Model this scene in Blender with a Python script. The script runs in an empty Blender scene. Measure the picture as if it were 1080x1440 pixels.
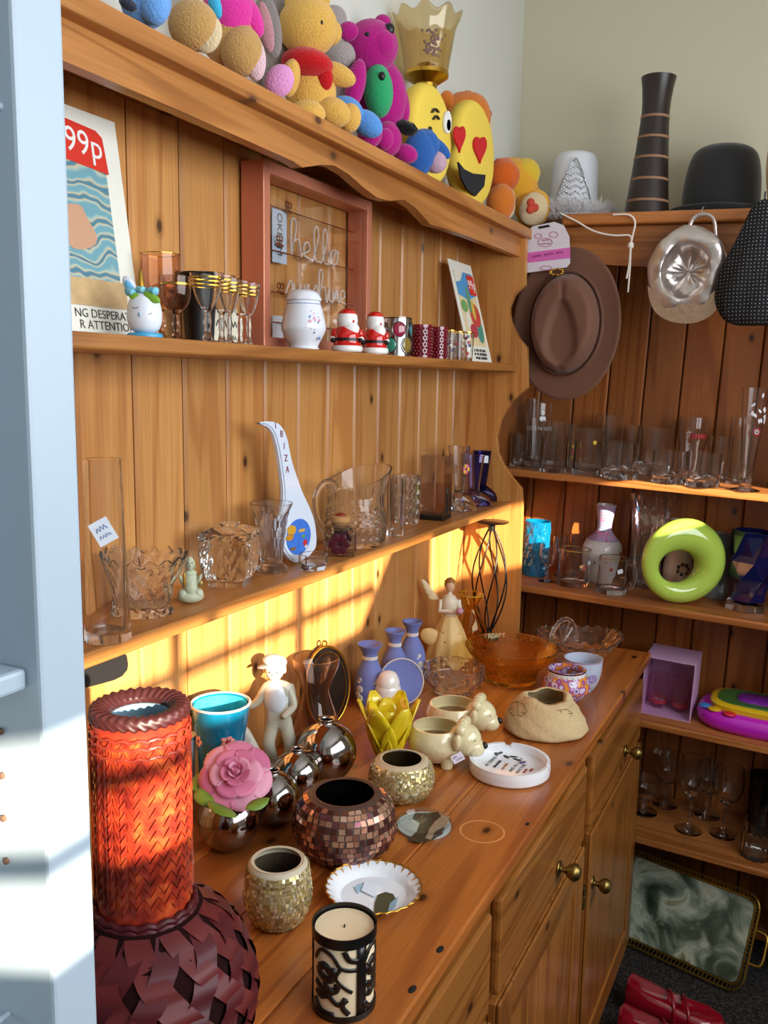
import bpy, bmesh, math, random
from mathutils import Vector, Matrix, Euler
random.seed(7)
PI = math.pi
sc = bpy.context.scene
COL = sc.collection

# ------------------------------------------------------------------ camera
F_PX = 1242.41
RW = ((0.44763102, -0.12402516, 0.88557565),
      (-0.89408035, -0.07947381, 0.44079955),
      (0.01570984, -0.98909134, -0.1464634))          # world = RW @ (right, down, forward)
CAM = (0.0, 0.0, 1.55)
cd = bpy.data.cameras.new('camera'); cam = bpy.data.objects.new('camera', cd); COL.objects.link(cam)
cd.sensor_fit = 'VERTICAL'; cd.sensor_height = 36.0; cd.lens = F_PX / 1440 * 36.0
cd.clip_start = 0.02
m = Matrix.Identity(4)
for i in range(3):
    m[i][0], m[i][1], m[i][2], m[i][3] = RW[i][0], -RW[i][1], -RW[i][2], CAM[i]
cam.matrix_world = m
sc.camera = cam

# ------------------------------------------------------------------ light
sc.view_settings.view_transform = 'Standard'
sc.view_settings.look = 'None'
sc.view_settings.gamma = 1.0
sc.view_settings.use_curve_mapping = False
sc.view_settings.exposure = 0.0
sc.cycles.max_bounces = 16; sc.cycles.transmission_bounces = 16
sc.cycles.transparent_max_bounces = 40
sc.cycles.caustics_reflective = False
sc.cycles.caustics_refractive = True
sc.cycles.sample_clamp_indirect = 3.0
sc.cycles.blur_glossy = 0.6
world = bpy.data.worlds.new('daylight'); sc.world = world; world.use_nodes = True
bg = world.node_tree.nodes['Background']
bg.inputs[0].default_value = (0.80, 0.88, 1.0, 1); bg.inputs[1].default_value = 0.75
SUN = Vector((0.62, 1.0, -0.30)).normalized()
sd = bpy.data.lights.new('low_sun', 'SUN'); so = bpy.data.objects.new('low_sun', sd); COL.objects.link(so)
so.rotation_euler = SUN.to_track_quat('-Z', 'Y').to_euler()
sd.energy = 22.0; sd.color = (1.0, 0.86, 0.66); sd.angle = math.radians(0.6)
ad = bpy.data.lights.new('shop_window_daylight', 'AREA'); ao = bpy.data.objects.new('shop_window_daylight', ad); COL.objects.link(ao)
ad.shape = 'RECTANGLE'; ad.size = 2.3; ad.size_y = 0.95; ad.energy = 50; ad.color = (0.88, 0.94, 1.0)
ao.location = (0.75, -1.12, 1.85); ao.rotation_euler = (math.radians(87), 0, math.radians(4))

# ------------------------------------------------------------------ pixel -> place
def ray(u, v):
    a, b = u - 540, v - 720
    return Vector([RW[i][0] * a + RW[i][1] * b + RW[i][2] * F_PX for i in range(3)])
CV = Vector(CAM)
def atz(u, v, z): r = ray(u, v); return CV + r * ((z - CAM[2]) / r.z)
def aty(u, v, y): r = ray(u, v); return CV + r * (y / r.y)
def atx(u, v, x): r = ray(u, v); return CV + r * (x / r.x)
def xof(u, y, z):                     # X of a point at depth y, height z that shows at column u
    k = (u - 540) / F_PX
    a = [RW[i][0] - k * RW[i][2] for i in range(3)]
    return -(a[1] * y + a[2] * (z - CAM[2])) / a[0]
def yof(u, x, z):
    k = (u - 540) / F_PX
    a = [RW[i][0] - k * RW[i][2] for i in range(3)]
    return -(a[0] * x + a[2] * (z - CAM[2])) / a[1]
def zof(v, x, y):                     # height of a point above (x, y) that shows at row v
    k = (v - 720) / F_PX
    a = [RW[i][1] - k * RW[i][2] for i in range(3)]
    return CAM[2] - (a[0] * x + a[1] * y) / a[2]
def mpp(x, y, z):
    d = Vector((x, y, z)) - CV
    return (RW[0][2] * d.x + RW[1][2] * d.y + RW[2][2] * d.z) / F_PX
WT = 0.848                            # worktop height
def stand(u, vb, w, z=WT, depth=1.0):
    """centre and radius of a thing whose front foot shows at (u, vb) and whose foot is w pixels wide"""
    p = atz(u, vb, z); r = w * mpp(p.x, p.y, z) / 2
    d = Vector((p.x, p.y, 0)).normalized() * r * depth
    x, y = p.x + d.x, p.y + d.y
    if y > 0.893 - r:                 # keep clear of the plank back
        y = 0.893 - r; x = xof(u, y, z)
    return x, y, r

# ------------------------------------------------------------------ mesh helpers
def mesh_obj(name, bm, mat, parent=None, loc=(0, 0, 0), rot=(0, 0, 0), smooth=None):
    bm.normal_update()
    me = bpy.data.meshes.new(name); bm.to_mesh(me); bm.free()
    if smooth is not None:
        for p in me.polygons: p.use_smooth = True
        if smooth < 180: me.set_sharp_from_angle(angle=math.radians(smooth))
    o = bpy.data.objects.new(name, me); COL.objects.link(o)
    if mat is not None:
        if isinstance(mat, (list, tuple)):
            for q in mat: me.materials.append(q)
        else: me.materials.append(mat)
    o.parent = parent; o.location = loc; o.rotation_euler = rot
    return o
def tag(o, label, cat, group=None, kind=None):
    if label: o['label'] = label
    if cat: o['category'] = cat
    if group: o['group'] = group
    if kind: o['kind'] = kind
    return o
def thing(name, label, cat, loc=(0, 0, 0), rot=(0, 0, 0), group=None, kind=None):
    o = bpy.data.objects.new(name, None); COL.objects.link(o); o.empty_display_size = 0.02
    o.location = loc; o.rotation_euler = rot
    return tag(o, label, cat, group, kind)
def box(bm, x0, x1, y0, y1, z0, z1, bev=0.0, mat=0):
    M = Matrix.Translation(((x0 + x1) / 2, (y0 + y1) / 2, (z0 + z1) / 2)) @ Matrix.Diagonal((x1 - x0, y1 - y0, z1 - z0, 1))
    r = bmesh.ops.create_cube(bm, size=1, matrix=M)
    fs = set(f for v in r['verts'] for f in v.link_faces)
    for f in fs: f.material_index = mat
    if bev > 0:
        es = list({e for v in r['verts'] for e in v.link_edges})
        bmesh.ops.bevel(bm, geom=es, offset=bev, segments=2, affect='EDGES', profile=0.5)
    return bm
def boxo(name, b, mat, parent=None, bev=0.002, **k):
    bm = bmesh.new(); box(bm, *b, bev=bev); return mesh_obj(name, bm, mat, parent, **k)
def prism(bm, pts, axis, a, b):
    """polygon pts extruded along axis ('x','y','z') from a to b"""
    def mk(p, t):
        return {'x': (t, p[0], p[1]), 'y': (p[0], t, p[1]), 'z': (p[0], p[1], t)}[axis]
    v0 = [bm.verts.new(mk(p, a)) for p in pts]; v1 = [bm.verts.new(mk(p, b)) for p in pts]
    n = len(pts)
    fs = [bm.faces.new(v0), bm.faces.new(v1)]
    for i in range(n): fs.append(bm.faces.new((v0[i], v0[(i + 1) % n], v1[(i + 1) % n], v1[i])))
    bmesh.ops.recalc_face_normals(bm, faces=fs)
    return bm
def resample(prof, n):
    """n+1 points along a polyline of (r, z) points, keeping its ends"""
    L = [0]
    for a, b in zip(prof, prof[1:]): L.append(L[-1] + math.hypot(b[0] - a[0], b[1] - a[1]))
    out = []
    for k in range(n + 1):
        t = L[-1] * k / n; i = 0
        while i < len(L) - 2 and L[i + 1] < t: i += 1
        s = (t - L[i]) / max(L[i + 1] - L[i], 1e-9)
        out.append((prof[i][0] + (prof[i + 1][0] - prof[i][0]) * s, prof[i][1] + (prof[i + 1][1] - prof[i][1]) * s))
    return out
def smoothp(prof, n=4):
    """Catmull-Rom through the points"""
    P = [prof[0]] + list(prof) + [prof[-1]]; out = []
    for i in range(1, len(P) - 2):
        for k in range(n):
            t = k / n; q = []
            for c in range(len(P[0])):
                a, b, d, e = P[i - 1][c], P[i][c], P[i + 1][c], P[i + 2][c]
                q.append(0.5 * (2 * b + (d - a) * t + (2 * a - 5 * b + 4 * d - e) * t * t + (3 * b - a - 3 * d + e) * t ** 3))
            out.append(tuple(q))
    out.append(tuple(prof[-1])); return out
def lathe(bm, prof, seg=32, mod=None, mats=None, off=(0, 0, 0), sx=1, sy=1):
    """revolve (r, z) points about z; r = 0 closes with a pole; mod(theta, i, r, z) -> (r, z)"""
    rings = []
    for i, (r, z) in enumerate(prof):
        if r <= 1e-7:
            rings.append([bm.verts.new((off[0], off[1], off[2] + z))]); continue
        ring = []
        for k in range(seg):
            t = 2 * PI * k / seg; rr, zz = (r, z) if mod is None else mod(t, i, r, z)
            ring.append(bm.verts.new((off[0] + sx * rr * math.cos(t), off[1] + sy * rr * math.sin(t), off[2] + zz)))
        rings.append(ring)
    for i, (a, b) in enumerate(zip(rings, rings[1:])):
        for k in range(seg):
            k2 = (k + 1) % seg
            if len(a) == 1 and len(b) == 1: break
            if len(a) == 1: f = bm.faces.new((a[0], b[k2], b[k]))
            elif len(b) == 1: f = bm.faces.new((a[k], a[k2], b[0]))
            else: f = bm.faces.new((a[k], a[k2], b[k2], b[k]))
            if mats: f.material_index = mats(i, k)
    return bm
def shell(outer, wall, base):
    """closed wall profile of a vessel from its outer profile (foot to rim)"""
    inn = []
    for r, z in reversed(outer):
        if z > base: inn.append((max(r - wall, 0.0008), z))
    rl = inn[-1][0]
    return [(0, outer[0][1])] + list(outer) + [(r, z - 0.0003 if j == 0 else z) for j, (r, z) in enumerate(inn)] + [(rl * 0.9, base), (0, base)]
def vessel(name, prof, mat, wall=0.002, base=0.004, seg=32, mod=None, parent=None, loc=(0, 0, 0), rot=(0, 0, 0), smooth=40, rows=0, sm=0, sx=1, sy=1):
    if sm: prof = smoothp(prof, sm)
    if rows: prof = resample(prof, rows)
    n = len(prof)
    md = None
    if mod:
        H = max(z for r, z in prof) or 1
        md = lambda t, i, r, z: mod(t, z / H, r, z, i <= n)
    if mat is not None and mat in FACETED: smooth = 14
    bm = bmesh.new(); lathe(bm, shell(prof, wall, base), seg, md, sx=sx, sy=sy)
    bmesh.ops.recalc_face_normals(bm, faces=bm.faces)
    return mesh_obj(name, bm, mat, parent, loc, rot, smooth)
def solid(name, prof, mat, seg=24, parent=None, loc=(0, 0, 0), rot=(0, 0, 0), smooth=40, sm=0, mod=None, sx=1, sy=1):
    if sm: prof = smoothp(prof, sm)
    p = list(prof)
    if p[0][0] > 1e-6: p = [(0, p[0][1])] + p
    if p[-1][0] > 1e-6: p = p + [(0, p[-1][1])]
    bm = bmesh.new(); lathe(bm, p, seg, mod, sx=sx, sy=sy); bmesh.ops.recalc_face_normals(bm, faces=bm.faces)
    return mesh_obj(name, bm, mat, parent, loc, rot, smooth)
def ell(bm, c, r, rot=(0, 0, 0), seg=20, jit=0.0):
    M = Matrix.Translation(c) @ Euler(rot).to_matrix().to_4x4() @ Matrix.Diagonal((r[0], r[1], r[2], 1))
    q = bmesh.ops.create_uvsphere(bm, u_segments=seg, v_segments=max(8, seg * 2 // 3), radius=1, matrix=M)
    if jit:
        cc = Vector(c)
        for v in q['verts']: v.co = cc + (v.co - cc) * (1 + random.uniform(-jit, jit))
    return bm
def ello(name, c, r, mat, parent, rot=(0, 0, 0), seg=20, jit=0.0):
    bm = bmesh.new(); ell(bm, c, r, rot, seg, jit); return mesh_obj(name, bm, mat, parent, smooth=180)
def tube(bm, pts, r, seg=8, closed=False, caps=True):
    pts = [Vector(p) for p in pts]; n = len(pts); rings = []; prev = None
    for i, p in enumerate(pts):
        if closed: d = pts[(i + 1) % n] - pts[i - 1]
        else: d = pts[min(i + 1, n - 1)] - pts[max(i - 1, 0)]
        d.normalize()
        a = prev if prev is not None else (Vector((0, 0, 1)) if abs(d.z) < 0.9 else Vector((1, 0, 0)))
        a = (a - d * a.dot(d)); a.normalize(); b = d.cross(a); prev = a
        rr = r[i] if isinstance(r, (list, tuple)) else r
        rings.append([bm.verts.new(p + (a * math.cos(2 * PI * k / seg) + b * math.sin(2 * PI * k / seg)) * rr) for k in range(seg)])
    m_ = n if closed else n - 1
    for i in range(m_):
        A, B = rings[i], rings[(i + 1) % n]
        for k in range(seg): bm.faces.new((A[k], A[(k + 1) % seg], B[(k + 1) % seg], B[k]))
    if caps and not closed: bm.faces.new(rings[0][::-1]); bm.faces.new(rings[-1])
    return bm
def tubeo(name, pts, r, mat, parent=None, seg=8, closed=False, **k):
    bm = bmesh.new(); tube(bm, pts, r, seg, closed); bmesh.ops.recalc_face_normals(bm, faces=bm.faces); return mesh_obj(name, bm, mat, parent, smooth=60, **k)
def texto(name, s, size, mat, parent, M, ext=0.0004, align='CENTER', space=1.0):
    c = bpy.data.curves.new(name, 'FONT'); c.body = s; c.size = size; c.extrude = ext; c.align_x = align; c.align_y = 'CENTER'
    c.space_character = space; c.resolution_u = 3
    c.materials.append(mat)
    o0 = bpy.data.objects.new('lettering_curve', c); COL.objects.link(o0)
    me = bpy.data.meshes.new_from_object(o0); bpy.data.objects.remove(o0); bpy.data.curves.remove(c)
    if not me.materials: me.materials.append(mat)
    o = bpy.data.objects.new(name, me); COL.objects.link(o); o.parent = parent; o.matrix_local = M
    return o
def scrib(name, words, size, mat, parent, M, align='CENTER'):
    """writing too small or blurred to read: a row of pen-like zigzags, one per word (its length in letters)"""
    step = size * 0.5; tot = sum(words) * step + (len(words) - 1) * step; x = {'CENTER': -tot / 2, 'RIGHT': -tot, 'LEFT': 0}[align]
    rnd = random.Random(sum(words) * 31 + int(size * 1e5)); bm = bmesh.new()
    for n in words:
        pts = []
        for k in range(2 * n + 1): pts.append((x + k * step / 2, (0.32 if k % 2 else -0.28) * size * rnd.uniform(0.6, 1.1), 0.0003))
        tube(bm, pts, size * 0.07, 4); x += (n + 1) * step
    o = mesh_obj(name, bm, mat, parent); o.matrix_local = M
    return o
def basis(x, y, loc):
    """4x4 with x, y as the local axes of a flat thing"""
    x = Vector(x).normalized(); y = Vector(y); y = (y - x * y.dot(x)).normalized(); z = x.cross(y)
    M = Matrix.Identity(4)
    for i in range(3): M[i][0], M[i][1], M[i][2], M[i][3] = x[i], y[i], z[i], loc[i]
    return M
def poly_plate(name, pts, th, mat, parent=None, M=None):
    """flat outline in local x, y with thickness th along z"""
    bm = bmesh.new(); prism(bm, pts, 'z', 0, th)
    o = mesh_obj(name, bm, mat, parent)
    if M is not None: o.matrix_local = M
    return o
def circ(r, n=24, cx=0, cy=0, ry=None): return [(cx + r * math.cos(2 * PI * k / n), cy + (ry or r) * math.sin(2 * PI * k / n)) for k in range(n)]
def dup(root, loc=None, rot=None, label=None):
    r = root.copy(); COL.objects.link(r)
    if loc: r.location = loc
    if rot: r.rotation_euler = rot
    if label: r['label'] = label
    for ch in list(root.children):
        c = ch.copy(); COL.objects.link(c); c.parent = r
        for g in list(ch.children):
            d = g.copy(); COL.objects.link(d); d.parent = c
    return r

# ------------------------------------------------------------------ materials
def lin(h):
    c = [int(h[i:i + 2], 16) / 255 for i in (0, 2, 4)]
    return tuple((x / 12.92 if x <= 0.04045 else ((x + 0.055) / 1.055) ** 2.4) for x in c) + (1,)
MATS = {}; FACETED = []
def newmat(name):
    m_ = bpy.data.materials.new(name); m_.use_nodes = True; nt = m_.node_tree
    return m_, nt, nt.nodes['Principled BSDF'], nt.nodes['Material Output']
def N(nt, t, **k):
    n = nt.nodes.new(t)
    for a, b in k.items():
        if a in n.bl_rna.properties: setattr(n, a, b)
        else: n.inputs[a].default_value = b
    return n
def plain(h, rough=0.45, metal=0.0, spec=0.5, bump=0, bscale=80, coat=0, sheen=0, trans=0, var=0.0, emit=0, sub=0):
    key = ('plain', h, rough, metal, spec, bump, bscale, coat, sheen, trans, var, emit, sub)
    if key in MATS: return MATS[key]
    m_, nt, b, out = newmat('m_' + h)
    b.inputs['Base Color'].default_value = lin(h); b.inputs['Roughness'].default_value = rough; b.inputs['Metallic'].default_value = metal
    b.inputs['Specular IOR Level'].default_value = spec; b.inputs['Coat Weight'].default_value = coat
    b.inputs['Transmission Weight'].default_value = trans
    if sub: b.inputs['Subsurface Weight'].default_value = sub; b.inputs['Subsurface Radius'].default_value = (0.02, 0.012, 0.008)
    if sheen: b.inputs['Sheen Weight'].default_value = sheen; b.inputs['Sheen Roughness'].default_value = 0.5
    if bump or var:
        tc = N(nt, 'ShaderNodeTexCoord'); no = N(nt, 'ShaderNodeTexNoise', Scale=bscale, Detail=4.0)
        nt.links.new(tc.outputs['Object'], no.inputs['Vector'])
        if bump:
            bp = N(nt, 'ShaderNodeBump', Strength=bump, Distance=0.003)
            nt.links.new(no.outputs[0], bp.inputs['Height']); nt.links.new(bp.outputs[0], b.inputs['Normal'])
        if var:
            mx = N(nt, 'ShaderNodeMix', data_type='RGBA'); c = lin(h)
            mx.inputs[6].default_value = tuple(x * (1 - var) for x in c[:3]) + (1,); mx.inputs[7].default_value = tuple(min(1, x * (1 + var)) for x in c[:3]) + (1,)
            nt.links.new(no.outputs[0], mx.inputs[0]); nt.links.new(mx.outputs[2], b.inputs['Base Color'])
    MATS[key] = m_; return m_
def plush(h): return plain(h, rough=0.95, spec=0.1, bump=0.9, bscale=320, sheen=0.3, var=0.18)
def ramp(nt, fac, stops):
    r = N(nt, 'ShaderNodeValToRGB'); e = r.color_ramp.elements
    while len(e) < len(stops): e.new(0.5)
    for q, (p, c) in zip(e, stops): q.position = p; q.color = lin(c) if isinstance(c, str) else c
    nt.links.new(fac, r.inputs[0]); return r
def pine(name, axis, light, mid, dark, rough=0.38, knots=1.0, dens=1.0, face='xz'):
    key = ('pine', name)
    if key in MATS: return MATS[key]
    m_, nt, b, out = newmat(name)
    tc = N(nt, 'ShaderNodeTexCoord'); oi = N(nt, 'ShaderNodeObjectInfo')
    mul = N(nt, 'ShaderNodeMath', operation='MULTIPLY'); mul.inputs[1].default_value = 37.0; nt.links.new(oi.outputs['Random'], mul.inputs[0])
    add = N(nt, 'ShaderNodeVectorMath', operation='ADD'); nt.links.new(tc.outputs['Object'], add.inputs[0]); nt.links.new(mul.outputs[0], add.inputs[1])
    def mp(along, across):
        s = [across] * 3; s['xyz'.index(axis)] = along
        q = N(nt, 'ShaderNodeMapping'); q.inputs['Scale'].default_value = s; nt.links.new(add.outputs[0], q.inputs[0]); return q
    n1 = N(nt, 'ShaderNodeTexNoise', Scale=1.0, Detail=3.0, Distortion=0.6); nt.links.new(mp(0.38, 6.5).outputs[0], n1.inputs['Vector'])
    # growth rings: sine of a slow field
    s1 = N(nt, 'ShaderNodeMath', operation='MULTIPLY'); s1.inputs[1].default_value = 52.0 * dens; nt.links.new(n1.outputs[0], s1.inputs[0])
    s2 = N(nt, 'ShaderNodeMath', operation='SINE'); nt.links.new(s1.outputs[0], s2.inputs[0])
    s3 = N(nt, 'ShaderNodeMapRange'); s3.inputs[1].default_value = -1; s3.inputs[2].default_value = 1; nt.links.new(s2.outputs[0], s3.inputs[0])
    n2 = N(nt, 'ShaderNodeTexNoise', Scale=1.0, Detail=2.0); nt.links.new(mp(6, 260).outputs[0], n2.inputs['Vector'])
    n3 = N(nt, 'ShaderNodeTexNoise', Scale=1.0, Detail=2.0); nt.links.new(mp(1.0, 2.6).outputs[0], n3.inputs['Vector'])
    c1 = ramp(nt, s3.outputs[0], [(0.0, light), (0.6, light), (1.0, mid)])
    mx = N(nt, 'ShaderNodeMix', data_type='RGBA', blend_type='MULTIPLY'); mx.inputs[0].default_value = 0.55
    c2 = ramp(nt, n2.outputs[0], [(0.3, (0.72, 0.66, 0.6, 1)), (0.65, (1.08, 1.06, 1.04, 1))])
    nt.links.new(c1.outputs[0], mx.inputs[6]); nt.links.new(c2.outputs[0], mx.inputs[7])
    mx3 = N(nt, 'ShaderNodeMix', data_type='RGBA', blend_type='MULTIPLY'); mx3.inputs[0].default_value = 0.8
    c3 = ramp(nt, n3.outputs[0], [(0.3, (0.80, 0.76, 0.70, 1)), (0.7, (1.1, 1.08, 1.05, 1))])
    nt.links.new(mx.outputs[2], mx3.inputs[6]); nt.links.new(c3.outputs[0], mx3.inputs[7])
    # knots
    sx_ = N(nt, 'ShaderNodeSeparateXYZ'); nt.links.new(mp(4.2, 7.0).outputs[0], sx_.inputs[0]); cx_ = N(nt, 'ShaderNodeCombineXYZ')
    for q, a in enumerate(face): nt.links.new(sx_.outputs['xyz'.index(a)], cx_.inputs[q])
    vo = N(nt, 'ShaderNodeTexVoronoi', voronoi_dimensions='2D', Scale=1.0); nt.links.new(cx_.outputs[0], vo.inputs['Vector'])
    kn = ramp(nt, vo.outputs['Distance'], [(0.0, (1, 1, 1, 1)), (0.03, (0.9, 0.9, 0.9, 1)), (0.05, (0.3, 0.3, 0.3, 1)), (0.10, (0, 0, 0, 1))])
    km = N(nt, 'ShaderNodeMath', operation='MULTIPLY'); km.inputs[1].default_value = knots
    gt = N(nt, 'ShaderNodeMath', operation='GREATER_THAN'); gt.inputs[1].default_value = 0.42
    sep = N(nt, 'ShaderNodeSeparateColor'); nt.links.new(vo.outputs['Color'], sep.inputs[0]); nt.links.new(sep.outputs[0], gt.inputs[0])
    k2 = N(nt, 'ShaderNodeMath', operation='MULTIPLY'); nt.links.new(kn.outputs[0], k2.inputs[0]); nt.links.new(gt.outputs[0], k2.inputs[1]); nt.links.new(k2.outputs[0], km.inputs[0])
    mk = N(nt, 'ShaderNodeMix', data_type='RGBA'); nt.links.new(km.outputs[0], mk.inputs[0]); nt.links.new(mx3.outputs[2], mk.inputs[6]); mk.inputs[7].default_value = lin(dark)
    # board to board tone
    hv = N(nt, 'ShaderNodeMapRange'); hv.inputs[3].default_value = 0.86; hv.inputs[4].default_value = 1.1; nt.links.new(oi.outputs['Random'], hv.inputs[0])
    hs = N(nt, 'ShaderNodeHueSaturation'); nt.links.new(hv.outputs[0], hs.inputs['Value']); nt.links.new(mk.outputs[2], hs.inputs['Color'])
    nt.links.new(hs.outputs[0], b.inputs['Base Color'])
    b.inputs['Roughness'].default_value = rough; b.inputs['Coat Weight'].default_value = 0.15; b.inputs['Coat Roughness'].default_value = 0.25
    bp = N(nt, 'ShaderNodeBump', Strength=0.12, Distance=0.001); nt.links.new(n2.outputs[0], bp.inputs['Height']); nt.links.new(bp.outputs[0], b.inputs['Normal'])
    MATS[key] = m_; return m_
def glass(h='FFFFFF', refl=1.0, rough=0.02, body=0.0, bump=0.0, bscale=60, bh=None, haze=0.0):
    """thin-walled glass: clear body that lets light through plus a Fresnel reflection; body = share of real refraction"""
    key = ('glass', h, refl, rough, body, bump, bscale, bh, haze)
    if key in MATS: return MATS[key]
    m_, nt, b, out = newmat('m_glass_' + h); nt.nodes.remove(b)
    tint = tuple(c ** 0.3 for c in lin(h)[:3]) + (1,)     # a vessel shows four walls
    tr = N(nt, 'ShaderNodeBsdfTransparent', Color=tint); gl = N(nt, 'ShaderNodeBsdfGlossy', Roughness=rough)
    # Schlick reflectance, alike from both sides of the thin wall
    ge = N(nt, 'ShaderNodeNewGeometry'); fr = N(nt, 'ShaderNodeVectorMath', operation='DOT_PRODUCT')
    nt.links.new(ge.outputs['Normal'], fr.inputs[0]); nt.links.new(ge.outputs['Incoming'], fr.inputs[1])
    ab = N(nt, 'ShaderNodeMath', operation='ABSOLUTE'); nt.links.new(fr.outputs['Value'], ab.inputs[0])
    on = N(nt, 'ShaderNodeMath', operation='SUBTRACT'); on.inputs[0].default_value = 1.0; on.use_clamp = True; nt.links.new(ab.outputs[0], on.inputs[1])
    pw_ = N(nt, 'ShaderNodeMath', operation='POWER'); pw_.inputs[1].default_value = 4.0; nt.links.new(on.outputs[0], pw_.inputs[0])
    mu = N(nt, 'ShaderNodeMath', operation='MULTIPLY_ADD'); mu.inputs[1].default_value = 0 if body >= 1 else 0.55 * refl; mu.inputs[2].default_value = 0 if body >= 1 else 0.04; mu.use_clamp = True
    nt.links.new(pw_.outputs[0], mu.inputs[0])
    src = tr.outputs[0]
    if body:
        rf = N(nt, 'ShaderNodeBsdfGlass', Color=tint if bh is None else lin(bh), Roughness=rough, IOR=1.42)
        mb = N(nt, 'ShaderNodeMixShader', Fac=body); nt.links.new(tr.outputs[0], mb.inputs[1]); nt.links.new(rf.outputs[0], mb.inputs[2]); src = mb.outputs[0]
    if body >= 1: src = rf.outputs[0]
    if haze:                              # white diffuse share added to brighten the glass, light put into its colour
        df = N(nt, 'ShaderNodeBsdfDiffuse', Color=lin('F4F2EE')); tl = N(nt, 'ShaderNodeBsdfTranslucent', Color=lin('F4F2EE'))
        m1 = N(nt, 'ShaderNodeMixShader', Fac=0.5); nt.links.new(df.outputs[0], m1.inputs[1]); nt.links.new(tl.outputs[0], m1.inputs[2])
        m2 = N(nt, 'ShaderNodeMixShader', Fac=haze); nt.links.new(src, m2.inputs[1]); nt.links.new(m1.outputs[0], m2.inputs[2]); src = m2.outputs[0]
    mx = N(nt, 'ShaderNodeMixShader'); nt.links.new(mu.outputs[0], mx.inputs[0]); nt.links.new(src, mx.inputs[1]); nt.links.new(gl.outputs[0], mx.inputs[2])
    if bump:
        tc = N(nt, 'ShaderNodeTexCoord'); no = N(nt, 'ShaderNodeTexVoronoi', Scale=bscale); nt.links.new(tc.outputs['Object'], no.inputs['Vector'])
        bp = N(nt, 'ShaderNodeBump', Strength=bump, Distance=0.003); nt.links.new(no.outputs['Distance'], bp.inputs['Height'])
        nt.links.new(bp.outputs[0], gl.inputs['Normal']); nt.links.new(bp.outputs[0], fr.inputs[0])
        if body: nt.links.new(bp.outputs[0], rf.inputs['Normal'])
    nt.links.new(mx.outputs[0], out.inputs[0]); MATS[key] = m_; return m_

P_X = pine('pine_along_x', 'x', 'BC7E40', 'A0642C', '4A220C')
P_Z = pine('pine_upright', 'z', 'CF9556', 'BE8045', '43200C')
P_Y = pine('pine_along_y', 'y', 'CE9150', 'B9773A', '4A220C', face='yz')
P_PAN = pine('pine_side_panel', 'z', 'CA8D4C', 'B6763A', '43200C', face='yz')
P_TOP = pine('pine_worktop', 'x', 'B66C30', '9A5424', '2A1206', rough=0.3, face='xy')
P_SIDE = pine('pine_sideboard_front', 'z', 'A0662E', '875220', '2A1206', rough=0.3)  # brown pine, darkened: shade on the fronts is put into this colour
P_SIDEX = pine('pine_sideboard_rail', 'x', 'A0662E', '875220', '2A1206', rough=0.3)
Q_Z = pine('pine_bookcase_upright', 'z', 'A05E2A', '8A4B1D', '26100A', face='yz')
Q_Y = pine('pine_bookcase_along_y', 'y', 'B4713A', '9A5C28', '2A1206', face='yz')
WHITE_PAINT = plain('A9B9C6', 0.4)
BLACK = plain('0B0A0A', 0.4)
GOLD = plain('C79A3A', 0.25, 1.0)
BRASS = plain('8A7440', 0.35, 1.0)

# ------------------------------------------------------------------ the room
FZ = -0.05
def struct(name, b, mat, bev=0): return tag(boxo(name, b, mat, bev=bev), None, None, kind='structure')
CARPET, nt, b_, o_ = newmat('ribbed_carpet')
tc = N(nt, 'ShaderNodeTexCoord'); vo = N(nt, 'ShaderNodeTexVoronoi', Scale=140.0); nt.links.new(tc.outputs['Object'], vo.inputs['Vector'])
rp = ramp(nt, vo.outputs['Distance'], [(0.1, '4A423C'), (0.6, '15110F')]); nt.links.new(rp.outputs[0], b_.inputs['Base Color']); b_.inputs['Roughness'].default_value = 0.95
bp = N(nt, 'ShaderNodeBump', Strength=0.8, Distance=0.004, invert=True); nt.links.new(vo.outputs['Distance'], bp.inputs['Height']); nt.links.new(bp.outputs[0], b_.inputs['Normal'])
tag(struct('floor', (-2.0, 2.78, -1.3, 0.94, FZ - 0.05, FZ), CARPET), 'dark ribbed shop carpet', None)
tag(struct('wall_back', (-2.0, 2.78, 0.916, 1.0, FZ, 2.75), plain('D6D5CC', 0.8, bump=0.05)), 'pale grey painted wall behind the dresser', None)
tag(struct('wall_right', (2.735, 2.82, -1.3, 0.916, FZ, 2.75), plain('D3CDB2', 0.8, bump=0.05)), 'cream painted wall behind the bookcase', None)
tag(struct('wall_left', (-1.68, -1.6, -1.3, 0.916, FZ, 2.75), plain('D6D2C8', 0.8)), 'pale painted wall across the room', None)
tag(struct('ceiling', (-2.0, 2.82, -1.3, 1.0, 2.75, 2.8), plain('E8E6E0', 0.8)), 'white ceiling', None)
# unseen wall added to shape the low sun; its slot lets one band in
LIP = 0.30 / 1.0
YW = -1.25
zl, zh = 1.0 + 0.30 * (0.9 - YW), 1.185 + 0.30 * (0.9 - YW)
fw = tag(thing('wall_front', 'unseen white wall with a slot added to shape the sun', None), None, None, kind='structure')
wp = plain('DDDAD2', 0.8)
boxo('wall_panel', (-2.0, 2.82, YW - 0.05, YW, FZ, zl), wp, fw, 0)
boxo('wall_panel', (-2.0, 2.82, YW - 0.05, YW, zh, 2.75), wp, fw, 0)
boxo('wall_panel', (-2.0, -1.35, YW - 0.05, YW, zl, zh), wp, fw, 0)
boxo('wall_panel', (1.75, 2.82, YW - 0.05, YW, zl, zh), wp, fw, 0)
def barx(xw): return xw - 0.62 * (0.9 - YW)
bm = bmesh.new(); prism(bm, [(barx(1.70), zl), (barx(2.06), zl), (barx(2.06), zh), (barx(1.88), zh)], 'y', YW - 0.04, YW)
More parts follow.
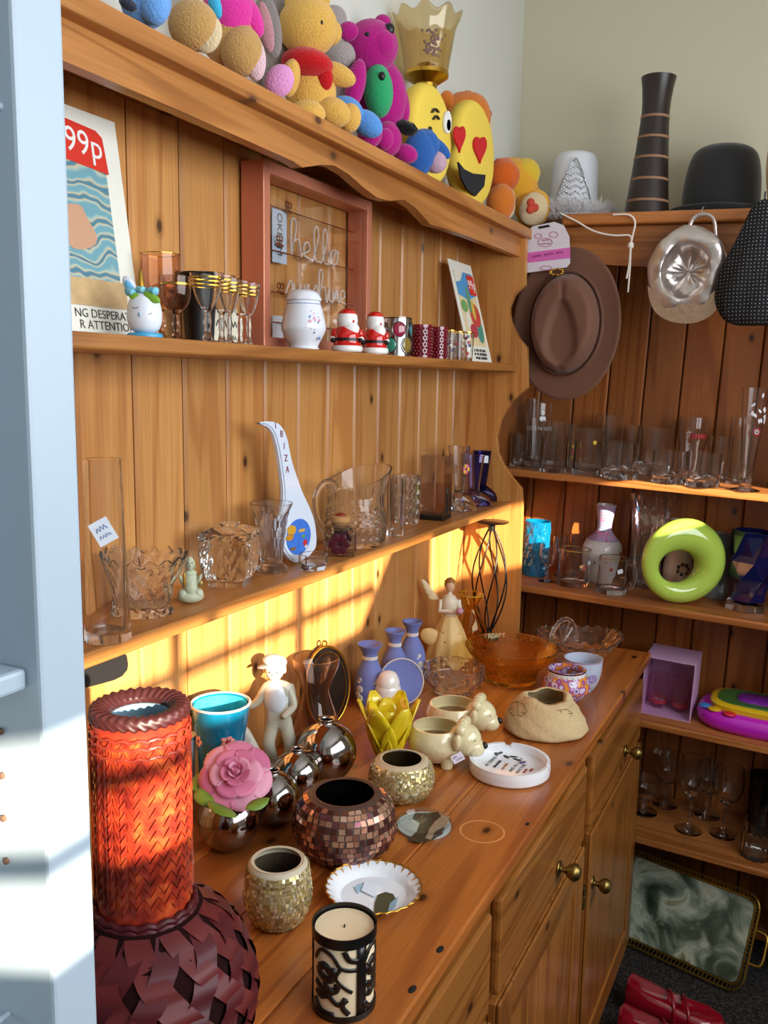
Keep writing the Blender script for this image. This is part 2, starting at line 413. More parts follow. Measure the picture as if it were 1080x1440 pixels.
mesh_obj('sun_mask_post', bm, WHITE_PAINT, fw)  # slanted post added to cut a dark gap into the sun band
boxo('sun_mask_bar', (barx(0.2), barx(1.75), YW - 0.03, YW - 0.01, zl + 0.075, zl + 0.095), WHITE_PAINT, fw, 0)  # thin bars added to break up the sun band
for xw in (1.05, 1.42): boxo('sun_mask_bar', (barx(xw), barx(xw) + 0.02, YW - 0.03, YW - 0.01, zl, zh), WHITE_PAINT, fw, 0)

# ------------------------------------------------------------------ pine dresser, upper part
hut = thing('dresser_hutch', 'honey pine dresser top with two shelves, scalloped cornice and plank back', 'hutch', (0, 0, WT + 0.0005))
def H(b, name, mat, bev=0.002): return boxo(name, (b[0], b[1], b[2], b[3], b[4] - WT, b[5] - WT), mat, hut, bev)
S1, S2 = 1.600, 1.2257
YF = 0.762
pl = None
X0 = 0.658
for i in range(15):
    a, b2 = X0 + 0.1112 * i, X0 + 0.1112 * (i + 1)
    if a > 2.31: break
    b2 = min(b2, 2.32)
    bm = bmesh.new(); g = 0.0016
    prism(bm, [(a + g, 0.912), (a + g, 0.904), (a + g + 0.004, 0.9), (b2 - g - 0.004, 0.9), (b2 - g, 0.904), (b2 - g, 0.912)], 'z', 0.0, 1.95 - WT)
    mesh_obj('plank', bm, P_Z, hut)
boxo('backing_board', (X0, 2.32, 0.9121, 0.9155, 0, 1.95 - WT), plain('4A2810', 0.8), hut, 0)
H((X0, 2.322, YF, 0.8995, S1 - 0.0197, S1), 'shelf', P_X, 0.003)
H((X0, 2.322, YF, 0.8995, S2 - 0.0197, S2), 'shelf', P_X, 0.003)
pr = [(739.3, 330), (737.4, 401), (722.6, 415), (715.5, 432), (716, 445), (718.5, 455), (728, 474), (740.7, 489), (740.5, 545.6), (717.8, 566), (703.5, 589.6), (697, 615.6), (699.4, 638), (706.6, 654), (717.5, 670.7), (732, 688), (733.4, 712), (730, 820), (726.5, 873)]
pp = [(p.y, p.z - WT) for p in (atx(u, v, 2.321) for u, v in pr)]
pp = [(pp[0][0], 1.935 - WT)] + pp[1:-1] + [(pp[-2][0], 0.0)]
side = pp + [(0.912, 0.0), (0.912, 1.935 - WT)]
bm = bmesh.new(); prism(bm, side, 'x', 2.322, 2.342); mesh_obj('side_panel', bm, P_PAN, hut)
bm = bmesh.new(); prism(bm, side, 'x', X0 - 0.02, X0); mesh_obj('side_panel', bm, P_PAN, hut)
fp = [(99.6, 90.4), (250, 154.8), (412, 227), (425, 236), (440, 234), (450, 232), (470, 233), (490, 245), (510, 263), (530, 278), (548, 283), (568, 281), (585, 293), (605, 316), (620, 320), (660, 333.3)]
fpts = [(p.x, p.z - WT) for p in (aty(u, v, 0.765) for u, v in fp)]
fpts = [(X0, fpts[0][1])] + fpts + [(2.322, 1.882 - WT), (2.322, 1.929 - WT), (X0, 1.929 - WT)]
fpts = fpts[:-2][1:] if False else fpts
bm = bmesh.new(); prism(bm, fpts, 'y', 0.765, 0.785); mesh_obj('fascia', bm, P_X, hut)
H((X0 - 0.05, 2.352, 0.743, 0.914, 1.929, 1.955), 'cornice', P_X, 0.003)
hole = [(aty(u, v, 0.899).x, aty(u, v, 0.899).z - WT) for u, v in [(180, 934), (179, 942), (172, 951), (160, 957), (131, 965), (100, 972), (100, 936), (131, 928), (170, 916), (178, 922)]]
bm = bmesh.new(); prism(bm, hole, 'y', 0.8985, 0.9); mesh_obj('cable_slot', bm, plain('050302', 0.9), hut)

# ------------------------------------------------------------------ sideboard
sb = thing('sideboard', 'orange pine sideboard with drawers, brass knobs and worn worktop', 'sideboard', (0, 0, FZ))
def B(b, name, mat, bev=0.002, par=None): return boxo(name, (b[0], b[1], b[2], b[3], b[4] - FZ, b[5] - FZ), mat, par or sb, bev)
WX0, WX1 = 0.46, 2.352
bw = (0.914 - 0.37) / 4
for i in range(4):
    B((WX0, WX1, 0.37 + bw * i + (0.0003 if i else 0), 0.37 + bw * (i + 1), WT - 0.024, WT), 'worktop_board', P_TOP, 0.0015 if i else 0.003)
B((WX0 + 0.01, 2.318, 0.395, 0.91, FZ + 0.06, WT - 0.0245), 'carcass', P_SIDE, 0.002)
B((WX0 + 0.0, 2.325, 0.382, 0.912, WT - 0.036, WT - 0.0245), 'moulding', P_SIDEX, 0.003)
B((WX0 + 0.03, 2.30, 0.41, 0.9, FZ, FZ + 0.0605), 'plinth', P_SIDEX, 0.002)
def knob(x, z, par):
    return solid('knob', [(0.014, 0), (0.014, 0.003), (0.006, 0.005), (0.006, 0.014), (0.011, 0.018), (0.0155, 0.026), (0.0155, 0.033), (0.010, 0.040)], BRASS, 20, par, (x, 0.376, z - FZ), (PI / 2, 0, 0), sm=3)
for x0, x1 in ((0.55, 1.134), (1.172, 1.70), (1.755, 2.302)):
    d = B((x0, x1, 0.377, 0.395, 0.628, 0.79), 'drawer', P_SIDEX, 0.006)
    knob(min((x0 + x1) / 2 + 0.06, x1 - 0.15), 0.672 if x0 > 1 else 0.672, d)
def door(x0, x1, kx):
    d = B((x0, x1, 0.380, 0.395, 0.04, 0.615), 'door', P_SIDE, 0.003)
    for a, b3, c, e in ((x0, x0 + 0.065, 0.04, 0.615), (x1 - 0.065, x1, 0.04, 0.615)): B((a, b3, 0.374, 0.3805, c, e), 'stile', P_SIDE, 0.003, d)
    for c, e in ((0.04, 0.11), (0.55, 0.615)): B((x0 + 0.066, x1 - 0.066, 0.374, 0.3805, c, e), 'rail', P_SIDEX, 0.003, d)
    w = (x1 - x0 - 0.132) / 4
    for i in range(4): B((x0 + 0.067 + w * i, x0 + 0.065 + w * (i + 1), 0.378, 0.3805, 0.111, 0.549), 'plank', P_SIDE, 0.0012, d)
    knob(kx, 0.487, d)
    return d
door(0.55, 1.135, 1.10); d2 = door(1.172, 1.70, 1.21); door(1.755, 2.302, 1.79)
for z in (0.47, 0.50): boxo('hinge', (1.705, 1.722, 0.372, 0.3945, z - FZ, z + 0.02 - FZ), BRASS, sb, 0.002)

for u, v, a in ((625, 1337, 0.008), (585, 1393, 0.008), (755, 1162, 0.006)):
    p = atz(u, v, WT); q = solid('dark_hole', [(a, 0), (a * 0.9, 0.0004)], plain('0A0604', 0.9), 16, sb, (p.x, max(p.y, 0.381), WT - FZ)); q.scale = (1.0, 0.55, 1)
p = atz(678, 1169, WT); bm = bmesh.new(); lathe(bm, [(0.0330, 0.0), (0.0335, 0.00025), (0.0355, 0.00025), (0.036, 0.0)], 48); mesh_obj('ring_stain', bm, plain('C98A50', 0.45), sb, (p.x, p.y, WT - FZ))

# ------------------------------------------------------------------ pine bookcase on the other wall, leaning a little
TILT = 0.037
PIV = Vector((2.40, 0.5, 0.0))
TM = Matrix.Translation(PIV) @ Matrix.Rotation(TILT, 4, 'X')
bk = thing('bookcase', 'tall reddish pine bookcase with arched cornice and plank back', 'bookcase', PIV, (TILT, 0, 0))
def K(b, name, mat, bev=0.002): return boxo(name, (b[0] - 2.4, b[1] - 2.4, b[2] - 0.5, b[3] - 0.5, b[4], b[5]), mat, bk, bev)
KA, KB, KC, KD = 1.297, 0.966, 0.640, 0.300       # shelf tops
YB0, YB1 = -0.06, 0.905
for i in range(-1, 9):
    y1 = 0.864 - 0.1042 * i; y0 = y1 - 0.1042
    y1 = min(y1, YB1 - 0.019); y0 = max(y0, YB0 + 0.019)
    bm = bmesh.new(); g = 0.0016
    prism(bm, [(2.716, y0 + g), (2.708, y0 + g), (2.704, y0 + g + 0.004), (2.704, y1 - g - 0.004), (2.708, y1 - g), (2.716, y1 - g)], 'z', 0.0 - 0.03, 1.95)
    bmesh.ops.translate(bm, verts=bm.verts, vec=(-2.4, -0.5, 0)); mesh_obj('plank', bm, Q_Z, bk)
K((2.7165, 2.72, YB0, YB1, -0.03, 1.95), 'backing_board', plain('3A1E0C', 0.8), 0)
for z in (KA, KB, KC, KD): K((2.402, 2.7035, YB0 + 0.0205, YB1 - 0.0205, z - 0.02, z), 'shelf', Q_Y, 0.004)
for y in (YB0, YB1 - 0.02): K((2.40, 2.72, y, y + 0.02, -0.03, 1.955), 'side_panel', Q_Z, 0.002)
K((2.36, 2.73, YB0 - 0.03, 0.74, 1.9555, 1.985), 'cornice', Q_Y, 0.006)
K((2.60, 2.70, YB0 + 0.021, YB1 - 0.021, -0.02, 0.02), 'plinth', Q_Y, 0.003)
fa = [(YB0 + 0.0, 1.954), (YB0, 1.85)]
for k in range(13):
    t = k / 12; fa.append((YB0 + 0.06 + (YB1 - YB0 - 0.12) * t, 1.85 + 0.04 * math.sin(PI * abs(2 * t - 1) ) ** 2 * 0 + 0.035 * (abs(2 * t - 1)) ** 2))
fa += [(YB1, 1.85), (YB1, 1.954)]
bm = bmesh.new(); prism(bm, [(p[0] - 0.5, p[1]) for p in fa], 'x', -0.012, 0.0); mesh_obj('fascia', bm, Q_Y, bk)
def zk(z, y): return z + TILT * (y - 0.5) + z * TILT * TILT / 2
def KP(u, z, x):
    """place on a bookcase shelf of local height z, x metres deep, showing at column u -> (x, y, z) in the room"""
    y = 0.4
    for _ in range(4):
        zz = zk(z, y); y = yof(u, x, zz)
    return Vector((x, y, zk(z, y)))
KR = (TILT, 0, 0)

# ------------------------------------------------------------------ white painted shelf unit beside the dresser
wu = thing('white_shelf_unit', 'white painted shelving upright with one shelf and peg holes beside the dresser', 'shelf unit', (0, 0, FZ))
boxo('side_panel', (0.411, 0.452, 0.462, 0.90, 0, 2.5 - FZ), WHITE_PAINT, wu, 0.003)
boxo('back_panel', (-0.5, 0.4105, 0.89, 0.90, 0, 2.5 - FZ), WHITE_PAINT, wu, 0.001)
boxo('shelf', (-0.5, 0.4105, 0.474, 0.889, 1.338 - FZ, 1.353 - FZ), WHITE_PAINT, wu, 0.003)
boxo('shelf', (-0.5, 0.4105, 0.474, 0.889, 0.86 - FZ, 0.876 - FZ), WHITE_PAINT, wu, 0.003)
for k, (u, v) in enumerate([(2, 1028), (4, 1090), (6, 1150), (10, 1210), (12, 1425), (1, 150)]):
    p = atx(u, v, 0.411); mat = plain('6A5040', 0.8) if k < 4 else WHITE_PAINT
    solid('peg', [(0.0025, 0), (0.0025, 0.002 if k < 4 else 0.012), (0.0015, 0.0025 if k < 4 else 0.0125)], mat, 12, wu, (p.x, p.y, p.z - FZ), (0, -PI / 2, 0))

# ================================================================== things on the upper shelf
S1 += 0.0008; S2 += 0.0008; WT += 0.0008                    # things stand just clear of the boards
CLEAR = glass('FFFFFF', 1, 0.0, body=1, bh='FDFDFD')
CRYSTAL = glass('FFFFFF', 1, 0.0, body=1, bh='FFFFFF', haze=0.02); FACETED.append(CRYSTAL)
def fit(u, y, z, w, vt):
    x = xof(u, y, z); return x, y, w * mpp(x, y, z) / 2, zof(vt, x, y) - z
def ring(name, r, z, t, hgt, mat, par):
    """painted or metal band round a vessel"""
    bm = bmesh.new(); lathe(bm, [(r, z), (r + t, z), (r + t * 0.9, z + hgt), (r - t * 0.1, z + hgt), (r, z)], 32)
    return mesh_obj(name, bm, mat, par, smooth=40)
def goblet(name, label, x, y, z, r, h, mat=None, bowl=0.5, foot=0.75, rim=1.0, bands=(), bandmat=None, cat='glass', group=None, stem=0.1, knop=0.0, rot=(0, 0, 0), flare=None):
    t = thing(name, label, cat, (x, y, z), rot, group)
    hs = h * (1 - bowl)
    o = [(r * foot, 0), (r * foot, h * 0.012), (r * foot * 0.5, h * 0.03), (r * stem * 1.6, h * 0.06), (r * stem, hs * 0.35), (r * (stem + knop), hs * 0.6), (r * stem, hs * 0.88)]
    bw = [(r * 0.45, hs + h * 0.02), (r * 0.8, hs + bowl * h * 0.22), (r * 0.97, hs + bowl * h * 0.5), (r * rim, h)] if flare is None else [(r * a, hs + bowl * h * b) for a, b in flare]
    prof = smoothp(o + bw, 4)
    vessel('bowl_and_stem', prof, mat or CLEAR, wall=0.0016, base=hs + h * 0.03, parent=t)
    for f0, f1 in bands:
        z0 = hs + bowl * h * f0
        rr = [p[0] for p in prof if p[1] >= z0]; rr = rr[0] if rr else r
        ring('gold_band', rr, z0, 0.0006, bowl * h * (f1 - f0), bandmat or GOLD, t)
    return t
CARD = plain('E9E7DA', 0.7); RED = plain('D8301C', 0.5); WHITE = plain('F2F0EC', 0.3)
def card(name, label, BR, TR, w, art):
    """picture card on a mount, BR / TR = right-hand corners"""
    up = (TR - BR); h = up.length; M = basis((1, 0, 0), up, BR - Vector((w, 0, 0)))
    t = thing(name, label, 'picture'); t.matrix_world = M
    boxo('mount', (0, w, 0, h, -0.003, 0), CARD, t, 0.0005)
    art(t, w, h); return t
def flat(name, pts, mat, par, z=0.0004, th=0.0004):
    bm = bmesh.new(); prism(bm, pts, 'z', z, z + th); return mesh_obj(name, bm, mat, par)
def rect(a, b, c, d): return [(a, c), (b, c), (b, d), (a, d)]
def T(x, y, z=0.001, ang=0, flip=False): return Matrix.Translation((x, y, z)) @ Matrix.Rotation(ang, 4, 'Z') @ Matrix.Diagonal((-1 if flip else 1, 1, 1, 1))
INK = plain('4A4640', 0.7)
def art1(t, w, h):
    flat('picture_print', rect(0.02, w - 0.03, 0.15 * h, 0.76 * h), SEA, t)
    flat('sand_print', rect(0.02, w - 0.022, 0.13 * h, 0.25 * h), plain('C9A878', 0.7, var=0.3, bscale=60), t, 0.0009)
    flat('figure_print', [(w * 0.60 + 0.03 * math.cos(a) - 0.006 * math.sin(3 * a), 0.47 * h + 0.1 * h * math.sin(a)) for a in [2 * PI * k / 20 for k in range(20)]], plain('C99A7A', 0.7), t, 0.0009)
    flat('price_sticker', [(w - 0.11, 0.76 * h), (w - 0.026, 0.74 * h), (w - 0.030, 0.90 * h), (w - 0.040, 0.925 * h), (w - 0.11, 0.94 * h)], RED, t, 0.0012)
    texto('lettering', '99p', 0.044, WHITE, t, T(w - 0.066, 0.845 * h, 0.0019), 0.0005)
    texto('lettering', 'NG DESPERATE', 0.0155, INK, t, T(w - 0.012, 0.095 * h, 0.0006), 0.0001, 'RIGHT')
    texto('lettering', 'R ATTENTION', 0.0155, INK, t, T(w - 0.012, 0.045 * h, 0.0006), 0.0001, 'RIGHT')
SEA, nt, b_, o_ = newmat('sea_print')
tc = N(nt, 'ShaderNodeTexCoord'); wv = N(nt, 'ShaderNodeTexWave', Scale=14.0, Distortion=9.0, bands_direction='Y'); nt.links.new(tc.outputs['Object'], wv.inputs['Vector'])
rp = ramp(nt, wv.outputs[0], [(0.2, '6FA0AC'), (0.5, '9DB9B4'), (0.75, 'C9BC98'), (0.95, '4E7F92')]); nt.links.new(rp.outputs[0], b_.inputs['Base Color']); b_.inputs['Roughness'].default_value = 0.7
BR = Vector((xof(201, 0.845, S1 + 0.001), 0.845, S1 + 0.001)); TR = Vector((BR.x, 0.885, zof(172, BR.x, 0.885)))
card('picture_card', 'tall seaside cartoon card with red 99p sticker and lettering below', BR, TR, 0.24, art1)
def art2(t, w, h):
    flat('picture_print', rect(0.1 * w, 0.9 * w, 0.16 * h, 0.9 * h), plain('E3CFA0', 0.7), t)
    flat('sky_print', [(0.1 * w, 0.9 * h), (0.1 * w, 0.66 * h), (0.5 * w, 0.62 * h), (0.9 * w, 0.68 * h), (0.9 * w, 0.9 * h)], plain('4E97CC', 0.7), t, 0.0009)
    flat('cloud_print', [(0.1 * w, 0.9 * h), (0.1 * w, 0.78 * h), (0.3 * w, 0.8 * h), (0.5 * w, 0.9 * h)], plain('E8E2CC', 0.7), t, 0.0012)
    for nm, cx, cy, rx, ry, c in [('cactus_print', 0.5, 0.62, 0.07, 0.14, '5F9470'), ('figure_print', 0.66, 0.47, 0.22, 0.12, 'C8463C'), ('figure_print', 0.45, 0.31, 0.16, 0.07, 'B83C48'), ('figure_print', 0.72, 0.33, 0.15, 0.14, '4E8E7C'), ('bush_print', 0.25, 0.55, 0.14, 0.06, '76A45E'), ('figure_print', 0.62, 0.52, 0.07, 0.1, 'D9B545'), ('figure_print', 0.3, 0.4, 0.1, 0.1, 'E6DCC8')]:
        flat(nm, circ(rx * w, 14, cx * w, cy * h, ry * h), plain(c, 0.7), t, 0.0013 + random.random() * 0.0006)
    flat('price_sticker', rect(0.62 * w, 0.93 * w, 0.68 * h, 0.88 * h), RED, t, 0.002)
    texto('lettering', '99p', 0.034, WHITE, t, T(0.775 * w, 0.78 * h, 0.0027), 0.0002)
    for k, s in enumerate(((1, 3, 2, 4), (2, 2, 8), (5, 7))): scrib('lettering', s, 0.0125, INK, t, T(0.52 * w, (0.115 - 0.038 * k) * h, 0.0006))
BR2 = Vector((xof(692, 0.80, S1 + 0.001), 0.80, S1 + 0.001)); TR2 = Vector((BR2.x, 0.868, zof(374, BR2.x, 0.868)))
card('picture_card', 'western cartoon card with cactus and red 99p sticker, leaning at shelf end', BR2, TR2, 0.155, art2)

# copper shadow-box frame with wire lettering
COPPER = plain('D08468', 0.35, 0.35); COPW = plain('C98F70', 0.2, 1.0)
fx0, fx1 = xof(371, 0.85, 1.75), xof(522, 0.85, 1.72)
fzt = min(1.925, zof(222, fx0, 0.85))
fr_ = thing('shadow_box_frame', 'copper pink glazed frame with wire words hello sunshine', 'frame', (fx0, 0.85, S1))
fw_, fh_ = fx1 - fx0, fzt - S1
for nm, bb in (('frame_side', (0, 0.02, 0, 0.045, 0, fh_)), ('frame_side', (fw_ - 0.02, fw_, 0, 0.045, 0, fh_)), ('frame_rail', (0.0202, fw_ - 0.0202, 0, 0.045, 0, 0.02)), ('frame_rail', (0.0202, fw_ - 0.0202, 0, 0.045, fh_ - 0.02, fh_))):
    boxo(nm, bb, COPPER, fr_, 0.0015)
boxo('glass_pane', (0.0203, fw_ - 0.0203, 0.008, 0.010, 0.0203, fh_ - 0.0203), glass('F2F2F2', 1.3), fr_, 0)
for f in (0.80, 0.56, 0.33, 0.16): tubeo('wire', [(0.02, 0.03, fh_ * f), (fw_ - 0.02, 0.03, fh_ * f)], 0.0012, COPW, fr_, 6)
def wirelet(s, cx, z, sx, sz):
    """looped wire script; each letter a path of (x, z)"""
    L = {'h': [(0, 0), (0.25, 1.6), (0.1, 2.0), (-0.02, 1.6), (0, 0), (0.15, 0.75), (0.4, 0.9), (0.5, 0.4), (0.55, 0)], 'e': [(0, 0.2), (0.4, 0.5), (0.3, 0.9), (0.08, 0.75), (0.1, 0.15), (0.5, 0)],
         'l': [(0, 0), (0.35, 1.4), (0.22, 1.95), (0.08, 1.5), (0.15, 0.1), (0.45, 0)], 'o': [(0.1, 0.1), (0.05, 0.6), (0.3, 0.9), (0.5, 0.6), (0.4, 0.1), (0.15, 0.1), (0.4, 0.85), (0.6, 0.7)],
         's': [(0, 0), (0.3, 0.9), (0.45, 0.4), (0.2, 0), (0.5, 0.05)], 'u': [(0, 0.8), (0.05, 0.1), (0.3, 0.1), (0.42, 0.8), (0.45, 0.1), (0.6, 0)], 'n': [(0, 0), (0.05, 0.8), (0.1, 0.1), (0.3, 0.85), (0.42, 0.5), (0.5, 0)], 'i': [(0, 0), (0.12, 0.85), (0.16, 0.1), (0.35, 0)]}
    pts = []; x = 0
    for c in s:
        for a, b in L[c]: pts.append((x + a, b))
        x += L[c][-1][0] + 0.08
    pts = smoothp([(cx + (a - x / 2) * sx, 0.03, z + b * sz) for a, b in pts], 4)
    tubeo('wire_word', pts, 0.002, plain('F4E4D8', 0.3, 0.3), fr_, 6)
wirelet('hello', fw_ * 0.57, fh_ * 0.56, 0.060, 0.032); wirelet('sunshine', fw_ * 0.58, fh_ * 0.33, 0.048, 0.028)
boxo('paper_note', (0.076, 0.122, 0.034, 0.035, fh_ * 0.50, fh_ * 0.80), plain('B6C0D0', 0.6), fr_, 0)
texto('lettering', 'OKERM', 0.022, INK, fr_, basis((0, 0, -1), (-1, 0, 0), (0.098, 0.0335, fh_ * 0.66)) @ Matrix.Diagonal((1, -1, -1, 1)), 0.0002)
boxo('paper_note', (0.076, 0.11, 0.034, 0.035, 0.0205, fh_ * 0.2), plain('DADDE2', 0.6), fr_, 0)
for cx, f in ((0.118, 0.80), (0.09, 0.60), (0.092, 0.335)):
    c = tubeo('clip', [(cx - 0.008, 0.028, fh_ * f), (cx + 0.008, 0.028, fh_ * f - 0.002)], 0.003, COPW, fr_, 8)
    for s in (-1, 1): tubeo('clip_loop', [(cx + 0.005 * s + 0.005 * math.cos(a), 0.028, fh_ * f + 0.01 + 0.005 * math.sin(a)) for a in [2 * PI * k / 10 for k in range(10)]], 0.0011, COPW, c, 6, True)

# unicorn egg cup
x, y, r, h = fit(204, 0.79, S1, 50, 408)
t = thing('unicorn_pot', 'white unicorn egg pot with blue roses, gold horn and blue base', 'ornament', (x, y, S1))
solid('base', [(r * 0.98, 0), (r * 0.98, 0.003), (r * 0.9, 0.005)], plain('3FA9D6', 0.4), 28, t)
solid('egg', [(r * 0.45, 0.005), (r * 0.8, h * 0.18), (r * 0.97, h * 0.42), (r * 0.85, h * 0.75), (r * 0.45, h * 0.95), (0, h * 1.0)], plain('E9EDF6', 0.25), 28, t, sm=4)
solid('horn', [(0.0055, 0), (0.0045, 0.01), (0.002, 0.026), (0, 0.03)], plain('B58A35', 0.4, 0.8), 12, t, (0, 0.005, h * 0.96), mod=lambda a, i, r_, z: (r_ * (1 + 0.12 * math.sin(a * 2 + z * 900)), z))
cr = Vector((RW[0][0], RW[1][0], 0)).normalized(); cf = Vector((-cr.y, cr.x, 0))
for s in (-1,):
    e = cr * (s * r * 0.75); ello('ear', (e.x, e.y, h * 1.05), (0.008, 0.004, 0.016), plain('E9EDF6', 0.3), t, (0, s * 0.5, -1.1))
    e2 = e - cf * 0.003; ello('ear_lining', (e2.x, e2.y, h * 1.03), (0.005, 0.003, 0.011), plain('6FB9E6', 0.4), t, (0, s * 0.5, -1.1))
def rosette(par, c, r_, mat):
    bm = bmesh.new()
    for k in range(9):
        a = k * 2.4; q = r_ * (0.25 + 0.075 * k)
        ell(bm, (c[0] + q * 0.75 * math.cos(a), c[1] + q * 0.75 * math.sin(a), c[2] + r_ * 0.3 - q * 0.35), (r_ * 0.45, r_ * 0.16, r_ * 0.42), (0.35, 0, a + PI / 2), 10)
    return mesh_obj('rose', bm, mat, par, smooth=180)
for du, dz, q, c in ((-0.62, 0.92, 0.0105, '7EC8DC'), (-0.05, 0.98, 0.009, '8FD6E6'), (0.62, 0.95, 0.011, '7CCBE0')):
    e = cr * (du * r) - cf * (r * 0.45); rosette(t, (e.x, e.y, h * dz), q, plain(c, 0.5))
for du, dz in ((-0.35, 0.84), (0.7, 0.8), (0.5, 0.86)):
    e = cr * (du * r) - cf * (r * 0.62); ello('leaf', (e.x, e.y, h * dz), (0.009, 0.002, 0.005), plain('7FB02E', 0.5), t, (0, 0.4, -1.1), 10)
for du, dz in ((-0.25, 0.62), (0.45, 0.50)):
    e0 = cr * (du * r) - cf * (r * math.sqrt(max(0, 0.93 - du * du)))
    tubeo('eyelash', [(e0.x + cr.x * k * 0.004, e0.y + cr.y * k * 0.004, h * dz - 0.002 * (1 - k * k)) for k in (-1, -0.5, 0, 0.5, 1)], 0.0005, INK, t, 5)
ng = -cf * (r * 0.99); ello('nose_spot', (ng.x, ng.y, h * 0.46), (0.0022, 0.001, 0.003), plain('A9CBD6', 0.4), t, (0, 0, -1.1), 8)

# glasses beside it
AMB = glass('FFFFFF', 1, 0.0, body=1, bh='FBEFE6'); SMK = glass('FFFFFF', 1, 0.0, body=1, bh='F0E4DC')
x, y, r, h = fit(227, 0.835, S1, 54, 357)
goblet('goblet', 'large pinkish goblet with plain gold rim behind the unicorn pot', x, y, S1, r, h, AMB, 0.62, 0.7, 0.98, [(0.985, 1.0)], cat='glass', knop=0.12, stem=0.16)
x, y, r, h = fit(248, 0.80, S1, 44, 389)
goblet('goblet', 'short smoky goblet between the unicorn pot and the black cup', x, y, S1, r, h, SMK, 0.55, 0.7, 1.0, [(0.75, 0.8)], cat='glass', knop=0.1, stem=0.16)
x, y, r, h = fit(281, 0.85, S1, 50, 384)
t = thing('black_cup', 'tall matt black tumbler with scalloped rim behind the gold banded glasses', 'cup', (x, y, S1))
vessel('body', [(r * 0.82, 0), (r * 0.86, h * 0.05), (r * 0.80, h * 0.08), (r, h * 0.97)], BLACK, 0.003, 0.006, parent=t)
vessel('rim', [(r * 0.99, h * 0.965), (r * 1.06, h * 0.985), (r * 1.03, h)], BLACK, 0.005, h * 0.97, 40, lambda a, f, r_, z, o: (r_ * (1 + 0.02 * math.sin(12 * a)), z), t)
gl = [(292, 0.785, 48, 384), (323, 0.785, 32, 392), (350, 0.79, 32, 399), (312, 0.83, 40, 388), (338, 0.84, 34, 396)]
FL = [(0.30, 0.0), (0.62, 0.25), (0.86, 0.6), (1.0, 1.0)]
lb = ['gold banded liqueur glass in front of the black tumbler, largest of its set', 'gold banded liqueur glass in front of the round paper tag', 'gold banded liqueur glass nearest the copper frame', 'gold banded liqueur glass behind the largest one of its set', 'gold banded liqueur glass half hidden behind two others near the copper frame']
for (u, y, w, vt), l_ in zip(gl, lb):
    x, y, r, h = fit(u, y, S1, w, vt)
    goblet('liqueur_glass', l_, x, y, S1, r, h, CLEAR, 0.52, 0.72, 1.0, [(0.62, 0.65), (0.73, 0.76), (0.84, 0.88)], group='gold banded liqueur glasses', knop=0.06, stem=0.18, flare=FL)
x = xof(320, 0.872, S1); tt = thing('paper_tag', 'round cream paper tag with black lettering behind the liqueur glasses', 'tag', (x, 0.872, S1))
boxo('tag_sheet', (-0.036, 0.036, -0.001, 0, 0, 0.06), plain('DCD6C0', 0.7), tt, 0.0004)
scrib('lettering', (3, 2), 0.018, INK, tt, basis((1, 0, 0), (0, 0, 1), (-0.004, -0.0012, 0.036))); scrib('lettering', (4,), 0.012, INK, tt, basis((1, 0, 0), (0, 0, 1), (0.01, -0.0012, 0.014)))

# white flowered jar
x, y, r, h = fit(427, 0.80, S1, 62, 407)
t = thing('pepper_jar', 'white lidded china jar with blue and pink flower sprays', 'jar', (x, y, S1))
CHINA = plain('E6E9F2', 0.15, coat=0.3)
solid('body', [(r * 0.68, 0), (r * 0.70, h * 0.03), (r * 0.66, h * 0.06), (r * 0.98, h * 0.3), (r, h * 0.42), (r * 0.86, h * 0.65), (r * 0.74, h * 0.8)], CHINA, 32, t, sm=3)
solid('lid', [(r * 0.74, h * 0.8), (r * 0.82, h * 0.82), (r * 0.78, h * 0.86), (r * 0.66, h * 0.94), (r * 0.4, h * 0.99), (0, h)], CHINA, 32, t, sm=3, mod=lambda a, i, r_, z: (r_ * (1 + (0.025 * math.sin(8 * a) if z < h * 0.87 else 0)), z))
def dot_on(par, name, rr, z, ang, s, mat, flat_=0.3):
    """small painted spot on a round body; ang from the camera-facing side"""
    d = (-cf * math.cos(ang) + cr * math.sin(ang)) * rr
    return ello(name, (d.x, d.y, z), (s, s * flat_, s), mat, par, (0, 0, math.atan2(cr.y, cr.x) + ang), 8)
random.seed(3)
for k in range(26):
    a = 0.62 + random.gauss(0, 0.16); f = 0.42 + random.gauss(0, 0.1)
    rr = r * (0.985 - 0.9 * max(0, f - 0.42) ** 1.25 * 1.2 - 0.2 * abs(min(0, f - 0.36)))
    dot_on(t, 'painted_flower', rr, h * f, a, random.uniform(0.0016, 0.0034), plain(random.choice(['3F62A8', '5A7BC0', 'D98AA8', 'E3A6B8', '4A6FA8']), 0.4))
ring('blue_line', r * 0.775, h * 0.745, 0.0005, 0.0012, plain('5F78B4', 0.4), t)

